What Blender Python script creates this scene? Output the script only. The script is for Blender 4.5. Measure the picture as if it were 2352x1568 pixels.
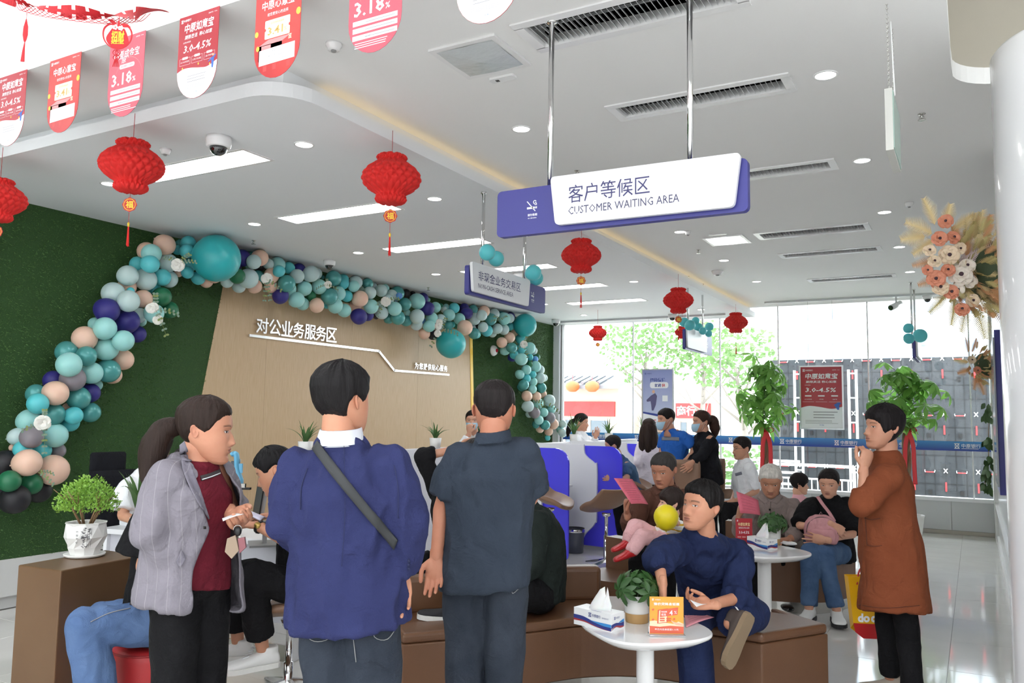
import bpy, bmesh, math, random
import numpy as np
from mathutils import Vector, Matrix, Quaternion, noise as mnoise
random.seed(7)
S = bpy.context.scene
COL = S.collection
for o in list(bpy.data.objects):
 bpy.data.objects.remove(o)
FPX, CX, CY, EYE = 1889.26, 1176.0, 784.0, 1.55
ROT = np.array([[0.872222, 0.031262, 0.48811], [0.488879, -0.086381, -0.868064], [0.015026, 0.995772, -0.090626]])
_q, _r = np.linalg.qr(ROT.T)
_q = _q * np.sign(np.diag(_r))
ROT = _q.T
cam_d = bpy.data.cameras.new('camera')
cam_d.sensor_width = 36.0
cam_d.lens = FPX / 2352.0 * 36.0
cam_d.clip_start = 0.05
cam_d.clip_end = 300
cam = bpy.data.objects.new('camera', cam_d)
COL.objects.link(cam)
_m = Matrix([list(r) for r in ROT]).to_4x4()
_m.translation = (0, 0, EYE)
cam.matrix_world = _m
S.camera = cam
S.view_settings.view_transform = 'Standard'
S.view_settings.look = 'None'
S.view_settings.gamma = 1.0
S.view_settings.use_curve_mapping = False
S.view_settings.exposure = 0.12
W = bpy.data.worlds.new('overcast_sky')
S.world = W
W.use_nodes = True
_bg = W.node_tree.nodes['Background']
_bg.inputs['Color'].default_value = (0.93, 0.97, 1.0, 1)
_bg.inputs['Strength'].default_value = 9.0
SKYLIGHT_E = 1.05
PANEL_E = 12.0
DOWN_E = 16.0
ORI = np.array([0.0, 0.0, EYE])
def _ray(x, y):
 return ROT @ np.array([(x - CX) / FPX, -(y - CY) / FPX, -1.0])
def A(x, y, t):
 return Vector(ORI + _ray(x, y) * t)
def onZ(x, y, z):
 d = _ray(x, y); return Vector(ORI + d * ((z - EYE) / d[2]))
def onY(x, y, Y):
 d = _ray(x, y); return Vector(ORI + d * (Y / d[1]))
def onX(x, y, X):
 d = _ray(x, y); return Vector(ORI + d * (X / d[0]))
CAM_R = Vector((0.8724, 0.4888, 0)).normalized()
CAM_B = Vector((0.4888, -0.8724, 0)).normalized()
UP = Vector((0, 0, 1))
def facing(az, el=0.0):
 a, e = math.radians(az), math.radians(el)
 h = CAM_R * math.sin(a) + CAM_B * math.cos(a)
 return (h * math.cos(e) + UP * math.sin(e)).normalized()
def lin(c):
 out = []
 for v in c[:3]:
  v = v / 255.0
  out.append(v / 12.92 if v <= 0.04045 else ((v + 0.055) / 1.055) ** 2.4)
 return (*out, 1.0)
MATS = {}
def M(name, rgb=(200, 200, 200), rough=0.5, metal=0.0, spec=0.5, bump=None, var=None, emit=0.0, trans=0.0, alpha=1.0,
  sheen=0.0, coat=0.0, sub=0.0, stretch=None, coord='Object'):
 if name in MATS:
  return MATS[name]
 m = bpy.data.materials.new(name)
 m.use_nodes = True
 nt = m.node_tree
 b = nt.nodes['Principled BSDF']
 c = lin(rgb)
 b.inputs['Base Color'].default_value = c
 b.inputs['Roughness'].default_value = rough
 b.inputs['Metallic'].default_value = metal
 b.inputs['Specular IOR Level'].default_value = spec
 if sheen: b.inputs['Sheen Weight'].default_value = sheen
 if coat: b.inputs['Coat Weight'].default_value = coat
 if trans: b.inputs['Transmission Weight'].default_value = trans
 if sub:
  b.inputs['Subsurface Weight'].default_value = sub
  b.inputs['Subsurface Radius'].default_value = (0.02, 0.008, 0.004)
 if alpha < 1: b.inputs['Alpha'].default_value = alpha
 if emit:
  b.inputs['Emission Color'].default_value = c
  b.inputs['Emission Strength'].default_value = emit
 if bump or var:
  tc = nt.nodes.new('ShaderNodeTexCoord')
  mp = nt.nodes.new('ShaderNodeMapping')
  if stretch: mp.inputs['Scale'].default_value = stretch
  nt.links.new(tc.outputs[coord], mp.inputs['Vector'])
 if var:
  n = nt.nodes.new('ShaderNodeTexNoise'); n.inputs['Scale'].default_value = var[0]; n.inputs['Detail'].default_value = 4
  nt.links.new(mp.outputs[0], n.inputs['Vector'])
  r = nt.nodes.new('ShaderNodeValToRGB')
  r.color_ramp.elements[0].position = 0.5 - 0.5 * var[2] * 0.5; r.color_ramp.elements[1].position = 0.5 + 0.25
  r.color_ramp.elements[0].color = c; r.color_ramp.elements[1].color = lin(var[1])
  nt.links.new(n.outputs['Fac'], r.inputs['Fac']); nt.links.new(r.outputs['Color'], b.inputs['Base Color'])
 if bump:
  n = nt.nodes.new('ShaderNodeTexNoise'); n.inputs['Scale'].default_value = bump[0]; n.inputs['Detail'].default_value = 3
  nt.links.new(mp.outputs[0], n.inputs['Vector'])
  bp = nt.nodes.new('ShaderNodeBump'); bp.inputs['Strength'].default_value = bump[1]; bp.inputs['Distance'].default_value = 0.01
  nt.links.new(n.outputs['Fac'], bp.inputs['Height']); nt.links.new(bp.outputs['Normal'], b.inputs['Normal'])
 MATS[name] = m
 return m
def thin(m, fac=.45):
 nt = m.node_tree; b = nt.nodes['Principled BSDF']; out = [n for n in nt.nodes if n.type == 'OUTPUT_MATERIAL'][0]
 tr = nt.nodes.new('ShaderNodeBsdfTranslucent'); mx = nt.nodes.new('ShaderNodeMixShader'); mx.inputs[0].default_value = fac
 lk = b.inputs['Base Color'].links
 if lk: nt.links.new(lk[0].from_socket, tr.inputs['Color'])
 else: tr.inputs['Color'].default_value = b.inputs['Base Color'].default_value
 nt.links.new(b.outputs[0], mx.inputs[1]); nt.links.new(tr.outputs[0], mx.inputs[2]); nt.links.new(mx.outputs[0], out.inputs['Surface'])
 return m
class MB:
 def __init__(s):
  s.v = []; s.f = []
 def add(s, vs, fs):
  k = len(s.v)
  s.v.extend([tuple(p) for p in vs]); s.f.extend([tuple(i + k for i in f) for f in fs])
  return s
 def box(s, c, h, X=None, Y=None, Z=None):
  c = Vector(c); X = X or Vector((1, 0, 0)); Y = Y or Vector((0, 1, 0)); Z = Z or Vector((0, 0, 1))
  vs = [c + X * (h[0] * a) + Y * (h[1] * b) + Z * (h[2] * d) for d in (-1, 1) for b in (-1, 1) for a in (-1, 1)]
  return s.add(vs, [(0, 2, 3, 1), (4, 5, 7, 6), (0, 1, 5, 4), (1, 3, 7, 5), (3, 2, 6, 7), (2, 0, 4, 6)])
 def aabb(s, lo, hi):
  c = [(a + b) / 2 for a, b in zip(lo, hi)]; h = [abs(b - a) / 2 for a, b in zip(lo, hi)]
  return s.box(c, h)
 def tube(s, pts, rad, n=12, side=None, cap=True, rnd=False):
  pts = [Vector(p) for p in pts]
  rad = [r if isinstance(r, (tuple, list)) else (r, r) for r in rad] if isinstance(rad, (list, tuple)) else [(rad, rad)] * len(pts)
  if rnd:
   d0 = (pts[0] - pts[1]).normalized(); d1 = (pts[-1] - pts[-2]).normalized()
   a, b = rad[0], rad[-1]; m0 = min(a); m1 = min(b)
   pts = [pts[0] + d0 * m0 * .95, pts[0] + d0 * m0 * .75] + pts + [pts[-1] + d1 * m1 * .75, pts[-1] + d1 * m1 * .95]
   rad = [(a[0] * .3, a[1] * .3), (a[0] * .66, a[1] * .66)] + list(rad) + [(b[0] * .66, b[1] * .66), (b[0] * .3, b[1] * .3)]
  N = len(pts); vs = []; prev = None
  for i in range(N):
   t = (pts[min(i + 1, N - 1)] - pts[max(i - 1, 0)])
   t = t.normalized() if t.length > 1e-9 else Vector((0, 0, 1))
   if side is not None:
    a = Vector(side[i]) if isinstance(side, list) else Vector(side)
   elif prev is not None:
    a = prev
   else:
    a = Vector((1, 0, 0)) if abs(t.x) < .8 else Vector((0, 1, 0))
   a = a - t * a.dot(t)
   a = a.normalized() if a.length > 1e-6 else t.orthogonal().normalized()
   prev = a; b = t.cross(a)
   for k in range(n):
    an = 2 * math.pi * k / n
    vs.append(pts[i] + a * (rad[i][0] * math.cos(an)) + b * (rad[i][1] * math.sin(an)))
  fs = [(i * n + k, i * n + (k + 1) % n, (i + 1) * n + (k + 1) % n, (i + 1) * n + k) for i in range(N - 1) for k in range(n)]
  if cap:
   fs.append(tuple(reversed(range(n)))); fs.append(tuple((N - 1) * n + k for k in range(n)))
  return s.add(vs, fs)
 def rings(s, rings, cap=True):
  n = len(rings[0]); vs = [p for r in rings for p in r]; N = len(rings)
  fs = [(i * n + k, i * n + (k + 1) % n, (i + 1) * n + (k + 1) % n, (i + 1) * n + k) for i in range(N - 1) for k in range(n)]
  if cap:
   fs.append(tuple(reversed(range(n)))); fs.append(tuple((N - 1) * n + k for k in range(n)))
  return s.add(vs, fs)
 def lathe(s, prof, n=24, c=(0, 0, 0), cap=True):
  c = Vector(c)
  return s.rings([[c + Vector((r * math.cos(2 * math.pi * k / n), r * math.sin(2 * math.pi * k / n), z)) for k in range(n)] for r, z in prof], cap)
 def ell(s, c, r, n=16, m=10, X=None, Y=None, Z=None):
  c = Vector(c); X = X or Vector((1, 0, 0)); Y = Y or Vector((0, 1, 0)); Z = Z or Vector((0, 0, 1))
  vs = [c - Z * r[2]]
  for i in range(1, m):
   ph = -math.pi / 2 + math.pi * i / m
   for k in range(n):
    th = 2 * math.pi * k / n
    vs.append(c + X * (r[0] * math.cos(ph) * math.cos(th)) + Y * (r[1] * math.cos(ph) * math.sin(th)) + Z * (r[2] * math.sin(ph)))
  vs.append(c + Z * r[2]); e = len(vs) - 1
  fs = [(0, 1 + (k + 1) % n, 1 + k) for k in range(n)]
  fs += [(1 + i * n + k, 1 + i * n + (k + 1) % n, 1 + (i + 1) * n + (k + 1) % n, 1 + (i + 1) * n + k) for i in range(m - 2) for k in range(n)]
  fs += [(e, e - n + k, e - n + (k + 1) % n) for k in range(n)]
  return s.add(vs, fs)
 def prism(s, poly, d):
  n = len(poly); d = Vector(d)
  vs = [Vector(p) for p in poly] + [Vector(p) + d for p in poly]
  return s.add(vs, [tuple(reversed(range(n))), tuple(range(n, 2 * n))] + [(i, (i + 1) % n, n + (i + 1) % n, n + i) for i in range(n)])
 def quad(s, a, b, c, d):
  return s.add([a, b, c, d], [(0, 1, 2, 3)])
 def mesh(s, name, smooth=False):
  m = bpy.data.meshes.new(name); m.from_pydata(s.v, [], s.f); m.validate()
  bm = bmesh.new(); bm.from_mesh(m); bmesh.ops.recalc_face_normals(bm, faces=bm.faces); bm.to_mesh(m); bm.free()
  if smooth: m.polygons.foreach_set('use_smooth', [True] * len(m.polygons))
  m.update()
  return m
 def build(s, name, mat=None, parent=None, smooth=False, bevel=0, at=None, seg=2, auto=None):
  m = s.mesh(name, smooth)
  if bevel:
   bm = bmesh.new(); bm.from_mesh(m)
   bmesh.ops.remove_doubles(bm, verts=bm.verts, dist=1e-6)
   es = [e for e in bm.edges if len(e.link_faces) == 2 and e.calc_face_angle(0) > .6]
   bmesh.ops.bevel(bm, geom=es, offset=bevel, segments=seg, affect='EDGES', profile=.5, clamp_overlap=True)
   bm.to_mesh(m); bm.free()
  o = bpy.data.objects.new(name, m); COL.objects.link(o)
  if mat: m.materials.append(mat)
  if parent: o.parent = parent; o.matrix_parent_inverse = parent.matrix_world.inverted()
  if at is not None: o.location = at
  if auto is not None: o.data.set_sharp_from_angle(angle=math.radians(auto))
  return o
def obj(name, mesh, parent=None, mat=None, mw=None):
 o = bpy.data.objects.new(name, mesh); COL.objects.link(o)
 if mat and not mesh.materials: mesh.materials.append(mat)
 if parent: o.parent = parent
 if mw is not None: o.matrix_local = mw
 return o
def tag(o, label=None, cat=None, group=None, kind=None):
 if label: o['label'] = label
 if cat: o['category'] = cat
 if group: o['group'] = group
 if kind: o['kind'] = kind
 return o
def thing(name, label, cat, loc=(0, 0, 0), rz=0.0, group=None, mw=None):
 o = bpy.data.objects.new(name, None); COL.objects.link(o)
 o.empty_display_size = .1
 if mw is not None: o.matrix_world = mw
 else: o.matrix_world = Matrix.Translation(Vector(loc)) @ Matrix.Rotation(rz, 4, 'Z')
 return tag(o, label, cat, group)
def struct(o):
 o['kind'] = 'structure'; return o
def copy_tree(o, parent=None):
 c = o.copy(); COL.objects.link(c); c.parent = parent
 for ch in list(o.children): copy_tree(ch, c)
 return c
def basis(origin, X, Y, Z=None):
 X = Vector(X).normalized(); Y = Vector(Y); Y = (Y - X * Y.dot(X)).normalized(); Z = X.cross(Y)
 m = Matrix((X, Y, Z)).transposed().to_4x4(); m.translation = Vector(origin)
 return m
SCRATCH = bpy.data.scenes.new('scratch')
def evaluated_mesh(o):
 SCRATCH.collection.objects.link(o)
 with bpy.context.temp_override(scene=SCRATCH, view_layer=SCRATCH.view_layers[0]):
  dg = bpy.context.evaluated_depsgraph_get()
  dg.update()
  m = bpy.data.meshes.new_from_object(o.evaluated_get(dg))
 return m
TXT = {}
def text_mesh(body, bold=0.0, res=2):
 k = (body, bold, res)
 if k in TXT: return TXT[k]
 c = bpy.data.curves.new('lettering', 'FONT'); c.body = body; c.size = 1; c.resolution_u = res; c.offset = bold
 o = bpy.data.objects.new('lettering', c)
 m = evaluated_mesh(o)
 bpy.data.objects.remove(o); bpy.data.curves.remove(c)
 n = len(m.vertices); co = np.empty(n * 3); m.vertices.foreach_get('co', co); co = co.reshape(-1, 3)
 lo, hi = co.min(0), co.max(0)
 TXT[k] = (co - np.array([lo[0], lo[1], 0]), [tuple(p.vertices) for p in m.polygons], hi - lo)
 bpy.data.meshes.remove(m)
 return TXT[k]
def lettering(parent, body, mat, x, y, w=None, h=None, bold=0.0, z=0.002, thick=0.0, align='l', name='lettering', slant=0.0, res=1, anchor=None, extra=None):
 co, fs, dim = text_mesh(body, bold, res)
 sy = (h / dim[1]) if h else (w / dim[0])
 sx = (w / dim[0]) if w else sy
 W_ = dim[0] * sx
 x0 = x - (W_ / 2 if align == 'c' else W_ if align == 'r' else 0)
 P = np.empty_like(co)
 P[:, 0] = co[:, 0] * sx + x0 + co[:, 1] * sy * slant; P[:, 1] = co[:, 1] * sy + y; P[:, 2] = z
 if thick:
  n = len(P)
  Q = P.copy(); Q[:, 2] = z + thick
  F = [tuple(reversed(f)) for f in fs] + [tuple(i + n for i in f) for f in fs]
  cnt = {}
  for f in fs:
   for a, b in zip(f, f[1:] + f[:1]): cnt[(a, b)] = 1
  for (a, b) in cnt:
   if (b, a) not in cnt: F.append((a, b, b + n, a + n))
  P = np.vstack([P, Q]); fs = F
 m = bpy.data.meshes.new(name); m.from_pydata([tuple(p) for p in P], [], fs)
 m.materials.append(mat)
 o = bpy.data.objects.new(name, m); COL.objects.link(o)
 if parent: o.parent = parent
 return o
def flat(parent, name, poly, mat, z, thick=0.0006):
 b = MB()
 b.prism([Vector((p[0], p[1], z)) for p in poly], (0, 0, thick))
 m = b.mesh(name); m.materials.append(mat)
 return obj(name, m, parent)
def rect(x0, y0, x1, y1):
 return [(x0, y0), (x1, y0), (x1, y1), (x0, y1)]
def rrect(x0, y0, x1, y1, r, n=5):
 out = []
 for cx, cy, a0 in ((x1 - r, y0 + r, -90), (x1 - r, y1 - r, 0), (x0 + r, y1 - r, 90), (x0 + r, y0 + r, 180)):
  for k in range(n + 1):
   a = math.radians(a0 + 90 * k / n); out.append((cx + r * math.cos(a), cy + r * math.sin(a)))
 return out
def smooth_poly(pts, n=6, closed=True):
 P = [Vector(p) for p in pts]; N = len(P); out = []
 rng = range(N) if closed else range(N - 1)
 for i in rng:
  p0 = P[(i - 1) % N] if closed or i > 0 else P[i]; p1 = P[i]; p2 = P[(i + 1) % N]
  p3 = P[(i + 2) % N] if closed or i + 2 < N else p2
  for k in range(n):
   t = k / n
   out.append(.5 * ((2 * p1) + (p2 - p0) * t + (2 * p0 - 5 * p1 + 4 * p2 - p3) * t * t + (3 * p1 - p0 - 3 * p2 + p3) * t ** 3))
 if not closed: out.append(P[-1])
 return out
# ================================================================ the setting
ZM, ZL, XW, YW = 3.35, 3.20, -6.60, 13.30
m_ceil = M('ceiling_paint', (238, 238, 237), .75, bump=(60, .02))
m_soff = M('soffit_paint', (234, 236, 238), .7, bump=(60, .02))
m_white = M('white_gloss', (236, 236, 236), .25)
m_wmatt = M('white_matt', (232, 232, 232), .6)
m_steel = M('brushed_steel', (190, 188, 184), .22, 1.0)
m_chrome = M('chrome', (215, 215, 215), .08, 1.0)
m_dark = M('dark_cavity', (40, 42, 45), .8)
m_black = M('black_plastic', (22, 22, 24), .4)
m_grey = M('grey_plastic', (150, 150, 150), .5)
m_joint = M('floor_joint', (120, 118, 114), .6)
m_tile = M('polished_tile', (214, 212, 208), .07, spec=.6, var=(3.0, (222, 220, 216), .8), coord='Object')
fl = struct(MB().aabb((-8, -5, -.10), (5, YW, -.004)).build('floor', m_joint))
tb = MB().box((0, 0, -.0125), (.399, .399, .0125))
tm = tb.mesh('tile'); tm.materials.append(m_tile)
bm = bmesh.new(); bm.from_mesh(tm)
bmesh.ops.bevel(bm, geom=[e for e in bm.edges], offset=.0015, segments=1, affect='EDGES'); bm.to_mesh(tm); bm.free()
for i in range(13):
 for j in range(15):
  x, y = -6.2 + .8 * i, 1.62 + .8 * j
  if y + .4 > YW: continue
  obj('tile', tm, fl, mw=Matrix.Translation((x, y, 0)))
big = MB()
for i in range(13):
 for j in range(8):
  x, y = -6.2 + .8 * i, .82 - .8 * j
  big.box((x, y, -.0125), (.399, .399, .0125))
tag(big.build('floor_tiles_near_entrance', m_tile, fl), kind='stuff')
GR = [(3.21, 3.44), (4.33, 4.505), (5.92, 6.09), (8.0, 8.23), (9.12, 9.30), (10.93, 11.11)]
HX0, HX1 = -1.775, -.835
b = MB()
T = .09
b.aabb((-6.8, 2.42, ZM), (HX0, 13.5, ZM + T))
y0 = 2.42
for a, c in GR:
 b.aabb((HX0, y0, ZM), (HX1, a, ZM + T)); y0 = c
b.aabb((HX0, y0, ZM), (HX1, 13.5, ZM + T))
arc = [(-.05, 4.55)] + [(.25 - .30 * math.cos(math.radians(a)), 4.68 + .27 * math.sin(math.radians(a))) for a in range(10, 91, 10)]
poly = [(HX1, 2.42), (-.05, 2.42)] + arc + [(4, 4.95), (4, 13.5), (HX1, 13.5)]
b.prism([Vector((x, y, ZM)) for x, y in poly], (0, 0, T))
ceil = struct(b.build('ceiling', m_ceil))
m_cav = M('cavity_paint', (196, 190, 176), .6)
b = MB()
b.aabb((-.45, 2.42, ZM + .75), (4, 5.5, ZM + .8)); b.aabb((-.45, 2.3, ZM + T), (-.40, 5.5, ZM + .75)); b.aabb((-.4, 5.32, ZM + T), (4, 5.37, ZM + .75))
struct(b.build('ceiling_column_cavity', m_cav))
def soffit_outline(inset):
 x1, y0_, r = -3.03 - inset, 2.96 + inset, .27
 pts = [(-6.8, y0_)]
 for k in range(9):
  a = math.radians(-90 + 90 * k / 8)
  pts.append((x1 - r + r * math.cos(a), y0_ + r + r * math.sin(a)))
 return pts + [(x1, 13.5), (-6.8, 13.5)]
b = MB(); b.prism([Vector((x, y, ZL)) for x, y in soffit_outline(0)], (0, 0, .075))
sof = struct(b.build('ceiling_soffit', m_soff))
b = MB(); pts = [(-6.8, 3.04), (-3.11, 3.04), (-3.11, 13.5), (-6.8, 13.5)]
b.prism([Vector((x, y, ZL + .06)) for x, y in pts], (0, 0, ZM - ZL - .055))
struct(b.build('trim_1', m_cav if False else m_soff))
m_cove = M('cove_strip', (255, 224, 160), .5, emit=1.1)
b = MB(); b.aabb((-3.10, 3.3, ZL + .077), (-3.075, 13.2, ZL + .085))
cv = b.build('cove_light', m_cove); tag(cv, 'warm light strip hidden on the lip of the lower soffit', 'light strip')
m_lum = M('luminous_panel', (250, 252, 255), .6, emit=SKYLIGHT_E)
b = MB(); b.aabb((-8, 2.42, ZM + T), (4, 2.52, ZM + .32))
fas = struct(b.build('trim_2', m_white))
sky = thing('luminous_ceiling', 'bright luminous ceiling of white panels between grey bars over the entrance', 'light', (-3, 1, 3.62))
xs = [onZ(31, 133, 3.60).x, onZ(380, 10, 3.60).x]
px_ = abs(xs[1] - xs[0])
edges = [xs[0] + px_ * k for k in range(-4, 7)]
for i in range(len(edges) - 1):
 for (ya, yb) in ((-3.4, -.55), (-.45, 2.42)):
  bb = MB(); bb.aabb((edges[i] + .06, ya, 3.60), (edges[i + 1] - .06, yb, 3.615))
  bb.build('light_panel', m_lum, sky)
for e in edges:
 bb = MB(); bb.aabb((e - .06, -3.4, 3.57), (e + .06, 2.42, 3.64)); bb.build('bar', m_wmatt, sky)
bb = MB(); bb.aabb((edges[0], -.55, 3.57), (edges[-1], -.45, 3.64)); bb.build('bar', m_wmatt, sky)
m_grass = M('artificial_turf', (38, 70, 34), .85, bump=(260, 1.0), var=(140, (64, 104, 48), .9))
m_grass2 = m_grass
m_skirt = M('skirting_paint', (206, 206, 204), .35)
XP = XW - .16
crL, crR = [(4.98, 1.0), (5.19, 3.05)], [(11.60, 1.0), (11.86, 3.05)]
paL, paR = [(5.56, 1.0), (5.90, 2.92)], [(10.88, 1.0), (10.74, 2.92)]
def lerp(p, q, z):
 return p[0] + (q[0] - p[0]) * (z - p[1]) / (q[1] - p[1])
ZG = .385
L0, L1 = lerp(*crL, ZG), lerp(*crL, 3.05); R0, R1 = lerp(*crR, ZG), lerp(*crR, 3.05)
A0, A1 = lerp(*paL, ZG), lerp(*paL, 2.92); B0, B1 = lerp(*paR, ZG), lerp(*paR, 2.92)
wall_l = struct(MB().aabb((XW - .32, -4, 0), (XW - .17, YW + .1, 3.4)).build('wall_left', m_skirt))
def V3(x, y, z): return Vector((x, y, z))
turf = MB()
turf.add([V3(XW, -4, ZG), V3(XW, L0, ZG), V3(XW, L1, 3.05), V3(XW, L1, ZL + .02), V3(XW, -4, ZL + .02)], [(0, 1, 2, 3, 4)])
turf.add([V3(XW, R0, ZG), V3(XW, YW, ZG), V3(XW, YW, ZL + .02), V3(XW, R1, ZL + .02), V3(XW, R1, 3.05)], [(0, 1, 2, 3, 4)])
turf.add([V3(XW, L1, 3.05), V3(XW, R1, 3.05), V3(XW, R1, ZL + .02), V3(XW, L1, ZL + .02)], [(0, 1, 2, 3)])
turf.add([V3(XW, L0, ZG), V3(XP, A0, ZG), V3(XP, A1, 2.92), V3(XW, L1, 3.05)], [(0, 1, 2, 3)])
turf.add([V3(XP, B0, ZG), V3(XW, R0, ZG), V3(XW, R1, 3.05), V3(XP, B1, 2.92)], [(0, 1, 2, 3)])
turf.add([V3(XP, A1, 2.92), V3(XP, B1, 2.92), V3(XW, R1, 3.05), V3(XW, L1, 3.05)], [(0, 1, 2, 3)])
struct(turf.build('wall_left_turf', m_grass))
wl_sk = MB(); wl_sk.aabb((XW - .18, -4, .10), (XW + .005, YW, ZG)); wl_sk.aabb((XW - .18, -4, 0), (XW - .04, YW, .10))
struct(wl_sk.build('baseboard_left', m_skirt))
rs = np.random.RandomState(3)
bl = MB(); nb = 70000
yy = rs.uniform(3.0, YW - .02, nb); zz = rs.uniform(ZG, ZL, nb)
vs = [];
dirs = rs.normal(0, 1, (nb, 3))
for k in range(nb):
 y, z = yy[k], zz[k]
 zl = min(z, 2.92)
 a0 = lerp(*crL, min(z, 3.05)); a1 = lerp(*paL, zl); b0 = lerp(*paR, zl); b1 = lerp(*crR, min(z, 3.05))
 if z > 2.95: x = XW
 elif y < a0 or y > b1: x = XW
 elif y < a1: x = XW + (XP - XW) * (y - a0) / (a1 - a0)
 elif y > b0: x = XP + (XW - XP) * (y - b0) / (b1 - b0)
 else: continue
 d = dirs[k]; h = .018
 tip = (x + .012 + .006 * abs(d[0]), y + d[1] * .010, z - .004 + d[2] * .010)
 sy = d[2] * .0022 + .0015
 i = len(vs)
 vs += [(x, y - sy, z - .003), (x, y + sy, z + .003), tip]
bl.v = vs; bl.f = [(3 * i, 3 * i + 1, 3 * i + 2) for i in range(len(vs) // 3)]
gm = bpy.data.meshes.new('turf_blades'); gm.from_pydata(bl.v, [], bl.f)
gm.materials.append(M('turf_blade', (58, 98, 44), .7, var=(40, (96, 132, 70), .8)))
tag(obj('turf_blades', gm), 'short green artificial turf blades covering the service-side wall', 'turf', kind='stuff')
m_wood = M('pale_oak', (206, 178, 142), .45, stretch=(1, 60, 3), var=(2.2, (190, 160, 122), 1.0))
wp = thing('wood_panel', 'pale oak panel set into the green turf wall behind the balloon arch', 'panel', (XP, 8.2, 1.6))
cuts = [A0 - .3] + [A1 + .62 + (B1 - A1 - .6) * k / 3 for k in range(3)] + [B0 + .3]
for i in range(4):
 ya, yb = cuts[i] + .0015, cuts[i + 1] - .0015
 poly = []
 for (y, z) in ((ya, ZG), (yb, ZG), (yb, 2.92), (ya, 2.92)):
  y = max(y, lerp(*paL, z)); y = min(y, lerp(*paR, z)); poly.append(V3(XP + .004, y, z))
 MB().prism(poly, (-.02, 0, 0)).build('board', m_wood, wp)
m_gold = M('gold_edge', (236, 196, 70), .4, emit=.12)
MB().add([V3(XP + .012, B0 - .07, ZG), V3(XP + .012, B0, ZG), V3(XP + .012, B1, 2.92), V3(XP + .012, B1 - .07, 2.92)] +
   [V3(XP, B0 - .07, ZG), V3(XP, B0, ZG), V3(XP, B1, 2.92), V3(XP, B1 - .07, 2.92)],
   [(0, 1, 2, 3), (4, 7, 6, 5), (0, 4, 5, 1), (1, 5, 6, 2), (2, 6, 7, 3), (3, 7, 4, 0)]).build('gold_edge', m_gold, wp)
m_let = M('mirror_letter', (235, 235, 235), .22, .75)
sg = thing('wall_lettering', 'raised silver lettering above a bent silver line on the oak panel', 'sign', mw=basis((XP + .006, 6.26, 2.37), (0, 1, 0), (0, 0, 1)))
for i, ch in enumerate('对公业务服务区'):
 lettering(sg, ch, m_let, .075 + i * .184, .035, h=.175, bold=.012, z=.012, thick=.018, name='letter')
ln = [(0, 0), (2.19, 0), (2.53, -.235), (3.84, -.225)]
bb = MB()
for (x0, y0), (x1, y1) in zip(ln, ln[1:]):
 d = Vector((x1 - x0, y1 - y0, 0)).normalized(); n_ = Vector((-d.y, d.x, 0))
 bb.box(((x0 + x1) / 2, (y0 + y1) / 2, .012), (math.hypot(x1 - x0, y1 - y0) / 2 + .008, .014, .010), d, n_, V3(0, 0, 1))
lm = bb.mesh('underline'); lm.materials.append(m_let); obj('underline', lm, sg)
s2 = thing('wall_lettering_small', 'small raised silver lettering at the far end of the silver line', 'sign', mw=basis((XP + .006, 9.25, 2.185), (0, 1, 0), (0, 0, 1)))
for i, ch in enumerate('为您提供贴心服务'):
 lettering(s2, ch, m_let, i * .102, 0, h=.088, bold=.01, z=.008, thick=.012, name='letter')
m_frame = M('window_frame_white', (238, 240, 242), .35)
m_kerb = M('kerb_panel', (206, 209, 210), .3)
m_glass = M('window_glass', (255, 255, 255), 0.0, trans=1.0, spec=.3)
def glass_mat():
 m = bpy.data.materials.new('clear_pane'); m.use_nodes = True; nt = m.node_tree
 for n in list(nt.nodes): nt.nodes.remove(n)
 out = nt.nodes.new('ShaderNodeOutputMaterial'); mix = nt.nodes.new('ShaderNodeMixShader')
 tr = nt.nodes.new('ShaderNodeBsdfTransparent'); gl = nt.nodes.new('ShaderNodeBsdfGlossy'); fr = nt.nodes.new('ShaderNodeFresnel')
 gl.inputs['Roughness'].default_value = .02; tr.inputs['Color'].default_value = (.97, .985, .98, 1); fr.inputs['IOR'].default_value = 1.3
 nt.links.new(fr.outputs[0], mix.inputs[0]); nt.links.new(tr.outputs[0], mix.inputs[1]); nt.links.new(gl.outputs[0], mix.inputs[2])
 nt.links.new(mix.outputs[0], out.inputs['Surface'])
 return m
m_pane = glass_mat()
kb = struct(MB().aabb((-6.62, YW - .02, 0), (.35, YW + .25, .455)).build('wall_window_kerb', M('kerb_core', (180, 180, 178), .5)))
kx = [-6.6, -5.5, -4.4, -3.3, -2.2, -1.1, -.33, .22]
for i in range(len(kx) - 1):
 MB().aabb((kx[i] + .003, YW - .035, .055), (kx[i + 1] - .003, YW - .018, .455)).build('panel', m_kerb, kb)
MB().aabb((-6.6, YW - .05, 0), (.22, YW - .018, .05)).build('baseboard', M('stone_base', (186, 180, 168), .4), kb)
win = struct(bpy.data.objects.new('window_1', None)); COL.objects.link(win); win.location = (-3, YW, 1.8)
bpy.context.view_layer.update()
sx = [-6.52, -5.1, -3.6, -2.675, -1.37, -.045, .22]
for i in range(len(sx) - 1):
 MB().aabb((sx[i] + .008, YW + .04, .50), (sx[i + 1] - .008, YW + .05, 3.42)).build('pane', m_pane, win)
for i, x in enumerate(sx[1:-1]):
 MB().aabb((x - .010, YW + .03, .5), (x + .010, YW + .055, 3.42)).build('joint', m_frame, win)
MB().aabb((-6.62, YW - .06, .455), (.24, YW + .16, .50)).build('sill', m_frame, win)
MB().aabb((-6.60, YW - .04, .5), (-6.49, YW + .10, 3.42)).build('jamb', m_frame, win)
MB().aabb((-6.46, YW - .03, .5), (-6.43, YW + .08, 3.42)).build('jamb_strip', m_grey, win)
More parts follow.
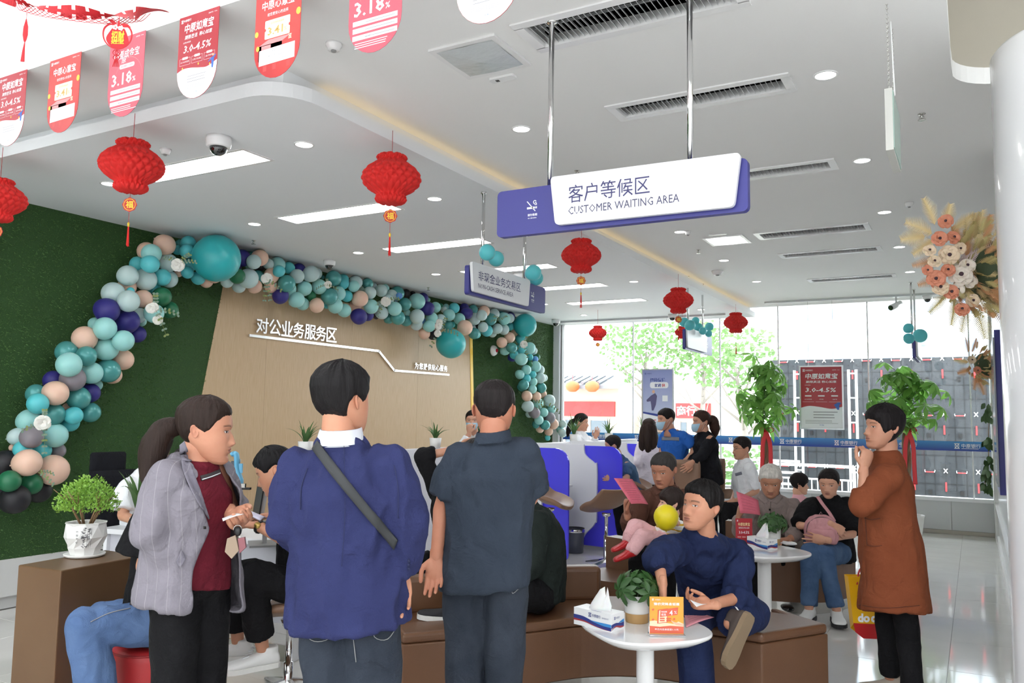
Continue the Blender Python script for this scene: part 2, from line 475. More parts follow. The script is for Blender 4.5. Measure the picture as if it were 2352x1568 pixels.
def grad_mat(name, c0, c1, axis='Z', lo=0.0, hi=1.0):
 m = M(name, c0, .35); nt = m.node_tree; bs = nt.nodes['Principled BSDF']
 tc = nt.nodes.new('ShaderNodeTexCoord'); sp = nt.nodes.new('ShaderNodeSeparateXYZ'); mr = nt.nodes.new('ShaderNodeMapRange'); cr = nt.nodes.new('ShaderNodeValToRGB')
 mr.inputs['From Min'].default_value = lo; mr.inputs['From Max'].default_value = hi
 cr.color_ramp.elements[0].color = lin(c0); cr.color_ramp.elements[1].color = lin(c1)
 nt.links.new(tc.outputs['Object'], sp.inputs[0]); nt.links.new(sp.outputs[axis], mr.inputs['Value']); nt.links.new(mr.outputs[0], cr.inputs['Fac']); nt.links.new(cr.outputs[0], bs.inputs['Base Color'])
 return m
m_strip = grad_mat('strip_blue', (36, 64, 160), (70, 150, 215), 'Y', -.065, .065)
st = thing('window_safety_strip', 'long blue printed strip with white bank name across the window glass', 'strip', mw=basis((-6.42, YW + .030, 1.225), (1, 0, 0), (0, 0, 1)))
flat(st, 'film', rect(0, -.067, 6.6, .067), m_strip, 0, .004)
m_wprint = M('white_print', (245, 247, 250), .5)
def bank_logo(parent, x, y, h, mat, z):
 u = h / 10.0
 b = MB()
 for (x0, y0, x1, y1) in ((0, 8.6, 9, 10), (0, 0, 9, 1.4), (1.2, 5.9, 3.0, 8.6), (6.0, 5.9, 7.8, 8.6), (1.2, 1.4, 3.0, 4.1), (6.0, 1.4, 7.8, 4.1),
        (3.0, 3.4, 6.0, 4.4), (3.0, 5.6, 6.0, 6.6), (3.0, 4.4, 4.0, 5.6), (5.0, 4.4, 6.0, 5.6), (0, 4.6, 1.6, 5.4), (7.4, 4.6, 9, 5.4)):
  b.add([(x + x0 * u, y + y0 * u, z), (x + x1 * u, y + y0 * u, z), (x + x1 * u, y + y1 * u, z), (x + x0 * u, y + y1 * u, z)], [(0, 1, 2, 3)])
 m = b.mesh('logo'); m.materials.append(mat)
 return obj('logo', m, parent)
for k in range(8):
 x = .55 + .80 * k
 bank_logo(st, x, -.036, .075, m_wprint, .0052)
 lettering(st, '中原银行', m_wprint, x + .09, -.022, h=.058, bold=.012, z=.0052)
 flat(st, 'print_line', rect(x + .09, -.036, x + .30, -.030), m_wprint, .0045, .0006)
m_pil = M('pillar_paint', (206, 206, 202), .5)
struct(MB().aabb((.19, 12.55, 0), (.5, 13.5, 3.4)).build('wall_pillar', m_pil, bevel=.01))
m_wallr = M('wall_right_gloss', (228, 229, 231), .16)
wr = MB(); wr.aabb((.225, 6.1, 0), (.5, 12.5, 3.4))
struct(wr.build('wall_right', m_wallr))
struct(MB().aabb((.20, 6.1, 0), (.24, 12.5, .11)).build('baseboard_right', m_white, bevel=.004))
struct(MB().aabb((.19, 6.1, .50), (.24, 12.5, .53)).build('trim_3', m_white))
m_colm = M('column_enamel', (228, 228, 230), .22, coat=.4)
cc = A(2290, 800, 3.75);
ccx, ccy = cc.x + .43 * .9995, cc.y + .02
cb = MB(); cb.lathe([(.42, 0), (.42, .08), (.415, .08), (.415, 3.24), (.40, 3.26), (.05, 3.26)], 64, (ccx, ccy, 0))
struct(cb.build('wall_column', m_colm, smooth=True, auto=40))
struct(MB().aabb((-6.9, -5.1, 0), (4.2, -5.0, 3.9)).build('wall_back', m_wmatt))  # unseen wall added behind the camera to hold back sky light
struct(MB().aabb((4.1, -5.0, 0), (4.2, 12.5, 4.2)).build('wall_right_side', m_wmatt))  # unseen wall added so only window and luminous ceiling light the room
struct(MB().aabb((.5, 12.4, 0), (4.2, 12.5, 3.4)).build('wall_far_side', m_wmatt))  # unseen end piece added to close the right side against daylight
# ================================================================ people: bodies, heads, hands, clothes
def remesh(mb, voxel=.009, it=6, wr=0.0, wf=9.0, seed=0, fold=None):
 m = bpy.data.meshes.new('tmp'); m.from_pydata(mb.v, [], mb.f); m.validate()
 bm = bmesh.new(); bm.from_mesh(m); bmesh.ops.recalc_face_normals(bm, faces=bm.faces); bm.to_mesh(m); bm.free()
 o = bpy.data.objects.new('tmp', m)
 r = o.modifiers.new('r', 'REMESH'); r.mode = 'VOXEL'; r.voxel_size = voxel; r.adaptivity = 0
 s = o.modifiers.new('s', 'SMOOTH'); s.iterations = it; s.factor = .5
 e = evaluated_mesh(o)
 n = len(e.vertices); co = np.empty(n * 3); e.vertices.foreach_get('co', co); co = co.reshape(-1, 3)
 no = np.empty(n * 3); e.vertices.foreach_get('normal', no); no = no.reshape(-1, 3)
 fs = [tuple(p.vertices) for p in e.polygons]
 bpy.data.objects.remove(o); bpy.data.meshes.remove(m); bpy.data.meshes.remove(e)
 if wr:
  for i in range(n):
   p = co[i]
   q = Vector((p[0] * wf + seed, p[1] * wf, p[2] * wf * .55))
   w = mnoise.noise(q) + .5 * mnoise.noise(q * 2.3 + Vector((3, 1, 7)))
   w = 1 - abs(w) * 2.2
   co[i] += no[i] * wr * 1.7 * w
 return co, fs
def arr_mesh(name, parts, mat, paint=None):
 V = []; F = []; P = []
 for p in parts:
  k = len(V); v, f = p[0], p[1]
  V.extend([tuple(q) for q in v]); F.extend([tuple(i + k for i in g) for g in f])
  P.append(p[2] if len(p) > 2 and p[2] is not None else np.zeros((len(v), 4)))
 m = bpy.data.meshes.new(name); m.from_pydata(V, [], F)
 m.polygons.foreach_set('use_smooth', [True] * len(m.polygons))
 if any(len(p) > 2 for p in parts):
  at = m.attributes.new('paint', 'FLOAT_COLOR', 'POINT'); at.data.foreach_set('color', np.vstack(P).astype(np.float32).ravel())
 m.materials.append(mat); m.update()
 return m
SKINS = {}
def skin_mat(rgb):
 k = tuple(rgb)
 if k in SKINS: return SKINS[k]
 m = M('skin_%d_%d_%d' % k, rgb, .52, spec=.35, sub=.08, bump=(180, .06), var=(14, tuple(max(0, int(c * f)) for c, f in zip(rgb, (.95, .90, .88))), .9))
 nt = m.node_tree; b = nt.nodes['Principled BSDF']
 src = b.inputs['Base Color'].links[0].from_socket
 at = nt.nodes.new('ShaderNodeAttribute'); at.attribute_name = 'paint'
 mx = nt.nodes.new('ShaderNodeMix'); mx.data_type = 'RGBA'
 nt.links.new(at.outputs['Alpha'], mx.inputs['Factor']); nt.links.new(src, mx.inputs['A']); nt.links.new(at.outputs['Color'], mx.inputs['B'])
 nt.links.new(mx.outputs['Result'], b.inputs['Base Color'])
 SKINS[k] = m
 return m
HZ = np.array([-.50, -.485, -.45, -.38, -.30, -.20, -.10, .0, .10, .20, .30, .38, .44, .48, .50])
HW = np.array([.040, .100, .158, .218, .262, .300, .324, .336, .342, .340, .318, .270, .200, .115, .0])
HF = np.array([.300, .345, .375, .385, .388, .392, .392, .388, .392, .385, .345, .280, .195, .100, .0]) - .02
HB = np.array([.200, .110, .030, -.060, -.130, -.240, -.345, -.405, -.440, -.448, -.425, -.355, -.270, -.160, .0])
def _interp(z, Y):
 return np.interp(z, HZ, Y)
def head_surf(phi, z, fem=0.0):
 w = _interp(z, HW); fr = _interp(z, HF); bk = _interp(z, HB)
 if fem: w = w * (1 - .05 * fem * np.clip(-z * 2.2, 0, 1))
 c = (fr + bk) / 2; d = (fr - bk) / 2
 sx, cy = np.sin(phi), np.cos(phi)
 e = 2.0 / 2.25
 x = w * np.sign(sx) * np.abs(sx) ** e
 y = c + d * np.sign(cy) * np.abs(cy) ** e
 return x, y
def G(x, s): return np.exp(-(x / s) ** 2)
def make_head(mw, size, skin, fem=0.0, old=0.0, brow=(24, 20, 18), lip=(150, 92, 84), beard=0.0, gaze=(0, 0), mouth_open=0.0):
 nphi, nz = 112, 84
 u = np.linspace(0, 1, nz)
 zs = -.5 + (1 - np.cos(u * math.pi)) / 2 * .35 + u * .65
 zs = np.sort(np.clip(zs, -.5, .4999))
 t = np.linspace(-1, 1, nphi, endpoint=False)
 ph = np.pi * (.52 * t + .48 * t ** 3)
 P, Z = np.meshgrid(ph, zs)
 x, y = head_surf(P, Z, fem)
 front = np.clip(np.cos(P), 0, 1) ** .6
 ax = np.abs(x)
 d = np.zeros_like(x)
 d += .010 * G(Z - .105, .045) * G(ax - .12, .10)
 d -= .040 * G(Z - .025, .055) * G(ax - .145, .075)
 d += .024 * G(Z - .022, .030) * G(ax - .148, .055)
 d -= .030 * G(Z - .05, .05) * G(ax, .05)
 nose_h = np.clip((.075 - Z) / .235, 0, 1)
 nprof = np.where(Z > -.150, np.clip((.075 - Z) / .225, 0, 1) ** 1.1, np.sqrt(np.clip((Z + .215) / .065, 0, 1)))
 nw = .040 + .035 * nose_h ** 2
 d += (.092 - .010 * fem) * nprof * G(ax, nw)
 d += .034 * G(Z + .158, .030) * G(ax - .056, .026)
 d += .016 * G(Z + .06, .07) * G(ax - .20, .07)
 d += .018 * G(Z + .27, .085) * G(ax, .14)
 lipz = -.268
 d += .016 * G(Z - lipz - .020, .018) * G(ax, .085) + .018 * G(Z - lipz + .024, .020) * G(ax, .075)
 d -= (.018 + .02 * mouth_open) * G(Z - lipz, .009) * G(ax, .092)
 d -= .024 * G(Z + .345, .030) * G(ax, .10)
 d += .020 * G(Z + .425, .05) * G(ax, .09)
 if old: d -= .012 * old * G(ax - .12 + (Z + .2) * .35, .018) * G(Z + .20, .09)
 y = y + d * front
 V = np.stack([x, y, Z], -1).reshape(-1, 3)
 paint = np.zeros((nz, nphi, 4))
 fr = np.cos(P) > .25
 def put(mask, rgb, al):
  c = np.array(lin(rgb)[:3]); a = np.clip(mask, 0, 1) * al * fr
  paint[..., :3] = np.where(a[..., None] > paint[..., 3:4], c, paint[..., :3]); paint[..., 3] = np.maximum(paint[..., 3], a)
 sm = lambda v: np.clip(v, 0, 1)
 lz = lipz + .010 * (1 - (ax / .09) ** 2)
 put(sm((1 - ((ax / .092) ** 2 + ((Z - lipz) / .044) ** 2)) * 4), lip, .75)
 put(sm((1 - (ax / .088) ** 2) * 3) * G(Z - lipz, .007), (92, 48, 44), .85)
 bz = .100 + .014 * (1 - ((ax - .145) / .09) ** 2)
 put(sm((1 - ((ax - .150) / .092) ** 2) * 3) * G(Z - bz, .014 - .003 * fem), brow, .85 if not old else .6)
 ez = .022 + .10 * 0
 eo = ((ax - .148) / .062) ** 2 + ((Z - ez) / (.024)) ** 2
 put(sm((1.25 - eo) * 6), (52, 34, 30), .8)
 eo2 = ((ax - .148) / .056) ** 2 + ((Z - ez + .003) / (.0165)) ** 2
 c_w = np.array(lin((214, 208, 202))[:3]); mk = (eo2 < 1) & fr
 paint[mk] = [*c_w, .95]
 gx = gaze[0] * .02; sgn = np.sign(x)
 ir = ((x - sgn * .148 - gx) / .0235) ** 2 + ((Z - ez + .002 - gaze[1] * .008) / .0235) ** 2
 mk = (eo2 < 1.05) & (ir < 1) & fr
 paint[mk] = [*np.array(lin((30, 20, 18))[:3]), 1]
 put(G(ax - .050, .020) * G(Z + .186, .010), (110, 66, 56), .5)
 put(G(ax - .20, .09) * G(Z + .10, .09), (196, 120, 100), .18)
 if beard:
  put(sm((G(Z + .22, .022) * G(ax, .11) + G(Z + .43, .07) * (ax < .24)) * 1.0), (70, 62, 58), .40 * beard)
 F = [(i * nphi + k, i * nphi + (k + 1) % nphi, (i + 1) * nphi + (k + 1) % nphi, (i + 1) * nphi + k) for i in range(nz - 1) for k in range(nphi)]
 F.append(tuple(reversed(range(nphi))))
 PT = paint.reshape(-1, 4)
 eb = MB()
 for s in (-1, 1):
  X = Vector((.30 * s, -.22, 0)).normalized(); Y_ = Vector((.25 * s, -.9, .12)).normalized()
  Y_ = (Vector((.42 * s, -.90, 0.10))).normalized(); Zv = Vector((0, -.16, .98)).normalized(); Xn = Y_.cross(Zv).normalized()
  c = Vector((.335 * s, -.075, -.015)) + Y_ * .035
  n = 18; ring = []
  for rr, off in ((.0, .010), (.45, -.008), (.78, .006), (1.0, .012), (1.03, -.004), (.7, -.022), (.0, -.025)):
   r_ = []
   for k in range(n):
    a = 2 * math.pi * k / n
    rz = .105 if math.sin(a) > 0 else .095
    ry = .062 + .012 * math.sin(a)
    r_.append(c + Zv * (rz * rr * math.sin(a)) + Y_ * (ry * rr * math.cos(a)) + Xn * (off * s * (1 if Xn.x * s > 0 else -1)))
   ring.append(r_)
  eb.rings(ring)
 EV = np.array([tuple(v) for v in eb.v]); EP = np.zeros((len(EV), 4)); EP[:, :3] = lin((190, 116, 98))[:3]; EP[:, 3] = .25
 m = np.array(mw)
 def tr(a): return (a * size) @ m[:3, :3].T + m[:3, 3]
 return [(tr(V), F, PT), (tr(EV), eb.f, EP)]
HAIR_MEN = [(0, .27), (35, .255), (56, .18), (68, .09), (76, .01), (84, .0), (92, .06), (104, .09), (120, -.03), (135, -.20), (160, -.27), (180, -.28)]
HAIR_OLD = [(0, .33), (35, .31), (55, .22), (70, .05), (80, -.02), (90, .06), (102, .11), (120, -.02), (140, -.20), (180, -.26)]
HAIR_BOB = [(0, .20), (30, .17), (50, .10), (64, -.06), (76, -.12), (90, -.02), (104, -.10), (125, -.32), (150, -.38), (180, -.40)]
HAIR_TIED = [(0, .28), (35, .26), (58, .17), (74, .03), (84, -.02), (98, .06), (112, -.02), (135, -.18), (180, -.27)]
HAIR_KID = [(0, .10), (35, .10), (52, .04), (66, -.06), (80, -.14), (95, .0), (110, -.10), (140, -.27), (180, -.30)]
HAIR_CREW = [(0, .25), (35, .24), (55, .16), (68, .04), (80, .02), (92, .10), (105, .12), (125, .02), (145, -.12), (180, -.17)]
def make_hair(mw, size, line, th=.035, top=.05, spiky=.3, seed=1, fade=0.0, sweep=0.0):
 nphi, nu = 120, 40
 xs = np.array([a for a, _ in line]); zs = np.array([z for _, z in line])
 V = []
 for j in range(nu):
  u = j / (nu - 1)
  for k in range(nphi):
   phi = -math.pi + 2 * math.pi * k / nphi
   ze = float(np.interp(abs(math.degrees(phi)), xs, zs)) + .016 * mnoise.noise(Vector((phi * 9, seed, 0))) + .012 * mnoise.noise(Vector((phi * 31, seed, 4)))
   z = .4995 + (ze - .4995) * (1 - (1 - u) ** 1.35) if False else .4995 + (ze - .4995) * u
   x, y = head_surf(np.array(phi), np.array(z)); x, y = float(x), float(y)
   n = Vector((x, y + .03, max(0, z - .02) * 1.1)); n = n.normalized() if n.length > 1e-5 else Vector((0, 0, 1))
   thk = th + top * max(0, (z - .1) / .4)
   thk *= (1 - fade * (1 - max(0, min(1, (z + .15) / .45))))
   ed = .30 if abs(phi) < 1.1 else .12
   edge = min(1, (1 - u) / ed)
   edge = math.sqrt(max(0, edge))
   st = mnoise.noise(Vector((math.sin(phi) * 9 + seed, math.cos(phi) * 9, z * 2.5)))
   st2 = mnoise.noise(Vector((math.sin(phi) * 26 + seed, math.cos(phi) * 26, z * 5)))
   r = (thk * (1 + spiky * st + .4 * spiky * st2)) * edge - .012 * (1 - edge)
   p = Vector((x, y, z)) + n * r + Vector((sweep * .03 * u, 0, 0))
   V.append(p * size)
 F = [(j * nphi + k, j * nphi + (k + 1) % nphi, (j + 1) * nphi + (k + 1) % nphi, (j + 1) * nphi + k) for j in range(nu - 1) for k in range(nphi)]
 m = Matrix(mw)
 return [m @ v for v in V], F
def hair_mat(rgb=(26, 22, 20), rough=.42, name=None):
 nm = name or 'hair_%d_%d_%d' % tuple(rgb)
 return M(nm, rgb, .55, spec=.16, bump=(90, .5), stretch=(1, 1, .12), var=(60, tuple(min(255, int(c * 1.25 + 3)) for c in rgb), .9))
def make_hand(wrist, d, n, size=1.0, side=1, curl=(.35, .4, .45, .5), thumb=.5, spread=.08, vox=.0032):
 d = Vector(d).normalized(); n = Vector(n); n = (n - d * n.dot(d)).normalized(); s = d.cross(n) * side
 k = size; w = Vector(wrist); b = MB()
 b.tube([w - d * .03 * k, w + d * .005 * k, w + d * .035 * k, w + d * .07 * k, w + d * .092 * k], [(.029 * k, .021 * k), (.028 * k, .020 * k), (.038 * k, .018 * k), (.042 * k, .016 * k), (.038 * k, .012 * k)], 14, side=s, rnd=True)
 b.ell(w + d * .035 * k + s * .025 * k + n * .008 * k, (.032 * k, .018 * k, .016 * k), 10, 8, d, s, n)
 lens = [(.040, .025, .020), (.045, .028, .021), (.042, .026, .021), (.032, .020, .018)]
 offs = [.030, .010, -.011, -.030]
 for i in range(4):
  base = w + d * (.084 - .006 * abs(i - 1)) * k + s * offs[i] * k
  dirf = (d + s * spread * (1.2 - i) * .9).normalized(); p = [base - dirf * .012 * k, base]; ang = 0
  for j, L in enumerate(lens[i]):
   ang += curl[i] * (1.0, 1.25, .8)[j]
   dd = dirf * math.cos(ang) + n * math.sin(ang)
   p.append(p[-1] + dd * L * k)
  r = .0088 * k if i < 3 else .0075 * k
  b.tube(p, [r * 1.08, r * 1.1, r, r * .92, r * .78], 8, side=s, rnd=True)
 t0 = w + d * .022 * k + s * .030 * k + n * .006 * k
 td = (d * .62 + s * .75 + n * .25 * thumb).normalized(); td2 = (d * .9 + s * (.35 - .6 * thumb) + n * .55 * thumb).normalized()
 b.tube([t0, t0 + td * .032 * k, t0 + td * .036 * k + td2 * .030 * k, t0 + td * .036 * k + td2 * .056 * k], [.0135 * k, .0115 * k, .0102 * k, .0085 * k], 8, rnd=True)
 return remesh(b, vox * k, 3)
def ringpts(c, a, b, w, df, db, n=20, p=2.3):
 out = []
 for k in range(n):
  an = 2 * math.pi * k / n; cs, sn = math.cos(an), math.sin(an)
  e = 2 / p
  x = w * math.copysign(abs(cs) ** e, cs); y = (df if sn > 0 else db) * math.copysign(abs(sn) ** e, sn)
  out.append(c + a * x + b * y)
 return out
class Person:
 def __init__(s, label, group=None, skin=(206, 152, 124), vox=.009):
  s.label, s.skin, s.vox, s.group = label, skin_mat(skin), vox, group
  s.parts = []; s.children = []; s.J = {}
 def joints(s, **k):
  for a, v in k.items(): s.J[a] = Vector(v)
  J = s.J
  J['shm'] = (J['shL'] + J['shR']) / 2; J['hpm'] = (J['hpL'] + J['hpR']) / 2
  s.side = (J['shR'] - J['shL']).normalized(); s.hside = (J['hpR'] - J['hpL']).normalized()
  up = (J['shm'] - J['hpm']).normalized()
  s.front = up.cross(s.side).normalized()
  s.hfront = up.cross(s.hside).normalized()
  return s
 def head(s, c, size, az, el=0, roll=0, **k):
  f = facing(az, el); r = UP.cross(f).normalized() * -1
  u = r.cross(f).normalized()
  if u.z < 0: u = -u
  r = f.cross(u)
  if roll:
   q = Quaternion(f, math.radians(roll)); u = q @ u; r = q @ r
  s.hm = Matrix(((r.x, f.x, u.x, c[0]), (r.y, f.y, u.y, c[1]), (r.z, f.z, u.z, c[2]), (0, 0, 0, 1))); s.hs = size
  s.hr, s.hf, s.hu, s.hc = r, f, u, Vector(c)
  s.parts += make_head(s.hm, size, s.skin, **k)
  if 'neck' not in s.J:
   s.J['neck'] = s.J['shm'].lerp(s.hc - s.hu * (.34 * size) - s.hf * (.09 * size), .70)
  nb = s.J['neck']
  a = s.hc + u * (-.20 * size) - f * (.08 * size)
  b = MB(); mid = (a + nb) / 2 - s.hf * .01
  b.tube([a + u * .05, a, mid, nb, nb + (s.J['hpm'] - s.J['shm']).normalized() * .08], [k_ * size / .235 for k_ in (.048, .053, .052, .058, .072)], 16, rnd=False)
  s.parts.append(([tuple(v) for v in b.v], b.f, None))
  return s
 def hair(s, line, rgb=(24, 21, 20), th=.028, top=.045, spiky=.3, seed=1, fade=0.3, extra=None, rough=.42, label=None):
  v, f = make_hair(s.hm, s.hs, line, th, top, spiky, seed, fade)
  parts = [(v, f)]
  if extra:
   for mb in extra: parts.append((mb.v, mb.f))
  s.children.append(('hair', arr_mesh('hair', parts, hair_mat(rgb, rough)), label))
  return s
 def hp(s, x, y, z):
  return s.hc + (s.hr * x + s.hf * y + s.hu * z) * s.hs
 def limb(s, pts, rad, n=14):
  if not hasattr(s, 'sk'): s.sk = MB()
  s.sk.tube(pts, rad, n, rnd=True); return s
 def arm(s, S, r=(.046, .040, .036, .030, .025)):
  J = s.J; a, e, w = J['sh' + S], J['el' + S], J['wr' + S]
  s.limb([a.lerp(e, .06), a.lerp(e, .5), e], r[:3]); return s.limb([e, e.lerp(w, .35), w], r[2:])
 def leg(s, S, r=(.080, .066, .052, .050, .034)):
  J = s.J; a, e, w = J['hp' + S], J['kn' + S], J['an' + S]
  s.limb([a, a.lerp(e, .5), e], r[:3]); return s.limb([e, e.lerp(w, .35), w], r[2:])
 def core(s, k=1.0):
  J = s.J
  if not hasattr(s, 'sk'): s.sk = MB()
  up = (J['shm'] - J['hpm'])
  s.sk.rings([ringpts(J['hpm'] + up * t, s.hside, s.hfront, w * k, dd * k, dd * k) for t, w, dd in ((-.1, .10, .07), (0, .125, .09), (.4, .105, .075), (.8, .12, .085), (.98, .10, .055), (1.12, .05, .045))])
  return s
 def hand(s, S, d, n, **k):
  v, f = make_hand(s.J['wr' + S], d, n, **k); s.parts.append((v, f, None)); return s
 def garment(s, name, mat, build, wr=.004, wf=9.0, it=6, label=None, vox=None):
  b = MB(); build(b); v, f = remesh(b, vox or s.vox, it, wr, wf, seed=len(s.label))
  s.children.append((name, arr_mesh(name, [(v, f)], mat), label)); return s
 def open_front(s, half, z0=-9, z1=9):
  nm, me, lb = s.children[-1]; J = s.J; up = J['shm'] - J['hpm']; L2 = up.length_squared
  bm = bmesh.new(); bm.from_mesh(me); dl = []
  for f in bm.faces:
   c = f.calc_center_median(); q = (c - J['hpm']).dot(up) / L2; d = c - (J['hpm'] + up * q); w = half(q)
   if w and d.dot(s.front) > .02 and w[0] < d.dot(s.side) < w[1]: dl.append(f)
  bmesh.ops.delete(bm, geom=dl, context='FACES')
  for _ in range(8):
   nv = {}
   for v in bm.verts:
    nb_ = [e.other_vert(v) for e in v.link_edges if e.is_boundary]
    if len(nb_) == 2: nv[v] = (v.co + nb_[0].co + nb_[1].co) / 3
   for v, c in nv.items(): v.co = c
  bmesh.ops.solidify(bm, geom=list(bm.faces), thickness=-.006)
  bm.to_mesh(me); bm.free(); return s
 def bvh(s, *names):
  from mathutils.bvhtree import BVHTree
  V = []; F = []
  for nm, me, lb in s.children:
   if nm in names:
    k = len(V); V += [v.co.copy() for v in me.vertices]; F += [tuple(i + k for i in p.vertices) for p in me.polygons]
  return BVHTree.FromPolygons(V, F)
 def patch(s, name, tree, A_, B_, mat, off=.004, th=.003, m=4, n=10, label=None):
  def line(P, n):
   if len(P) > 2: Q = smooth_poly([Vector((*p, 0)) for p in P], max(2, n // (len(P) - 1)), closed=False)
   else: Q = [Vector((*P[0], 0)).lerp(Vector((*P[1], 0)), i / n) for i in range(n + 1)]
   return Q
  a, b = line(A_, n), line(B_, n); rows = min(len(a), len(b)); V = []; last = None; o = Vector(ORI); miss = []
  for i in range(rows):
   for j in range(m + 1):
    q = a[i].lerp(b[i], j / m); d = Vector(_ray(q.x, q.y)); h = tree.ray_cast(o, d.normalized())
    if h[0] is not None: last = (h[0] - o).length / d.length; V.append(h[0] - d.normalized() * off)
    else: miss.append((len(V), d)); V.append(None)
  if last is None: return s
  for k, d in miss:
   near = [V[q] for q in range(max(0, k - m - 2), min(len(V), k + m + 3)) if V[q] is not None]
   tt = (near[0] - o).length / d.length if near else last
   V[k] = o + d * tt
  w = m + 1; F = [(i * w + j, i * w + j + 1, (i + 1) * w + j + 1, (i + 1) * w + j) for i in range(rows - 1) for j in range(m)]
  me = bpy.data.meshes.new(name); me.from_pydata([tuple(v) for v in V], [], F)
  bm = bmesh.new(); bm.from_mesh(me); bmesh.ops.recalc_face_normals(bm, faces=bm.faces)
  bmesh.ops.solidify(bm, geom=list(bm.faces), thickness=th); bm.to_mesh(me); bm.free()
  me.polygons.foreach_set('use_smooth', [True] * len(me.polygons)); me.materials.append(mat); s.children.append((name, me, label)); return s
 def line(s, name, tree, pts, mat, w=2.0, off=.003, th=.0015, n=10, label=None):
  P = [Vector((*p, 0)) for p in pts]; A_ = []; B_ = []
  for i, p in enumerate(P):
   t = (P[min(i + 1, len(P) - 1)] - P[max(i - 1, 0)]).normalized(); q = Vector((-t.y, t.x, 0)) * w / 2; A_.append((p.x + q.x, p.y + q.y)); B_.append((p.x - q.x, p.y - q.y))
  return s.patch(name, tree, A_, B_, mat, off, th, 1, n, label)
 def collar(s, mat, r=(.066, .062), h=.022, lean=.012, label=None, name='collar', up=None):
  nb = s.J['neck']; u = (s.hc - s.hu * .2 * s.hs - nb).normalized().lerp(UP, .5).normalized(); k = s.hs / .235
  b = MB(); N = 28; rg = []
  for rr, z in ((1.18, -.020), (1.02, h), (.97, h + .002), (1.0, .0), (1.1, -.025)):
   rg.append(ringpts(nb + u * z * k + s.front * lean * .3, s.side, s.front, r[0] * rr * k, r[1] * rr * k, r[1] * rr * k * 1.05, N, 2.1))
  b.rings(rg, cap=False); s.add(name, b, mat, label); return s
 def torso(s, b, hem=-.1, drop=.018, W=(.188, .165, .180), D=(.132, .118, .125), sh=.02, neck=.062, bulge=0.0, bend=None, hemw=None, slope=.055, nk=1.0):
  J = s.J; h, t = J['hpm'], J['shm']; up = t - h; L = up.length; un = up / L
  half = (J['shR'] - J['shL']).length / 2
  nb = J['neck'] if 'neck' in J else t + un * .06
  bend = Vector(bend) if bend is not None else Vector((0, 0, 0))
  def c(q): return h + up * q + bend * (4 * q * (1 - q) if 0 < q < 1 else 0)
  def ax(q): return s.hside.lerp(s.side, max(0, min(1, q))).normalized(), s.hfront.lerp(s.front, max(0, min(1, q))).normalized()
  rs = []
  hw = hemw or W[0] * 1.03
  for q, w, df, db in ((hem / L, hw, D[0] * (hw / W[0]) + bulge * .5, D[0] * (hw / W[0])), (hem / L * .5, (hw + W[0]) / 2, D[0] + bulge * .6, D[0] * 1.04), (.05, W[0], D[0] + bulge, D[0]), (.22, (W[0] + W[1]) / 2, (D[0] + D[1]) / 2 + bulge, (D[0] + D[1]) / 2 - .005),
        (.40, W[1], D[1] + bulge, D[1] - .01), (.62, (W[1] + W[2]) / 2 + .01, (D[1] + D[2]) / 2 + bulge * .5, D[2] - .008), (.80, W[2], D[2], D[2] - .005)):
   a_, f_ = ax(q); rs.append(ringpts(c(q), a_, f_, w, df, db))
  a_, f_ = ax(1)
  rs.append(ringpts(c(.93), a_, f_, half * .99, D[2] * .80, D[2] * .82))
  rs.append(ringpts(c(1.0) + un * sh * .6, a_, f_, half * .86, D[2] * .62, D[2] * .70))
  top = nb - un * drop; kk = half / .17
  rs.append(ringpts(c(1.0).lerp(top, .42) + un * sh * .7, a_, f_, half * .56, .075 * kk, .085 * kk))
  rs.append(ringpts(top, a_, f_, neck * 1.30 * nk, .064 * nk, .070 * nk))
  rs.append(ringpts(top + un * .02, a_, f_, neck * nk, .055 * nk, .058 * nk))
  b.rings(rs)
 def sleeve(s, b, S, r=(.066, .060, .054, .050, .046), to=1.0, flare=0.0):
  J = s.J; a, e, w = J['sh' + S], J['el' + S], J['wr' + S]
  ins = (a - J['shm']).normalized()
  p = [a - ins * .06 - UP * .012, a - UP * .030]
  rr = [r[0] * .84, r[0] * .97]
  if to <= 1:
   for q in (.35, .7, 1.0): p.append(a.lerp(e, to * q)); rr.append(r[0] + (r[1] - r[0]) * q + flare * q)
  else:
   p += [a.lerp(e, .5), e]; rr += [r[1], r[2]]
   b.tube(p, rr, 16); b.ell(e, (r[2] * 1.03,) * 3, 14, 10); p = [e]; rr = [r[2]]
   for q in (.35, .7, 1.0): p.append(e.lerp(w, (to - 1) * q)); rr.append(r[2] + (r[4] - r[2]) * q + flare * q)
  b.tube(p, rr, 16); b.ell(a - UP * .026, (r[0] * .94,) * 3, 14, 10)
 def trouser(s, b, S, r=(.086, .084, .070, .062, .060), to=2.0):
  J = s.J; a, k, n_ = J['hp' + S], J['kn' + S], J['an' + S]
  p = [a, a.lerp(k, .35), a.lerp(k, .7), k]; rr = [r[0], r[1], (r[1] + r[2]) / 2, r[2]]
  b.tube(p, rr, 16); b.ell(k, (r[2] * 1.02,) * 3, 14, 10); b.ell(a, (r[0],) * 3, 14, 10); p = [k]; rr = [r[2]]
  for q in (.35, .7, 1.0): p.append(k.lerp(n_, (to - 1) * q)); rr.append(r[2] + (r[4] - r[2]) * q + (r[3] - r[2]) * .3 * (1 - abs(q - .5) * 2))
  b.tube(p, rr, 16)
 def seat(s, b, w=.155, d=.105, up=.10, dn=.06):
  J = s.J; u = (J['shm'] - J['hpm']).normalized()
  b.rings([ringpts(J['hpm'] + u * q, s.hside, s.hfront, w * k, d * k, d * k) for q, k in ((-dn, .72), (-dn * .5, .93), (0, 1), (up * .5, 1), (up, .93))])
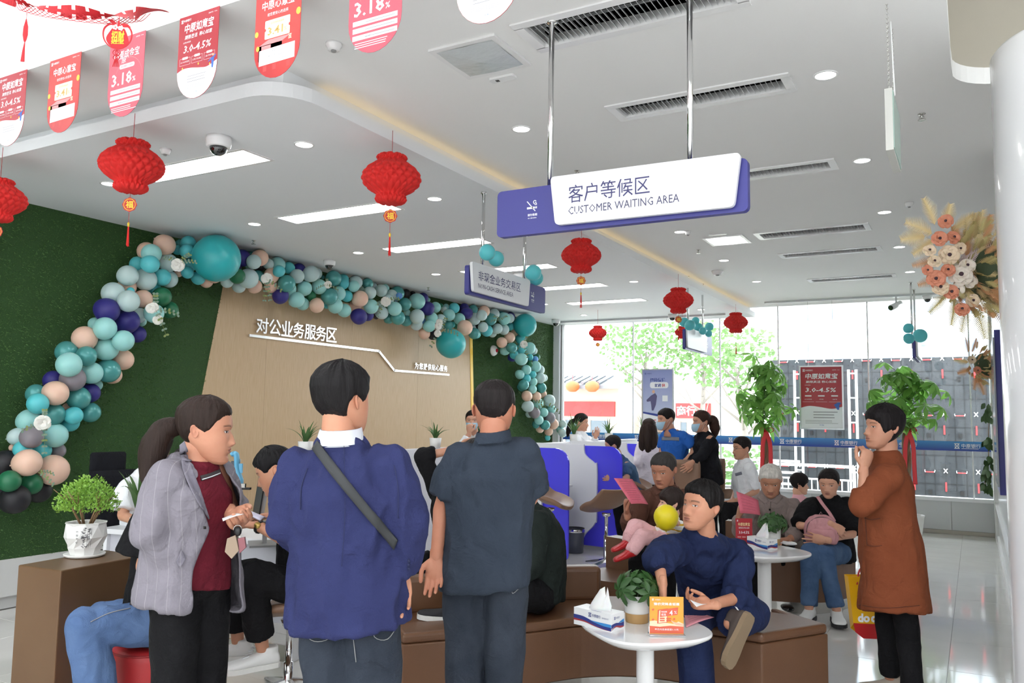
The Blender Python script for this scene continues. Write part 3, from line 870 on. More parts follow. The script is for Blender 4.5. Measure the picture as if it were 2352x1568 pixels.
 def shoe(s, S, fwd, mat, sole=None, L=.265, Wd=.048, Hh=.075, lift=0.0, name='shoe', up=None, mark=None):
  J = s.J; a = J['an' + S]; f = Vector(fwd).normalized(); u = Vector(up) if up is not None else UP.copy()
  u = (u - f * u.dot(f)).normalized(); r = f.cross(u)
  base = a - u * (.085 * L / .265 + lift)
  prof = [(-.30, .55, .62), (-.25, .78, .92), (-.12, .88, 1.0), (.05, .86, .95), (.22, .90, .72), (.42, 1.05, .58), (.58, 1.04, .50), (.68, .80, .42), (.725, .40, .28)]
  b = MB(); b.rings([ringpts(base + f * (q * L) + u * (Hh * h * .5 + .012), r, u, Wd * w, Hh * h * .5, Hh * h * .5, 16, 2.4) for q, w, h in prof])
  kk = L / .265; b.tube([base + u * .05 * kk - f * .03 * kk, base + u * .10 * kk - f * .03 * kk], [(.040 * kk, .046 * kk), (.040 * kk, .046 * kk)], 14, side=r)
  v, f_ = remesh(b, .006, 3)
  s.children.append((name, arr_mesh(name, [(v, f_)], mat), None))
  if sole:
   b = MB(); out = []
   for q, w, h in prof: out.append((q * L, Wd * w * 1.08))
   ring = [base + f * q + r * w for q, w in out] + [base + f * q - r * w for q, w in reversed(out)]
   b.prism(ring, u * .026)
   m = b.mesh('sole'); m.materials.append(sole); s.children.append(('sole', m, None))
  return s
 def add(s, name, mb, mat, label=None, smooth=True):
  m = mb.mesh(name, smooth); m.materials.append(mat); s.children.append((name, m, label)); return s
 def done(s):
  if hasattr(s, 'sk'):
   v, f = remesh(s.sk, max(s.vox * .8, .006), 4); s.parts.insert(0, (v, f, None))
  parts = [(p[0], p[1], p[2] if len(p) > 2 else None) for p in s.parts]
  m = arr_mesh('person', parts, s.skin)
  o = obj('person', m); tag(o, s.label, 'person', s.group)
  for nm, me, lb in s.children:
   c = obj(nm, me, o)
   if lb: c['label'] = lb
  return o
# ================================================================ ceiling fixtures
m_emit = M('panel_diffuser', (252, 253, 255), .5, emit=PANEL_E)
m_demit = M('downlight_lens', (255, 253, 248), .5, emit=DOWN_E)
ORD = ['nearest', 'second', 'third', 'fourth', 'fifth', 'sixth']
for k in range(6):
 yc = 3.685 + 1.42 * k
 t = thing('panel_light', '%s long bright panel light in the row on the lower soffit' % ORD[k], 'light', (-4.54, yc, ZL), group='panel lights in the soffit')
 fr = MB()
 for (a, c) in (((-.585, -.135, -.006), (.585, -.115, .004)), ((-.585, .115, -.006), (.585, .135, .004)), ((-.585, -.115, -.006), (-.565, .115, .004)), ((.565, -.115, -.006), (.585, .115, .004))):
  fr.aabb(a, c)
 m = fr.mesh('frame'); m.materials.append(m_white); obj('frame', m, t)
 m = MB().aabb((-.565, -.115, -.003), (.565, .115, .003)).mesh('diffuser'); m.materials.append(m_emit); obj('diffuser', m, t)
dl_ring = MB().rings([[Vector((r * math.cos(2 * math.pi * k / 28), r * math.sin(2 * math.pi * k / 28), z)) for k in range(28)] for r, z in ((.062, 0), (.061, -.005), (.052, -.006), (.050, -.002), (.050, 0))], cap=False).mesh('trim_ring', True)
dl_ring.materials.append(m_white)
dl_lens = MB().lathe([(.050, -.001), (.0495, -.003)], 28).mesh('lens'); dl_lens.materials.append(m_demit)
spots = [(-.625, 4.41 + 1.605 * k, ZM, 'over the open floor by the column') for k in range(5)] + [(-2.43, 4.40 + 1.60 * k, ZM, 'beside the grilles') for k in range(5)] + \
  [(-3.555, 3.67 + 1.41 * k, ZL, 'along the soffit edge') for k in range(7)] + [(-5.47, 3.68 + 1.40 * k, ZL, 'on the soffit near the turf wall') for k in range(7)]
cnt = {}
for x, y, z, where in spots:
 i = cnt.get(where, 0); cnt[where] = i + 1
 o = ['nearest', 'second', 'third', 'fourth', 'fifth', 'sixth', 'seventh'][i]
 t = thing('downlight', '%s small round downlight of the row %s' % (o, where), 'downlight', (x, y, z), group='round downlights')
 obj('trim_ring', dl_ring, t); obj('lens', dl_lens, t)
m_slat = M('grille_slat', (206, 207, 208), .4)
slat_mesh = {}
names = ['nearest and widest', 'second', 'third', 'fourth', 'fifth', 'farthest']
for gi, (ya, yb) in enumerate(GR):
 yc, hy = (ya + yb) / 2, (yb - ya) / 2
 t = thing('air_grille', '%s slatted air grille in the main ceiling' % names[gi], 'grille', ((HX0 + HX1) / 2, yc, ZM), group='ceiling air grilles')
 hx = (HX1 - HX0) / 2
 f = MB(); e = .045
 for lo, hi in (((-hx - e, -hy - e), (hx + e, -hy + .004)), ((-hx - e, hy - .004), (hx + e, hy + e)), ((-hx - e, -hy), (-hx + .004, hy)), ((hx - .004, -hy), (hx + e, hy))):
  f.aabb((lo[0], lo[1], -.008), (hi[0], hi[1], .0))
 for lo, hi in (((-hx, -hy), (hx, -hy + .004)), ((-hx, hy - .004), (hx, hy)), ((-hx, -hy), (-hx + .004, hy)), ((hx - .004, -hy), (hx, hy))):
  f.aabb((lo[0], lo[1], 0), (hi[0], hi[1], .05))
 m = f.mesh('frame'); m.materials.append(m_white); obj('frame', m, t)
 m = MB().aabb((-hx, -hy, .20), (hx, hy, .21)).mesh('duct_back'); m.materials.append(m_dark); obj('duct_back', m, t)
 hb = MB()
 for lo, hi in (((-hx - .004, -hy, .05), (-hx, hy, .2)), ((hx, -hy, .05), (hx + .004, hy, .2)), ((-hx, -hy - .004, .05), (hx, -hy, .2)), ((-hx, hy, .05), (hx, hy + .004, .2))): hb.aabb(lo, hi)
 m = hb.mesh('duct'); m.materials.append(m_dark); obj('duct', m, t)
 n = 34
 key = round(hy, 3)
 if key not in slat_mesh:
  sl = MB(); c_, s_ = math.cos(.5), math.sin(.5)
  sl.box((0, 0, .018), (.0011, hy, .018), Vector((c_, 0, s_)), Vector((0, 1, 0)), Vector((-s_, 0, c_)))
  slat_mesh[key] = sl.mesh('slat'); slat_mesh[key].materials.append(m_slat)
 for k in range(n):
  obj('slat', slat_mesh[key], t, mw=Matrix.Translation((-hx + (k + .5) * 2 * hx / n, 0, 0)))
 bar = MB(); bar.aabb((-hx, -.003, .036), (hx, .003, .048)); m = bar.mesh('cross_bar'); m.materials.append(m_slat); obj('cross_bar', m, t)
m_film = M('plastic_film', (222, 228, 230), .18, trans=.25, bump=(14, .5))
def square_panel(cx, cy, hs, label, fm, inner, cat):
 t = thing('ceiling_panel', label, cat, (cx, cy, ZM))
 f = MB()
 for lo, hi in (((-hs, -hs), (hs, -hs + .03)), ((-hs, hs - .03), (hs, hs)), ((-hs, -hs + .03), (-hs + .03, hs - .03)), ((hs - .03, -hs + .03), (hs, hs - .03))):
  f.aabb((lo[0], lo[1], -.012), (hi[0], hi[1], .0))
 m = f.mesh('frame'); m.materials.append(fm); obj('frame', m, t)
 g = MB(); N = 9; vs = []
 for i in range(N):
  for j in range(N):
   u, v = i / (N - 1) * 2 - 1, j / (N - 1) * 2 - 1
   sag = -.010 - .018 * (1 - max(abs(u), abs(v))) - .006 * abs(abs(u) - abs(v))
   vs.append((u * (hs - .03), v * (hs - .03), sag))
 g.add(vs, [(i * N + j, i * N + j + 1, (i + 1) * N + j + 1, (i + 1) * N + j) for i in range(N - 1) for j in range(N - 1)])
 m = g.mesh('cover', False); m.materials.append(inner); obj('cover', m, t)
 return t
square_panel(-2.115, 3.395, .19, 'square ceiling hatch covered with loose translucent film', m_wmatt, m_film, 'hatch')
square_panel(-2.12, 8.15, .20, 'small square bright light panel far along the main ceiling', m_white, M('cassette_light', (252, 253, 255), .5, emit=2.5), 'light')
def plate(px, py, z, hx, hy, label, cat, mat, btn=None):
 p = onZ(px, py, z)
 t = thing('ceiling_plate', label, cat, p)
 m = MB().prism([Vector((x, y, -.012)) for x, y in rrect(-hx, -hy, hx, hy, hy * .5)], (0, 0, .012)).mesh('body'); m.materials.append(mat); obj('body', m, t)
 if btn:
  m = MB().aabb((-hx * .55, -hy * .35, -.014), (-hx * .30, hy * .35, -.012)).mesh('sensor_window'); m.materials.append(m_black); obj('sensor_window', m, t)
plate(1155, 178, ZM, .075, .028, 'small oval receiver plate beside the ceiling hatch', 'sensor', m_white, True)
plate(1648, 537, ZM, .085, .016, 'thin white indicator bar beside the square light panel', 'sensor', m_white)
def sensor(px, py, z, label, r=.045, h=.035):
 p = onZ(px, py, z); t = thing('ceiling_sensor', label, 'sensor', p)
 m = MB().lathe([(r, 0), (r, -.012), (r * .8, -h * .7), (r * .72, -h), (.005, -h)], 24).mesh('body', True); m.materials.append(m_white); obj('body', m, t)
 m = MB().lathe([(r * .35, -h - .001), (r * .3, -h - .008), (.002, -h - .009)], 16).mesh('cap', True); m.materials.append(m_grey); obj('cap', m, t)
sensor(767, 100, ZM, 'white square motion sensor on the main ceiling near the red banners', .04)
sensor(380, 342, ZL, 'white motion sensor on the soffit above the left lantern', .035)
sensor(1648, 622, ZM, 'round smoke detector far along the main ceiling', .07, .05)
sensor(2088, 465, ZM, 'small sensor on the ceiling above the dried flowers', .035)
sensor(1580, 531, ZM, 'tiny white sensor next to a downlight behind the big sign', .03)
sensor(1193, 628, ZL, 'round smoke detector on the soffit above the second sign', .07, .05)
def sprinkler(px, py, z, label):
 p = onZ(px, py, z); t = thing('sprinkler', label, 'sprinkler', p)
 m = MB().lathe([(.022, 0), (.018, -.004), (.006, -.006), (.006, -.022), (.003, -.03)], 16).mesh('stem', True); m.materials.append(m_steel); obj('stem', m, t)
 m = MB().lathe([(.004, -.032), (.022, -.034), (.022, -.037), (.003, -.038)], 16).mesh('deflector'); m.materials.append(m_steel); obj('deflector', m, t)
 b = MB(); b.tube([(.005, 0, -.010), (.014, 0, -.02), (.003, 0, -.033)], .002, 6); b.tube([(-.005, 0, -.010), (-.014, 0, -.02), (-.003, 0, -.033)], .002, 6)
 m = b.mesh('yoke'); m.materials.append(m_steel); obj('yoke', m, t)
for a in ((2117, 262, ZM, 'steel sprinkler head on the ceiling left of the column'), (1326, 392, ZM, 'steel sprinkler head peeking over the big sign'), (1604, 574, ZM, 'steel sprinkler head beyond the big sign'),
   (984, 660, ZL, 'steel sprinkler head above the balloon arch'), (583, 552, ZL, 'steel sprinkler head by the big turquoise balloon')):
 sprinkler(*a)
m_dome = M('smoked_dome', (20, 22, 26), .05, spec=.9, coat=.6)
def dome(px, py, z, label, k=1.0):
 p = onZ(px, py, z); t = thing('dome_camera', label, 'camera', p)
 m = MB().lathe([(.065 * k, 0), (.066 * k, -.02 * k), (.062 * k, -.05 * k), (.055 * k, -.056 * k), (.02 * k, -.056 * k)], 28).mesh('housing', True); m.materials.append(m_white); obj('housing', m, t)
 m = MB().lathe([(.046 * k * math.cos(a), -.055 * k - .045 * k * math.sin(a)) for a in [0, .3, .6, .9, 1.2, 1.5]], 24).mesh('dome', True); m.materials.append(m_dome); obj('dome', m, t)
dome(503, 315, ZL, 'white dome camera on the soffit beside the nearest panel light', 1.15)
dome(757, 598, ZL, 'white dome camera above the middle of the balloon arch')
dome(1142, 582, ZL, 'dome camera behind the balloons of the second sign')
dome(1277, 734, ZL, 'dome camera at the end of the turf wall by the window', 1.1)
dome(1544, 722, ZL, 'dome camera near the window left of the third sign')
dome(2130, 678, ZM, 'dome camera at the top of the window beside the dried flowers')
t = thing('bullet_camera', 'white bullet camera on a bracket hanging before the window', 'camera', onZ(2058, 680, ZM))
q = A(2056, 718, (onZ(2058, 680, ZM) - Vector((0, 0, EYE))).dot(-CAM_B)) - t.location
m = MB().lathe([(.06, 0), (.06, -.01), (.014, -.012), (.012, -.10)], 20).mesh('bracket', True); m.materials.append(m_white); obj('bracket', m, t)
d = (-CAM_R * .8 + CAM_B * .5 - UP * .35).normalized()
m = MB().tube([Vector((0, 0, -.13)) - d * .10, Vector((0, 0, -.13)) + d * .14], .042, 18).mesh('barrel', True); m.materials.append(m_white); obj('barrel', m, t)
m = MB().tube([Vector((0, 0, -.13)) + d * .139, Vector((0, 0, -.13)) + d * .150], .036, 18).mesh('lens'); m.materials.append(m_dome); obj('lens', m, t)
ex = onZ(2045, 36, ZM)
ey0, ey1 = 3.75, 4.02
t = thing('exit_sign_box', 'thin hanging sign box seen edge-on on two chains near the column', 'sign', (-.277, 3.885, 2.55))
zb = [onX(2045, y, -.277).z for y in (222, 348)]
m = MB().aabb((-.015, -.18, zb[1] - 2.55), (.015, .18, zb[0] - 2.55)).mesh('box'); m.materials.append(M('sign_box', (190, 190, 184), .4)); obj('box', m, t)
m = MB().aabb((.0152, -.175, zb[1] - 2.54), (.019, .175, zb[0] - 2.56)).mesh('face'); m.materials.append(M('green_clear', (150, 175, 165), .2)); obj('face', m, t)
link = MB()
def torus(b, c, R, r, X, Y, n=10, k=5):
 rings_ = []
 for i in range(n):
  a = 2 * math.pi * i / n; o_ = X * math.cos(a) + Y * math.sin(a); Z_ = X.cross(Y)
  rings_.append([c + o_ * (R + r * math.cos(2 * math.pi * j / k)) + Z_ * (r * math.sin(2 * math.pi * j / k)) for j in range(k)])
 rings_.append(rings_[0]); b.rings(rings_, cap=False)
for yy_ in (-.13, .13):
 b = MB(); z = zb[0] - 2.55; i = 0
 while z < ZM - 2.55:
  torus(b, Vector((0, yy_, z + .006)), .0038, .0009, Vector((1, 0, 0)) if i % 2 else Vector((0, 1, 0)), Vector((0, 0, 1.5))); z += .0105; i += 1
 m = b.mesh('chain'); m.materials.append(m_steel); obj('chain', m, t)
m = MB().tube([(0, 0, zb[0] - 2.55), (.01, .03, .45), (0, .05, ZM - 2.55)], .003, 6).mesh('cable'); m.materials.append(m_white); obj('cable', m, t)
# ================================================================ hanging signs
m_sblue = M('sign_blue', (52, 52, 130), .4)
m_sface = M('sign_white', (228, 229, 232), .4)
m_stext = M('sign_text_navy', (58, 56, 104), .5)
m_stext2 = M('sign_text_grey', (70, 68, 100), .5)
def hang_sign(name, label, mw, W_, H_, panel, zh, zt, poles, cn, en, ct, et, smoke, ptop):
 t = thing(name, label, 'sign', mw=mw)
 m = MB().prism([Vector((x, y, -.02)) for x, y in rrect(0, 0, W_, H_, .022)], (0, 0, .035)).mesh('board'); m.materials.append(m_sblue); obj('board', m, t)
 pp = smooth_corner(panel, .022)
 m = MB().prism([Vector((x, y, .020)) for x, y in pp], (0, 0, .022)).mesh('face_panel'); m.materials.append(m_sface); obj('face_panel', m, t)
 if cn:
  lettering(t, cn, m_stext, ct[0], ct[1], h=ct[2], w=ct[3], z=.0432, name='lettering')
  lettering(t, en, m_stext2, et[0], et[1], h=et[2], w=et[3], z=.0432, name='lettering')
 sxx, syy, sc = smoke
 no_smoking(t, sxx, syy, sc)
 for i, x in enumerate(poles):
  m = MB().tube([(x, H_ * .6, -.030), (x, ptop - mw.translation.z, -.030)], .0125, 16).mesh('pole', True); m.materials.append(m_chrome); obj('pole', m, t)
  m = MB().tube([(x, ptop - mw.translation.z - .012, -.030), (x, ptop - mw.translation.z, -.030)], .022, 16).mesh('pole_cap', True); m.materials.append(m_chrome); obj('pole_cap', m, t)
 return t
def smooth_corner(p, r, n=4):
 out = []; N = len(p)
 for i in range(N):
  a, b, c = Vector((*p[i - 1], 0)), Vector((*p[i], 0)), Vector((*p[(i + 1) % N], 0))
  u = (a - b).normalized() * r; v = (c - b).normalized() * r
  for k in range(n + 1):
   q = k / n; w = (b + u) * (1 - q) ** 2 + b * (2 * q * (1 - q)) + (b + v) * q * q
   out.append((w.x, w.y))
 return out
def no_smoking(t, x, y, s):
 b = MB(); z = .0160
 def bar(x0, y0, x1, y1, w):
  d = Vector((x1 - x0, y1 - y0, 0)); n_ = Vector((-d.y, d.x, 0)).normalized() * w / 2
  p = Vector((x0, y0, z)); q = Vector((x1, y1, z)); b.add([p - n_, q - n_, q + n_, p + n_], [(0, 1, 2, 3)])
 u = s / 10
 bar(x, y + 2 * u, x + 7.2 * u, y + 2 * u, 1.7 * u); bar(x + 7.6 * u, y + 2 * u, x + 8.3 * u, y + 2 * u, 1.7 * u); bar(x + 8.7 * u, y + 2 * u, x + 9.6 * u, y + 2 * u, 1.7 * u)
 bar(x, y + 8 * u, x + 8 * u, y - 1.0 * u, .8 * u)
 for p, q in (((8, 4), (8, 5)), ((8, 5), (6.6, 5.6)), ((6.6, 5.6), (6, 7)), ((6, 7), (7, 8.2)), ((7, 8.2), (8.4, 8)), ((9.2, 4), (9.2, 5.6)), ((9.2, 5.6), (7.6, 6.6)), ((8.4, 8), (8.6, 7))):
  bar(x + p[0] * u, y + p[1] * u, x + q[0] * u, y + q[1] * u, .6 * u)
 m = b.mesh('no_smoking_symbol'); m.materials.append(m_wprint); obj('no_smoking_symbol', m, t)
 lettering(t, '请勿吸烟', m_wprint, x + s * .06, y - s * .52, w=s * .92, z=.0160, bold=.01)
 lettering(t, 'NO SMOKING', m_wprint, x + s * .10, y - s * .74, w=s * .82, h=s * .10, z=.0160, bold=.012)
Xd, Yd, Zd = Vector((1, 0, 0)), Vector((0, 1, 0)), Vector((0, 0, 1))
big = hang_sign('hanging_sign', 'large blue and white hanging sign reading customer waiting area', basis((-1.873, 3.19, 2.358), Xd, Zd), 1.130, .212,
   [(.282 + .026, .022), (1.130 - .048, .016), (1.130 - .020, .228), (.282, .238)], 0, 0, (.246, .888), '客户等候区', 'CUSTOMER WAITING AREA',
   (.372, .110, .078, .368), (.372, .060, .034, .492), (.155, .108, .052), ZM)
hang_sign('hanging_sign', 'blue and white hanging sign reading non-cash service area seen obliquely', basis((-3.09, 4.834, 2.400), Yd, Zd), 1.185, .212,
   [(.026, .022), (.846, .016), (.870, .228), (0, .232)], 0, 0, (.255, .900), '非现金业务交易区', 'NON-CASH SERVICE AREA',
   (.085, .110, .070, .625), (.085, .056, .034, .508), (.935, .105, .052), ZL)
hang_sign('hanging_sign', 'pale hanging sign under balloons by the window seen obliquely', basis((-3.09, 9.81, 2.405), Yd, Zd), 1.185, .25,
   [(.026, .022), (.846, .016), (.870, .262), (0, .268)], 0, 0, (.255, .900), '', '', None, None, (.935, .125, .052), ZM)
hang_sign('hanging_sign', 'hanging sign seen edge-on under balloons in front of the far window', basis((-.640, 11.45, 2.36), Yd, Zd), 1.0, .22,
   [(.026, .022), (.82, .016), (.84, .228), (0, .232)], 0, 0, (.2, .85), '', '', None, None, (.90, .105, .052), ZM)
# ================================================================ paper lanterns
m_paper = M('red_tissue', (214, 34, 30), .75, sub=.25, bump=(80, .1))
m_thread = M('red_thread', (170, 30, 34), .6)
m_tagred = M('tag_red', (186, 34, 34), .5)
m_taggold = M('tag_gold', (232, 190, 60), .4, .3)
def lantern_mesh(R, H, n=20):
 prof = [(-.5, .34), (-.495, .42), (-.46, .50), (-.41, .545), (-.365, .52), (-.335, .47), (-.30, .54), (-.25, .68), (-.18, .84), (-.10, .95), (-.02, 1.0), (.07, .985), (.15, .91), (.22, .80), (.28, .67), (.325, .55), (.355, .47), (.39, .49), (.43, .53), (.47, .48), (.495, .38), (.5, .28)]
 zs = np.array([p[0] for p in prof]); rr = np.array([p[1] for p in prof])
 K, N = 72, n * 10
 rings_ = []
 for i in range(K):
  z = -.5 + i / (K - 1); r = float(np.interp(z, zs, rr)); ring = []
  for k in range(N):
   th = 2 * math.pi * k / N
   u = th * n / (2 * math.pi); v = z * 9.0
   sh = .5 * (1 - math.cos(math.pi * v)) * .5
   a1 = abs(math.sin(math.pi * (u + sh))); a2 = abs(math.sin(math.pi * (u - sh)))
   h = min(a1, a2)
   rim = 1.0 if abs(z) < .34 else 1.35
   q = r * (1 - .105 * rim * (1 - h) * (1 if abs(z) < .34 else .9))
   zz = z + (.012 * math.cos(th * n * .5) if abs(z) > .40 else 0)
   ring.append(Vector((R * q * math.cos(th), R * q * math.sin(th), H * zz)))
  rings_.append(ring)
 b = MB(); b.rings(rings_, cap=True)
 m = b.mesh('lantern_body', True); m.materials.append(m_paper); return m
LM = lantern_mesh(.18, .30)
def lantern(c, label, k=1.0, ztop=None, tagged=True, tassel=True, rz=0.0):
 t = thing('paper_lantern', label, 'lantern', c, rz, group='red paper lanterns')
 t.scale = (1, 1, 1)
 o = obj('body', LM, t); o.scale = (k, k, k)
 m = MB().tube([(0, 0, .14 * k), (0, 0, ztop - c[2])], .0016, 6).mesh('string'); m.materials.append(m_thread); obj('string', m, t)
 if tagged:
  z0 = -.15 * k
  m = MB().tube([(0, 0, z0 + .01), (0, 0, z0 - .045 * k)], .0012, 5).mesh('thread'); m.materials.append(m_thread); obj('thread', m, t)
  tb_ = thing('x', None, None); bpy.data.objects.remove(tb_)
  g = bpy.data.objects.new('tag', None); COL.objects.link(g); g.parent = t
  f = facing(0); rr_ = CAM_R
  g.matrix_local = Matrix.Rotation(-rz, 4, 'Z') @ basis((0, 0, z0 - .075 * k), (rr_.x, rr_.y, 0), (0, 0, 1))
  pl = [(.040 * k * math.cos(a) * (1 + .05 * math.cos(8 * a)), .040 * k * math.sin(a) * (1 + .05 * math.cos(8 * a))) for a in [2 * math.pi * i / 40 for i in range(40)]]
  flat(g, 'disc', pl, m_tagred, -.0015, .003)
  ring = MB()
  for zz in (.0017, -.0017):
   ring.add([(.034 * k * math.cos(2 * math.pi * i / 32), .034 * k * math.sin(2 * math.pi * i / 32), zz) for i in range(32)] + [(.031 * k * math.cos(2 * math.pi * i / 32), .031 * k * math.sin(2 * math.pi * i / 32), zz) for i in range(32)],
      [(i, (i + 1) % 32, 32 + (i + 1) % 32, 32 + i) for i in range(32)])
  m = ring.mesh('gold_ring'); m.materials.append(m_taggold); obj('gold_ring', m, g)
  lettering(g, '福', m_taggold, 0, -.021 * k, h=.043 * k, bold=.02, z=.0022, align='c')
 if tassel:
  z1 = -.15 * k - .118 * k
  m = MB().tube([(0, 0, z1), (0, 0, z1 - .06 * k)], .0015, 5).mesh('cord'); m.materials.append(m_thread); obj('cord', m, t)
  m = MB().lathe([(.004 * k, z1 - .06 * k), (.007 * k, z1 - .068 * k), (.005 * k, z1 - .085 * k)], 10).mesh('bead', True); m.materials.append(m_taggold); obj('bead', m, t)
  b = MB(); rnd = random.Random(2)
  for i in range(16):
   a = rnd.random() * 6.28; r = .006 * k * rnd.random()
   b.tube([(r * .6 * math.cos(a), r * .6 * math.sin(a), z1 - .085 * k), (r * 1.6 * math.cos(a), r * 1.6 * math.sin(a), z1 - (.19 + .01 * rnd.random()) * k)], .0017 * k, 4)
  m = b.mesh('tassel'); m.materials.append(m_paper); obj('tassel', m, t)
 return t
lantern(onY(303, 381, 2.93), 'red honeycomb paper lantern hanging before the nearest panel light', 1.0, ZL + .05)
lantern(onX(899, 411, -3.0), 'red honeycomb paper lantern above the wood-panel lettering, left of the big sign', 1.0, ZL + .05, rz=.2)
lantern(onY(-6, 459, 2.93) if False else onY(-2, 459, 2.93), 'red honeycomb paper lantern cut by the left edge of the picture', .93, ZL + .05)
lantern(onX(1335, 587, -3.0), 'red honeycomb paper lantern just below the big waiting-area sign', 1.0, ZL + .05, rz=.4)
lantern(onX(1558, 690, -3.0), 'red paper lantern above the balloons of the pale sign', 1.0, ZL + .05, rz=.1)
lantern(onX(1690, 741, -3.03), 'plain red paper lantern over the window, right of the pale sign', 1.0, ZL + .05, rz=.3, tagged=False)
lantern(A(1373, 765, 12.6), 'small bright red paper lantern near the turf wall end by the window', .78, ZL, rz=.5, tassel=False)
lantern(A(1567, 763, 12.9), 'small red paper lantern half hidden behind the pale sign', .66, ZL, rz=.2, tagged=False, tassel=False)
# ================================================================ banners along the edge of the luminous ceiling
m_ban = {'A': M('banner_crimson', (176, 40, 52), .35), 'B': M('banner_red', (184, 44, 50), .35, var=(3, (206, 70, 62), .9)), 'C': M('banner_rose', (198, 86, 102), .35)}
m_ivory = M('banner_ivory', (244, 230, 196), .5)
m_gtext = M('banner_gold_text', (214, 170, 96), .5)
m_bgrey = M('print_grey', (150, 150, 156), .6)
m_bblue = M('print_blue', (70, 110, 190), .6)
m_bskin = M('print_skin', (236, 190, 160), .6)
m_coin = M('print_coin', (240, 196, 80), .6)
m_rose2 = M('print_rose', (224, 150, 150), .6)
BW, BH = .262, .40
def tongue(w, h, yb, n=14):
 r = w / 2; pts = [(-r, 0)]
 for k in range(n + 1):
  a = math.pi + math.pi * k / n; pts.append((r * math.cos(a), -h + yb + yb * math.sin(a)))
 return pts + [(r, 0)]
def para(t, x, y, w, n, mat, z, lh=.008, th=.0032, rag=.15, seed=0):
 rn = random.Random(seed)
 for i in range(n):
  flat(t, 'print_line', rect(x, y - i * lh, x + w * (1 - rag * rn.random()), y - i * lh + th), mat, z, .0002)
def banner(x, kind, label, i):
 t = thing('hanging_banner', label, 'banner', mw=basis((x, 2.417, 3.352), Xd, Zd), group='red product banners')
 z = .0016
 flat(t, 'sheet', tongue(BW, BH, .135), m_ban[kind], -.001, .002)
 bank_logo(t, -.118, -.030, .016, m_wprint, z); lettering(t, '中原银行', m_wprint, -.101, -.027, h=.012, z=z, bold=.01)
 lettering(t, '金融热线：95186', m_wprint, .118, -.021, h=.007, z=z, align='r')
 if kind == 'A':
  lettering(t, '中原如意宝', m_wprint, 0, -.083, w=.190, h=.046, z=z, bold=.02, align='c', slant=.12)
  lettering(t, '期限灵活  称心如意', m_wprint, 0, -.112, w=.178, h=.020, z=z, bold=.012, align='c', slant=.12)
  lettering(t, '业绩比较基准', m_wprint, -.098, -.130, h=.008, z=z)
  lettering(t, '3.0-4.5%', m_wprint, -.004, -.176, w=.180, h=.036, z=z, bold=.014, align='c', slant=.15)
  for k, s in enumerate(('35-730天任选', '1万元起', '二级 中低风险')):
   x0 = -.116 + k * .080
   for r in (rect(x0, -.232, x0 + .070, -.2312), rect(x0, -.200, x0 + .070, -.1992), rect(x0, -.232, x0 + .0008, -.1992), rect(x0 + .0692, -.232, x0 + .070, -.1992)):
    flat(t, 'print_line', r, m_wprint, z - .0006, .0002)
   flat(t, 'print_label', rrect(x0 + .017, -.205, x0 + .053, -.194, .003, 2), m_wprint, z - .0004, .0003)
   lettering(t, s, m_wprint, x0 + .035, -.221, w=.056, h=.0085, z=z, align='c')
  top = [(-.131, -.262), (-.09, -.250), (-.04, -.252), (.02, -.262), (.07, -.266), (.131, -.245)]
  tp = tongue(BW, BH, .135)
  low = [p for p in tp if p[1] < -.266]
  flat(t, 'wave', [*smooth_edge(top), *reversed(low)] if False else smooth_edge(top) + list(reversed([p for p in tongue(BW * .995, BH - .001, .135) if p[1] < -.2])), m_wprint, .0010, .0003)
  para(t, -.06, -.292, .13, 3, m_bgrey, z, .013, .0022, .2, i); para(t, -.07, -.335, .13, 3, m_bgrey, z, .0065, .0012, .2, i + 1)
  lettering(t, '95186', m_bblue, 0, -.372, h=.006, z=z, align='c', bold=.01)
  for cx_, cy_ in ((-.095, -.247), (.01, -.242), (.085, -.258)): flat(t, 'print_coin', [(cx_ + .004 * math.cos(a), cy_ + .006 * math.sin(a)) for a in np.linspace(0, 6.28, 9)[:-1]], m_coin, z - .0003, .0003)
  flat(t, 'print_figure', [(.098, -.278), (.108, -.278), (.112, -.235), (.124, -.222), (.120, -.219), (.109, -.227), (.094, -.231), (.076, -.243), (.075, -.248), (.095, -.240)], m_bblue, z, .0003)
  flat(t, 'print_figure', [(.105 + .006 * math.cos(a), -.219 + .006 * math.sin(a)) for a in np.linspace(0, 6.28, 9)[:-1]], m_bskin, z, .0003)
 elif kind == 'B':
  lettering(t, '中原心意宝', m_wprint, 0, -.092, w=.186, h=.042, z=z, bold=.016, align='c')
  lettering(t, '给您更安心的选择', m_wprint, 0, -.122, w=.120, h=.015, z=z, align='c')
  tk = rrect(-.072, -.222, .072, -.140, .004, 2)
  flat(t, 'print_ticket', tk, m_ivory, z - .0006, .0004)
  for sx_ in (-.072, .072): flat(t, 'print_notch', [(sx_ + .007 * math.cos(a), -.181 + .007 * math.sin(a)) for a in np.linspace(0, 6.28, 11)[:-1]], m_ban['B'], z - .0001, .0003)
  lettering(t, '近7日年化收益率', m_gtext, 0, -.160, w=.075, h=.009, z=z, align='c')
  lettering(t, '3.41', m_gtext, -.055, -.208, w=.088, h=.036, z=z, bold=.016); lettering(t, '%', m_gtext, .040, -.203, h=.016, z=z)
  flat(t, 'print_podium', [(-.105, -.246), (-.05, -.226), (.075, -.226), (.03, -.246)], m_rose2, z - .0007, .0003)
  flat(t, 'print_podium', rect(-.105, -.37 if False else -.315, .03, -.246), M('print_red_light', (206, 74, 72), .5), z - .0008, .0002)
  bank_logo(t, .066, -.245, .020, m_ivory, z)
  flat(t, 'print_label', rect(-.088, -.266, -.034, -.249), m_rose2, z - .0003, .0003)
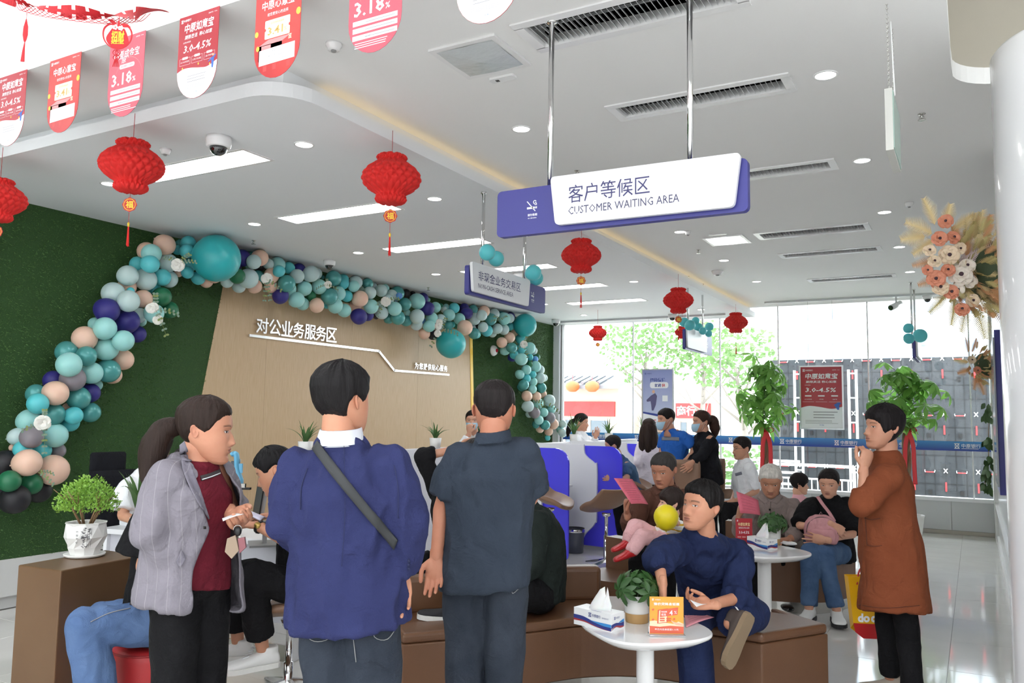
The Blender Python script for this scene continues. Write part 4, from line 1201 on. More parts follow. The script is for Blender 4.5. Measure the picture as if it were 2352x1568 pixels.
  flat(t, 'print_card', [(-.100, -.335), (.104, -.331), (.104, -.262), (-.100, -.267)], m_wprint, z - .0004, .0004)
  for k in range(3): lettering(t, ('灵活申赎', '收益稳健', '安心之选')[k], m_bgrey, -.045, -.285 - k * .018, h=.009, z=z)
  para(t, .005, -.284, .09, 3, m_bgrey, z, .018, .0014, .3, i)
  for cx_, cy_, r_ in ((-.120, -.190, .013), (.118, -.135, .016), (-.110, -.255, .012)):
   flat(t, 'print_coin', [(cx_ + r_ * .8 * math.cos(a), cy_ + r_ * math.sin(a)) for a in np.linspace(0, 6.28, 15)[:-1] if abs(cx_ + r_ * .8 * math.cos(a)) < .1305], m_coin, z - .0002, .0003)
  for x0 in (-.075, -.02, .06): flat(t, 'print_stripe', rect(x0, -.362, x0 + .02, -.337), M('print_red_light', (206, 74, 72)), z - .0007, .0002)
 else:
  lettering(t, '中原成金宝', m_wprint, 0, -.110, w=.186, h=.044, z=z, bold=.012, align='c')
  lettering(t, '原', m_wprint, -.035, -.132, h=.030, z=z)
  flat(t, 'print_label', rrect(-.050, -.160, .062, -.138, .010), M('banner_pale', (240, 214, 220), .5), z - .0004, .0003)
  lettering(t, '灵活理财 1元起购', m_ban['C'], .006, -.155, w=.085, h=.012, z=z, align='c')
  lettering(t, '3.18', m_wprint, -.103, -.240, w=.150, h=.062, z=z, bold=.016); lettering(t, '%', m_wprint, .052, -.236, h=.026, z=z, bold=.016)
  for k in range(3):
   flat(t, 'print_label', rect(-.108, -.277 - k * .030, .112, -.257 - k * .030), m_wprint, z - .0005, .0004)
   lettering(t, ('T+0起息', '实时赎回', '资金使用更灵活')[k], m_bgrey, -.102, -.273 - k * .030, h=.011, z=z)
   flat(t, 'print_line', rect(-.045, -.269 - k * .030, .10, -.2665 - k * .030), m_bgrey, z, .0002)
  para(t, -.095, -.352, .19, 3, m_wprint, z, .009, .003, .25, i)
  arcp = [(.02 + .11 * math.cos(a), -.25 + .14 * math.sin(a)) for a in np.linspace(.2, 2.6, 14)]
  for p, q in zip(arcp, arcp[1:]):
   if abs(p[0]) < .13 and abs(q[0]) < .13: flat(t, 'print_line', [(p[0], p[1]), (q[0], q[1]), (q[0], q[1] + .002), (p[0], p[1] + .002)], m_rose2, z - .0006, .0002)
 return t
def smooth_edge(p, n=5):
 return [(v.x, v.y) for v in smooth_poly([Vector((x, y, 0)) for x, y in p], n, closed=False)]
for i, (x, k, lb) in enumerate([(-4.477, 'A', 'crimson tongue-shaped banner cut by the left edge, white wave at its foot'), (-4.009, 'B', 'red tongue-shaped banner with ivory ticket, smaller and left of the apple charm'),
        (-3.513, 'C', 'rose tongue-shaped banner with large 3.18 figure behind the apple charm'), (-3.010, 'A', 'crimson tongue-shaped banner with white wave right of the apple charm'),
        (-2.518, 'B', 'red tongue-shaped banner with ivory ticket above the soffit corner'), (-1.996, 'C', 'rose tongue-shaped banner cut by the top edge of the picture'),
        (-1.483, 'A', 'white tip of a banner at the top edge left of the widest grille')]):
 banner(x, k, lb, i)
# ================================================================ red paper garland with charms, top left
m_cut = M('red_papercut', (190, 22, 34), .5)
gp = [A(-60, -30, 3.0), A(20, -8, 3.0), A(60, 8, 3.0), A(110, 20, 3.02), A(190, 30, 3.05), A(270, 37, 3.1), A(320, 30, 3.3), A(364, 24, 3.6)]
gp = smooth_poly(gp, 10, closed=False)
b = MB(); vs = []; fs = []; N = len(gp)
rows = 4
for i, p in enumerate(gp):
 t_ = (gp[min(i + 1, N - 1)] - gp[max(i - 1, 0)]).normalized()
 q = i / (N - 1); tw = q * 9.0 + .4
 side_ = UP.cross(t_).normalized(); s2_ = side_.cross(t_)
 a_ = side_ * math.cos(tw) + UP * math.sin(tw) * .8 + s2_ * .1
 wv = .017 + .010 * abs(math.sin(q * 14))
 if i < 13: wv += .018
 if i > N - 14: wv += .018
 for k in (-1, -.33, .33, 1): vs.append(p + a_ * wv * k)
for i in range(N - 1):
 for k in range(3):
  if k != 1 and i % 4 == 1 and 12 < i < N - 12: continue
  fs.append((i * 4 + k, i * 4 + k + 1, (i + 1) * 4 + k + 1, (i + 1) * 4 + k))
b.add(vs, fs)
for i in range(12, N - 14, 2):
 p, q2 = gp[i], gp[min(i + 9, N - 1)]
 mid = (p + q2) / 2 - UP * .035
 pts = smooth_poly([p - UP * .006, mid, q2 - UP * .008], 5, closed=False); b.tube(pts, .0014, 4)
ga = b.build('paper_garland', m_cut);
sm = ga.modifiers.new('thickness', 'SOLIDIFY'); sm.thickness = .0008
tag(ga, 'twisted red cut-paper garland across the luminous ceiling', 'garland')
ap = thing('apple_charm', 'red cut-paper apple charm with gold characters hanging from the garland', 'ornament', mw=basis(A(270, 84, 3.08), (CAM_R.x, CAM_R.y, 0), (0, 0, 1)))
k = .001627
def apx(pts): return [((x - 270) * k, (84 - y) * k) for x, y in pts]
outl = apx([(v.x, v.y) for v in smooth_poly([Vector((x, y, 0)) for x, y in [(262, 56), (250, 53), (238, 62), (235, 78), (240, 95), (252, 108), (266, 114), (280, 114), (294, 106), (303, 92), (304, 74), (296, 60), (282, 56), (272, 60)]], 4)])
inn = [(x * .90, y * .90 - .0008) for x, y in outl]
fr = MB(); n = len(outl)
for zz in (0, .0012): pass
fr.add([(x, y, 0) for x, y in outl] + [(x, y, 0) for x, y in inn] + [(x, y, .0015) for x, y in outl] + [(x, y, .0015) for x, y in inn],
  [(i, (i + 1) % n, n + (i + 1) % n, n + i) for i in range(n)] + [(2 * n + i, 3 * n + i, 3 * n + (i + 1) % n, 2 * n + (i + 1) % n) for i in range(n)] + [(i, 2 * n + i, 2 * n + (i + 1) % n, (i + 1) % n) for i in range(n)] + [(n + i, n + (i + 1) % n, 3 * n + (i + 1) % n, 3 * n + i) for i in range(n)])
m = fr.mesh('rim'); m.materials.append(m_cut); obj('rim', m, ap)
flat(ap, 'body', apx([(v.x, v.y) for v in smooth_poly([Vector((x, y, 0)) for x, y in [(262, 60), (272, 66), (284, 64), (293, 82), (297, 100), (290, 106), (278, 112), (264, 112), (250, 102), (244, 88), (252, 72)]], 3)]), m_cut, 0, .0015)
for cx_, cy_ in ((264, 62), (277, 64)):
 for a in range(5): flat(ap, 'petal', apx([(cx_ + 4 * math.cos(a * 1.257) + 2.6 * math.cos(q), cy_ + 4 * math.sin(a * 1.257) + 2.6 * math.sin(q)) for q in np.linspace(0, 6.28, 9)[:-1]]), m_wprint, .0016, .0004)
flat(ap, 'leaf', apx([(272, 58), (280, 52), (292, 54), (300, 62), (288, 62), (278, 62)]), m_cut, 0, .0012)
flat(ap, 'leaf', apx([(268, 54), (258, 44), (246, 42), (250, 48), (258, 56)]), m_cut, 0, .0012)
flat(ap, 'stem', apx([(269, 46), (273, 46), (275, 60), (268, 60)]), m_cut, 0, .0015)
lettering(ap, '招财', m_taggold, 0.002, -.024, w=.036 * 1.35, h=.045, z=.0022, bold=.03, align='c')
lettering(ap, '进宝', m_taggold, 0.002, -.030, w=.036 * 1.35, h=.020, z=.0026, bold=.03, align='c')
m = MB().tube([((271 - 270) * k, (84 - 46) * k, 0), (.002, (84 - 36) * k, 0)], .0012, 5).mesh('thread'); m.materials.append(m_cut); obj('thread', m, ap)
b = MB()
for sx_ in (-1, 1):
 b.tube([Vector((0, (84 - 122) * k, 0)) + Vector((sx_ * .010 * math.cos(a), .010 * math.sin(a) * 1.0, 0)) + Vector((sx_ * .004, 0, 0)) for a in np.linspace(0, 6.28, 12)], .0016, 5)
 b.tube([Vector((0, (84 - 134) * k, 0)) + Vector((sx_ * .008 * math.cos(a), .008 * math.sin(a), 0)) + Vector((sx_ * .004, 0, 0)) for a in np.linspace(0, 6.28, 12)], .0014, 5)
for x_ in (-6, -3, 0, 3, 6): b.tube([(x_ * .4 * k, (84 - 138) * k, 0), (x_ * .9 * k, (84 - 148) * k, 0), (x_ * k * 1.2, (84 - 156) * k, 0)], .0016, 5)
b.tube([(0, (84 - 112) * k, 0), (0, (84 - 140) * k, 0)], .0014, 5)
m = b.mesh('knot_tassel'); m.materials.append(m_cut); obj('knot_tassel', m, ap)
hs_ = thing('spindle_charm', 'slim red cut-paper charm seen edge-on hanging at far left', 'ornament', A(58, 80, 3.0))
b = MB(); b.tube([hs_.location * 0 + Vector((0, 0, .085)), Vector((0, 0, .05))], .001, 5)
b.tube([Vector((0, 0, z)) for z in (.06, .03, 0, -.02, -.03)], [(.002, .001), (.009, .002), (.010, .002), (.006, .002), (.001, .001)], 10, side=CAM_R)
b.tube([Vector((0, 0, -.03)), Vector((-.004, 0, -.06)), Vector((-.006, 0, -.10))], [(.002, .001), (.005, .002), (.008, .002)], 8, side=CAM_R)
m = b.mesh('paper_spindle'); m.materials.append(m_cut); obj('paper_spindle', m, hs_)
# ================================================================ balloons
def latex(name, rgb, rough=.42, metal=0.0):
 return M(name, rgb, rough, metal, spec=.5, sub=.15)
BC = {'W': (latex('balloon_pale', (190, 213, 212)), 'pale mint-white'), 'M': (latex('balloon_mint', (158, 216, 212)), 'mint'), 'A': (latex('balloon_aqua', (92, 198, 205)), 'aqua'),
  'T': (latex('balloon_teal', (82, 158, 156), .25, .15), 'pearly teal'), 'P': (latex('balloon_peach', (234, 196, 174)), 'peach'), 'B': (latex('balloon_navy', (50, 44, 126), .5), 'navy blue'),
  'G': (latex('balloon_green', (34, 112, 76)), 'dark green'), 'Y': (latex('balloon_grey', (138, 131, 138), .5), 'grey'), 'K': (latex('balloon_black', (30, 29, 34), .55), 'black'),
  'L': (latex('balloon_sky', (104, 160, 222)), 'sky blue'), 'V': (latex('balloon_turquoise', (48, 172, 176), .35), 'turquoise')}
def balloon_mesh(col):
 b = MB(); n = 24; rings_ = []
 for i in range(1, 15):
  ph = math.pi * i / 15; z = math.cos(ph); r = math.sin(ph)
  zz = z * (1.0 if z > 0 else 1.10); r *= 1.0 - (.06 * max(0, -z))
  rings_.append([Vector((r * math.cos(2 * math.pi * k / n), r * math.sin(2 * math.pi * k / n), zz)) for k in range(n)])
 rings_ = [[Vector((.02 * math.cos(2 * math.pi * k / n), .02 * math.sin(2 * math.pi * k / n), 1.0)) for k in range(n)]] + rings_
 for r, z in ((.05, -1.11), (.035, -1.14), (.075, -1.19), (.02, -1.185)):
  rings_.append([Vector((r * math.cos(2 * math.pi * k / n), r * math.sin(2 * math.pi * k / n), z)) for k in range(n)])
 b.rings(rings_); m = b.mesh('balloon', True); m.materials.append(BC[col][0]); return m
BM = {c: balloon_mesh(c) for c in BC}
ARCH = [
 (4.356, 0, 820, 'low on the near leg of the arch', '728 218 125 Y0 557 360 125 P0 785 410 117 T0 378 465 105 A0 533 572 114 T0 737 585 90 A0 700 655 92 A1 905 553 100 T1 905 358 96 B1 530 225 92 B1 360 365 97 T1 918 158 110 M0 690 75 125 M0 1085 138 118 T1 1130 180 88 P2 965 280 60 M2 665 500 40 P2 290 635 116 M1 315 800 113 Y0 553 783 122 M0 175 795 90 W1 225 925 90 A1 420 935 92 A1 580 935 76 Y2 275 1055 137 P0 535 1130 152 P0 95 1240 110 G0 315 1270 106 G1 55 1060 132 K2 150 1420 147 K1 390 1330 126 K2 0 1350 90 K2 425 545 60 A2 130 905 40 P2'),
 (4.126, 100, 520, 'high on the near leg of the arch', '1150 175 100 P0 975 235 88 P1 1022 258 95 M0 1180 345 90 W0 1012 357 86 A0 890 357 74 A1 800 465 99 W0 968 505 104 W0 1125 482 82 A0 1190 500 82 W1 790 572 88 P1 825 612 38 A1 660 635 110 W0 805 707 105 W0 945 685 87 P0 1050 600 66 A2 1120 665 92 G1 1195 790 82 G1 1045 822 94 M0 600 795 119 B0 790 898 118 B0 890 1020 82 B1 905 840 76 W1 495 930 70 M1 582 965 108 M0 390 1060 118 P0 593 1155 118 M0 755 1082 102 M0 755 1262 99 P1 220 1190 107 T1 405 1228 96 T0 1280 440 40 P1 925 900 50 M2'),
 (7.35, 380, 510, 'at the near top corner of the arch', '865 522 412 V0 390 325 132 A1 365 487 122 A1 250 370 85 T2 210 470 85 A2 400 730 118 A1 370 850 106 A1 555 945 117 A1 820 892 142 P1 690 1000 112 P2 960 930 102 G2 1040 1000 112 W2 1210 910 137 G0 1150 790 132 B1 1290 607 152 B0 1440 482 152 T1 1600 520 142 P1 1700 560 90 P2 1490 670 127 W0 1600 745 92 K1 1740 707 92 W1 1400 950 172 W0 1240 1080 118 W1 1560 920 112 T1 1790 900 132 P0 1510 1080 122 P1 1780 1080 117 P1'),
 (7.84, 620, 560, 'on the near half of the arch top', '145 265 139 M0 340 300 76 A1 340 435 113 A0 165 490 109 A0 525 340 132 B1 300 715 161 T0 325 812 149 M1 190 930 151 B1 490 580 131 W0 740 537 151 W0 830 522 112 W1 620 800 138 M0 885 770 141 M0 485 1005 143 M0 725 940 107 G1 590 1080 118 M2 840 1108 137 P0 1070 945 156 T0 1145 622 146 T0 1320 590 107 A1 1320 712 107 A0 1545 642 126 W0 1510 762 107 M0 1230 892 136 M0 1385 940 107 A0 1690 860 102 W1 1625 985 149 P0 1540 1118 109 P1 1175 1110 141 M1 1030 1090 78 A2 1340 1198 127 M1 1605 1308 149 B0 1760 1280 112 B1 1760 690 102 T1 1870 720 60 W2 1800 880 117 W0 1820 1127 137 M0 950 600 40 T2 60 820 100 T2'),
 (7.465, 840, 620, 'on the middle of the arch top', '265 352 109 W0 330 310 78 M1 540 342 127 T1 450 430 97 W1 575 440 56 L0 530 490 50 L2 690 405 80 K1 800 395 68 K2 380 512 102 W0 250 610 82 W1 280 735 111 W0 180 790 56 K2 495 662 126 M0 670 587 116 T0 555 818 126 T1 400 830 92 T2 700 870 96 T2 710 730 60 M1 885 537 139 M0 880 797 131 W0 980 450 97 B1 1060 660 123 B0 1070 510 40 M2 870 930 107 W1 1000 880 56 L2 1130 827 109 M0 1195 640 97 M1 1280 610 48 G2 1285 845 93 W0 1090 962 104 M0 1005 1090 102 P1 1150 1110 92 K2 1250 960 82 W1 1410 952 92 T1 1480 935 56 A2 1545 960 52 G2 1430 772 106 M0 1520 652 93 A0 1340 680 60 W1 1380 632 57 M2 1605 837 104 M0 1735 742 106 B0 1690 652 87 B1 1465 1262 261 V0 1700 987 136 P0'),
 (7.84, 1020, 660, 'at the far top corner of the arch', '520 385 92 T1 545 567 116 W0 590 445 76 K2 720 365 107 P1 680 502 101 W0 615 690 66 K1 500 740 82 W2 920 410 84 T1 1030 402 87 T1 895 477 107 W0 840 572 111 T0 1060 430 62 A2 1085 562 116 M0 1150 430 74 T2 1200 502 82 B1 1180 557 89 W0 1460 582 216 V0 700 712 96 W0 770 777 111 A1 540 828 106 T1 580 840 84 A2 960 742 96 W0 1075 757 101 W0 1190 702 77 A1 1300 780 102 P2 870 820 82 W2 1180 902 101 P0 1040 992 99 P0 1380 927 96 A0 1220 1087 99 T0 1100 1130 92 M1 1390 1100 97 A1 1540 1092 111 M0 1610 1140 74 W1 1260 1210 82 A1 1235 1250 87 B2 1395 1292 114 M0 1540 1255 67 A1 1640 1290 59 L0 1670 1255 64 G1 1535 1385 63 G0'),
 (6.03, 1120, 760, 'on the far leg of the arch', '535 537 71 M0 660 492 81 M0 720 540 72 W1 445 602 66 M1 625 600 52 A0 540 657 61 A0 630 702 61 M0 730 652 76 W0 780 650 54 W1 500 745 76 T1 470 775 62 T2 745 787 73 T0 620 807 63 M0 545 902 76 P0 675 907 69 P0 760 870 60 P2 560 1042 83 W0 700 1002 77 M1 855 962 86 W0 650 1132 81 Y0 775 1127 66 M0 880 1082 66 M0 860 1202 81 Y0 710 1232 66 M0 670 1297 53 T1 800 1302 69 T0 725 1357 56 P1 910 1287 76 P0 845 1390 62 P1 575 1150 52 W2 1040 1287 56 W0 1000 1362 52 M1 1040 1412 61 W0 830 1480 40 A1'),
]
brn = random.Random(5)
def put_balloon(c, r, col, label, group, axis=None):
 o = obj('balloon', BM[col]); tag(o, label, 'balloon', group)
 a = axis or Vector((brn.uniform(.5, 1), brn.uniform(-.8, .8), brn.uniform(-.8, .8)))
 q = Vector((0, 0, 1)).rotation_difference(a.normalized())
 o.matrix_world = Matrix.Translation(c) @ q.to_matrix().to_4x4() @ Matrix.Scale(r, 4)
 return o
PLACED = []
def fit_balloon(x, y, r, col, lay):
 off = (.10, .05, .015)[lay]
 best = None
 for step in range(22):
  X = XW + .18
  for _ in range(3):
   p = onX(x, y, X); tt = (p - Vector(ORI)).dot(Vector(-ROT[:, 2])); rad = r / FPX * tt * .985
   X = XW + .02 + rad + off
  if p.y > YW - rad - .02: p = onY(x, y, YW - rad - .02)
  p.z = min(p.z, ZL - rad - .004)
  pen = max([(rad + q[1] - (p - q[0]).length) / min(rad, q[1]) for q in PLACED] + [0])
  if best is None or pen < best[0]: best = (pen, p.copy(), rad)
  if pen < .28: break
  off += .025
 PLACED.append((best[1], best[2])); return best[1], best[2]
todo = []
for sc, ox, oy, where, data in ARCH:
 v = data.split()
 for i in range(0, len(v), 4):
  todo.append((ox + float(v[i]) / sc, oy + float(v[i + 1]) / sc, float(v[i + 2]) / sc, v[i + 3][0], int(v[i + 3][1]), where))
ORD2 = ['first', 'second', 'third', 'fourth', 'fifth', 'sixth', 'seventh', 'eighth', 'ninth', 'tenth', 'eleventh', 'twelfth', 'thirteenth', 'fourteenth', 'fifteenth', 'sixteenth']
RANK = {}
for w_ in set(q[5] for q in todo):
 for c_ in BC:
  L_ = [q for q in todo if q[5] == w_ and q[3] == c_]; leg = 'leg' in w_
  for i, q in enumerate(sorted(L_, key=lambda q: q[1] if leg else q[0])): RANK[q] = '' if len(L_) == 1 else ', %s from the %s' % (ORD2[i], 'top' if leg else 'left')
todo.sort(key=lambda q: -q[4] if q[3] != 'V' else .5)
for x, y, r, col, lay, where in todo:
 p, rad = fit_balloon(x, y, r, col, lay)
 if col == 'V':
  lb = {'at the near top corner of the arch': 'giant turquoise balloon touching the soffit at the near top corner of the arch', 'on the middle of the arch top': 'giant turquoise balloon hanging lowest from the arch over the small lettering', 'at the far top corner of the arch': 'giant turquoise balloon below the non-cash sign'}[where]
  put_balloon(p, rad * .985, col, lb, 'giant turquoise balloons', Vector((.9, -.1, -.2)))
 else:
  put_balloon(p, rad, col, '%s balloon %s%s' % (BC[col][1], where, RANK[(x, y, r, col, lay, where)]), '%s balloons %s' % (BC[col][1], where))
def sign_bal(sc, ox, oy, data, X, label):
 v = [float(q) for q in data.split()]
 for i in range(0, len(v), 4):
  x, y, r = ox + v[i] / sc, oy + v[i + 1] / sc, v[i + 2] / sc
  p = onX(x, y, X + .08 - .1 * v[i + 3]); tt = (p - Vector(ORI)).dot(Vector(-ROT[:, 2]))
  put_balloon(p, r / FPX * tt, 'A' if v[i + 3] < 2 else 'M', label + ', number'[:0] + (', %s from the left' % ORD2[i // 4]), label)
sign_bal(7.127, 1000, 560, '848 140 135 0 995 242 130 1', -3.05, 'aqua balloon on the near pole of the non-cash sign')
sign_bal(7.127, 1000, 560, '1605 470 132 0 1645 560 122 1', -3.05, 'aqua balloon on the far pole of the non-cash sign')
sign_bal(2.8, 1552, 500, '55 672 32 1 92 690 34 0 128 662 25 1 145 705 30 1 175 727 25 0 213 745 22 0 217 700 28 1', -3.05, 'aqua balloon of the cluster on the pale sign by the window')
sign_bal(2.8, 1552, 500, '1497 710 32 0 1500 777 34 0 1572 758 44 0 1590 790 38 2', -.60, 'aqua balloon of the cluster in front of the far window')
m_rose = M('white_rose', (236, 234, 226), .6, sub=.1)
m_euca = M('eucalyptus', (112, 136, 118), .6); m_euca2 = M('olive_leaf', (122, 136, 78), .6)
def rose_into(b, c, r, n, seed=0):
 n = n.normalized(); a = n.orthogonal().normalized(); q = n.cross(a); rn = random.Random(seed)
 for ring, (cnt, tilt, L, sz) in enumerate(((3, .25, .55, .34), (5, .65, .75, .42), (6, 1.0, .95, .50), (8, 1.35, 1.05, .52))):
  for k in range(cnt):
   an = 2 * math.pi * (k + .5 * ring) / cnt + rn.uniform(-.25, .25); d = a * math.cos(an) + q * math.sin(an); t_ = n.cross(d); ti = tilt + rn.uniform(-.15, .15)
   ax = n * math.cos(ti) + d * math.sin(ti); up_ = n * math.sin(ti) - d * math.cos(ti); vs = []
   for i in range(5):
    u = i / 4
    for j in range(5):
     w = j / 2 - 1; ww = sz * math.sin(math.pi * (.12 + .62 * u)) ** .8
     vs.append(c + (ax * (L * u - .10 * L * w * w * u) + t_ * (w * ww) + up_ * (.22 * w * w * (1 - .3 * u) - .30 * u * u * u + .05 * math.sin(5 * w + k) * u)) * r)
   b.add(vs, [(i * 5 + j, i * 5 + j + 1, (i + 1) * 5 + j + 1, (i + 1) * 5 + j) for i in range(4) for j in range(4)])
def leaf_into(b, o, d, n, L, w, round_=False):
 d = d.normalized(); s_ = d.cross(n).normalized(); n2 = s_.cross(d)
 if round_: prof = ((0, 0), (.18, .75), (.5, 1), (.82, .75), (1, 0))
 else: prof = ((0, 0), (.2, .6), (.45, 1), (.75, .65), (1, 0))
 vs = [];
 for u, k in prof:
  c = o + d * u * L + n2 * (-.12 * L * u * u)
  vs += [c - s_ * w * k + n2 * .1 * w, c, c + s_ * w * k + n2 * .1 * w]
 b.add(vs, [(i * 3 + j, i * 3 + j + 1, (i + 1) * 3 + j + 1, (i + 1) * 3 + j) for i in range(4) for j in range(2)])
SPRAYS = [(102, 975, 'white rose with eucalyptus low on the near leg of the arch', 1, 40), (88, 1085, 'eucalyptus sprig beside the lowest peach balloon', 2, 30), (358, 712, 'three small white roses with leaves on the mint balloon of the near leg', 3, 42),
   (411, 605, 'white rose with leaves beside the giant turquoise balloon', 4, 34), (612, 642, 'white rose and eucalyptus on peach balloons right of the giant one', 5, 30), (752, 655, 'white blossom tucked in the near half of the arch top', 6, 20),
   (887, 690, 'eucalyptus and white rose on the middle of the arch top', 7, 26), (1014, 758, 'white flowers and leaves above the hanging turquoise balloon', 8, 30), (1150, 735, 'few leaves at the far top corner of the arch', 9, 18), (1203, 790, 'small white rose with leaves at the start of the far leg', 10, 20), (1257, 925, 'loose green leaves low on the far leg', 11, 26)]
for x, y, lb, sd, sz in SPRAYS:
 p = onX(x, y, XW + .52 if x < 800 else XW + .45); tt = (p - Vector(ORI)).dot(Vector(-ROT[:, 2])); s_ = sz / FPX * tt
 if p.y > YW - .3: p.y = YW - .2
 t = thing('flower_spray', lb, 'flowers', p)
 nrm = (Vector(ORI) - p).normalized(); rn = random.Random(sd)
 if sd not in (9, 11, 2):
  k = 3 if sd in (3, 8) else 1
  for i in range(k):
   b = MB(); off = Vector((0, rn.uniform(-.5, .5), rn.uniform(-.5, .5))) * s_ * (1.2 if k > 1 else .3)
   rose_into(b, off, s_ * (.42 if k == 1 else .26), nrm, sd + i); m = b.mesh('rose', True); m.materials.append(m_rose); obj('rose', m, t)
 for i in range(3):
  st = MB(); a = rn.uniform(0, 6.28); d = (CAM_R * math.cos(a) + UP * math.sin(a)).normalized()
  pts = [d * s_ * .24 * j + nrm * .01 + UP * (-.01 * j * j * .2) for j in range(6)]
  st.tube(pts, .0016, 4)
  m = st.mesh('twig'); m.materials.append(m_euca2); tw = obj('twig', m, t)
  for j in range(1, 6):
   for sgn in (-1, 1):
    lf = MB(); leaf_into(lf, pts[j], (d * .4 + d.cross(nrm) * sgn).normalized(), nrm, s_ * .17, s_ * .065, True)
    m = lf.mesh('leaf', True); m.materials.append(m_euca if (i + j) % 3 else m_euca2); obj('leaf', m, tw)
al = thing('alarm_sounder', 'small white wall alarm with a red lens on the turf beyond the oak panel', 'alarm', onX(1132, 805, XW))
m = MB().tube([(0, 0, 0), (.02, 0, 0), (.05, 0, 0), (.065, 0, 0)], [(.085, .085), (.085, .085), (.07, .07), (.04, .04)], 24).mesh('body', True); m.materials.append(m_white); obj('body', m, al)
m = MB().ell((.065, .01, 0), (.02, .03, .03), 14, 8).mesh('lens', True); m.materials.append(M('red_lens', (200, 20, 40), .2)); obj('lens', m, al)
# ================================================================ outside the window
m_pave = M('pavement', (206, 204, 198), .8, var=(.8, (190, 188, 182), .8))
struct(MB().aabb((-45, YW + .25, -.16), (30, 75, -.12)).build('ground_outside', m_pave))
YL = 16.6
m_led = M('led_cabinet', (36, 40, 45), .6, var=(5, (46, 52, 57), .8), bump=(30, .2)); m_red = M('latch_red', (206, 52, 56), .5); m_wht = M('handle_white', (225, 228, 230), .4)
x0 = onY(1772, 1000, YL).x; zt = onY(1900, 825, YL).z
nC = 10; nR = 4
cab = MB(); cab.aabb((.001, 0, .001), (.499, .06, .999)); cab.aabb((-.002, .02, -.002), (.502, .05, 1.002)); cabm = cab.mesh('cabinet'); cabm.materials.append(m_led)
hb = MB(); hb.tube([(.17, 0, .985), (.17, -.03, .955), (.33, -.03, .955), (.33, 0, .985)], .008, 6); hm_ = hb.mesh('handle'); hm_.materials.append(m_wht)
hr = MB(); hr.tube([(.185, -.031, .954), (.315, -.031, .954)], .011, 6); hrm = hr.mesh('grip'); hrm.materials.append(m_red)
lt = MB(); lt.aabb((.487, -.02, .62), (.513, 0, .78)); ltm = lt.mesh('latch'); ltm.materials.append(m_red)
bn = MB()
for sx_ in (-1, 1):
 for sz_ in (-1, 1): bn.tube([(.5, -.012, .98), (.5 + sx_ * .026, -.012, .98 + sz_ * .034)], .008, 6, rnd=True)
bnm = bn.mesh('connector'); bnm.materials.append(m_wht)
ct = MB(); ct.aabb((.22, -.03, .56), (.28, 0, .64)); ctm = ct.mesh('power_box'); ctm.materials.append(m_black)
rb = MB()
for z in (.25, .5, .75): rb.aabb((.03, -.008, z - .006), (.47, 0, z + .006))
for x in (.17, .33): rb.aabb((x - .005, -.006, .03), (x + .005, 0, .97))
for x in (.07, .43):
 for z in (.12, .38, .62, .88): rb.lathe([(.010, -.0), (.010, .004)], 8, (x, -.004, z))
rbm = rb.mesh('rib_frame'); rbm.materials.append(M('led_rib', (28, 31, 35), .5))
led = thing('led_wall', 'dark back of a large LED screen wall standing outside the window', 'screen', (x0, YL, zt - nR))
for i in range(nC):
 for j in range(nR):
  t = bpy.data.objects.new('screen_panel', None); COL.objects.link(t); t.parent = led; t.location = (i * .5, 0, j * 1.0)
  obj('cabinet', cabm, t); obj('rib_frame', rbm, t); obj('handle', hm_, t); obj('grip', hrm, t); obj('connector', bnm, t); obj('power_box', ctm, t)
  if i < nC - 1: obj('latch', ltm, t)
m_pole = M('scaffold_galv', (222, 226, 230), .35, .3)
for px in (1827, 1952):
 xa = onY(px, 1000, YL - .35).x; xb = xa + .085 * 1.2
 t = thing('scaffold_post', 'pale steel scaffold ladder post %s the hanging red poster, outside' % ('left of' if px < 1900 else 'right of'), 'scaffold', (xa, YL - .35, -.12), group='scaffold posts of the screen wall')
 for x in (0, .13):
  m = MB().tube([(x, 0, 0), (x, 0, 2.62)], .024, 12).mesh('upright', True); m.materials.append(m_pole); obj('upright', m, t)
 for z in np.arange(.3, 2.6, .45):
  m = MB().tube([(0, 0, z), (.13, 0, z)], .014, 8).mesh('rung', True); m.materials.append(m_pole); obj('rung', m, t)
t = thing('crowd_barrier', 'white tubular crowd barrier outside behind the seated people', 'barrier', onY(1760, 1140, YW + 1.2) * 1.0)
xa, xb = onY(1745, 1090, YW + 1.2).x, onY(1962, 1090, YW + 1.2).x; zt_ = onY(1850, 1068, YW + 1.2).z
t.location = (xa, YW + 1.2, -.12); w_ = xb - xa; h_ = zt_ + .12
m_bar = M('barrier_white', (240, 242, 244), .4)
m = MB().tube(smooth_poly([Vector(p) for p in ((0, 0, 0), (0, 0, h_ - .12), (.03, 0, h_ - .03), (.12, 0, h_), (w_ - .12, 0, h_), (w_ - .03, 0, h_ - .03), (w_, 0, h_ - .12), (w_, 0, 0))], 4, closed=False), .024, 10).mesh('frame', True); m.materials.append(m_bar); obj('frame', m, t)
for z in (h_ - .22, .25):
 m = MB().tube([(0, 0, z), (w_, 0, z)], .015, 8).mesh('rail', True); m.materials.append(m_bar); obj('rail', m, t)
bar_m = MB().tube([(0, 0, .25), (0, 0, h_ - .22)], .010, 8).mesh('baluster', True); bar_m.materials.append(m_bar)
for k in range(1, 16): obj('baluster', bar_m, t, mw=Matrix.Translation((w_ * k / 16, 0, 0)))
t2 = thing('low_railing', 'white low railing outside at the left of the money trees', 'railing', (onY(1560, 1080, YW + 2).x, YW + 2.0, -.12))
for z in (.75, .95, .55):
 m = MB().tube([(0, 0, z), (2.2, 0, z)], .022, 8).mesh('rail', True); m.materials.append(m_bar); obj('rail', m, t2)
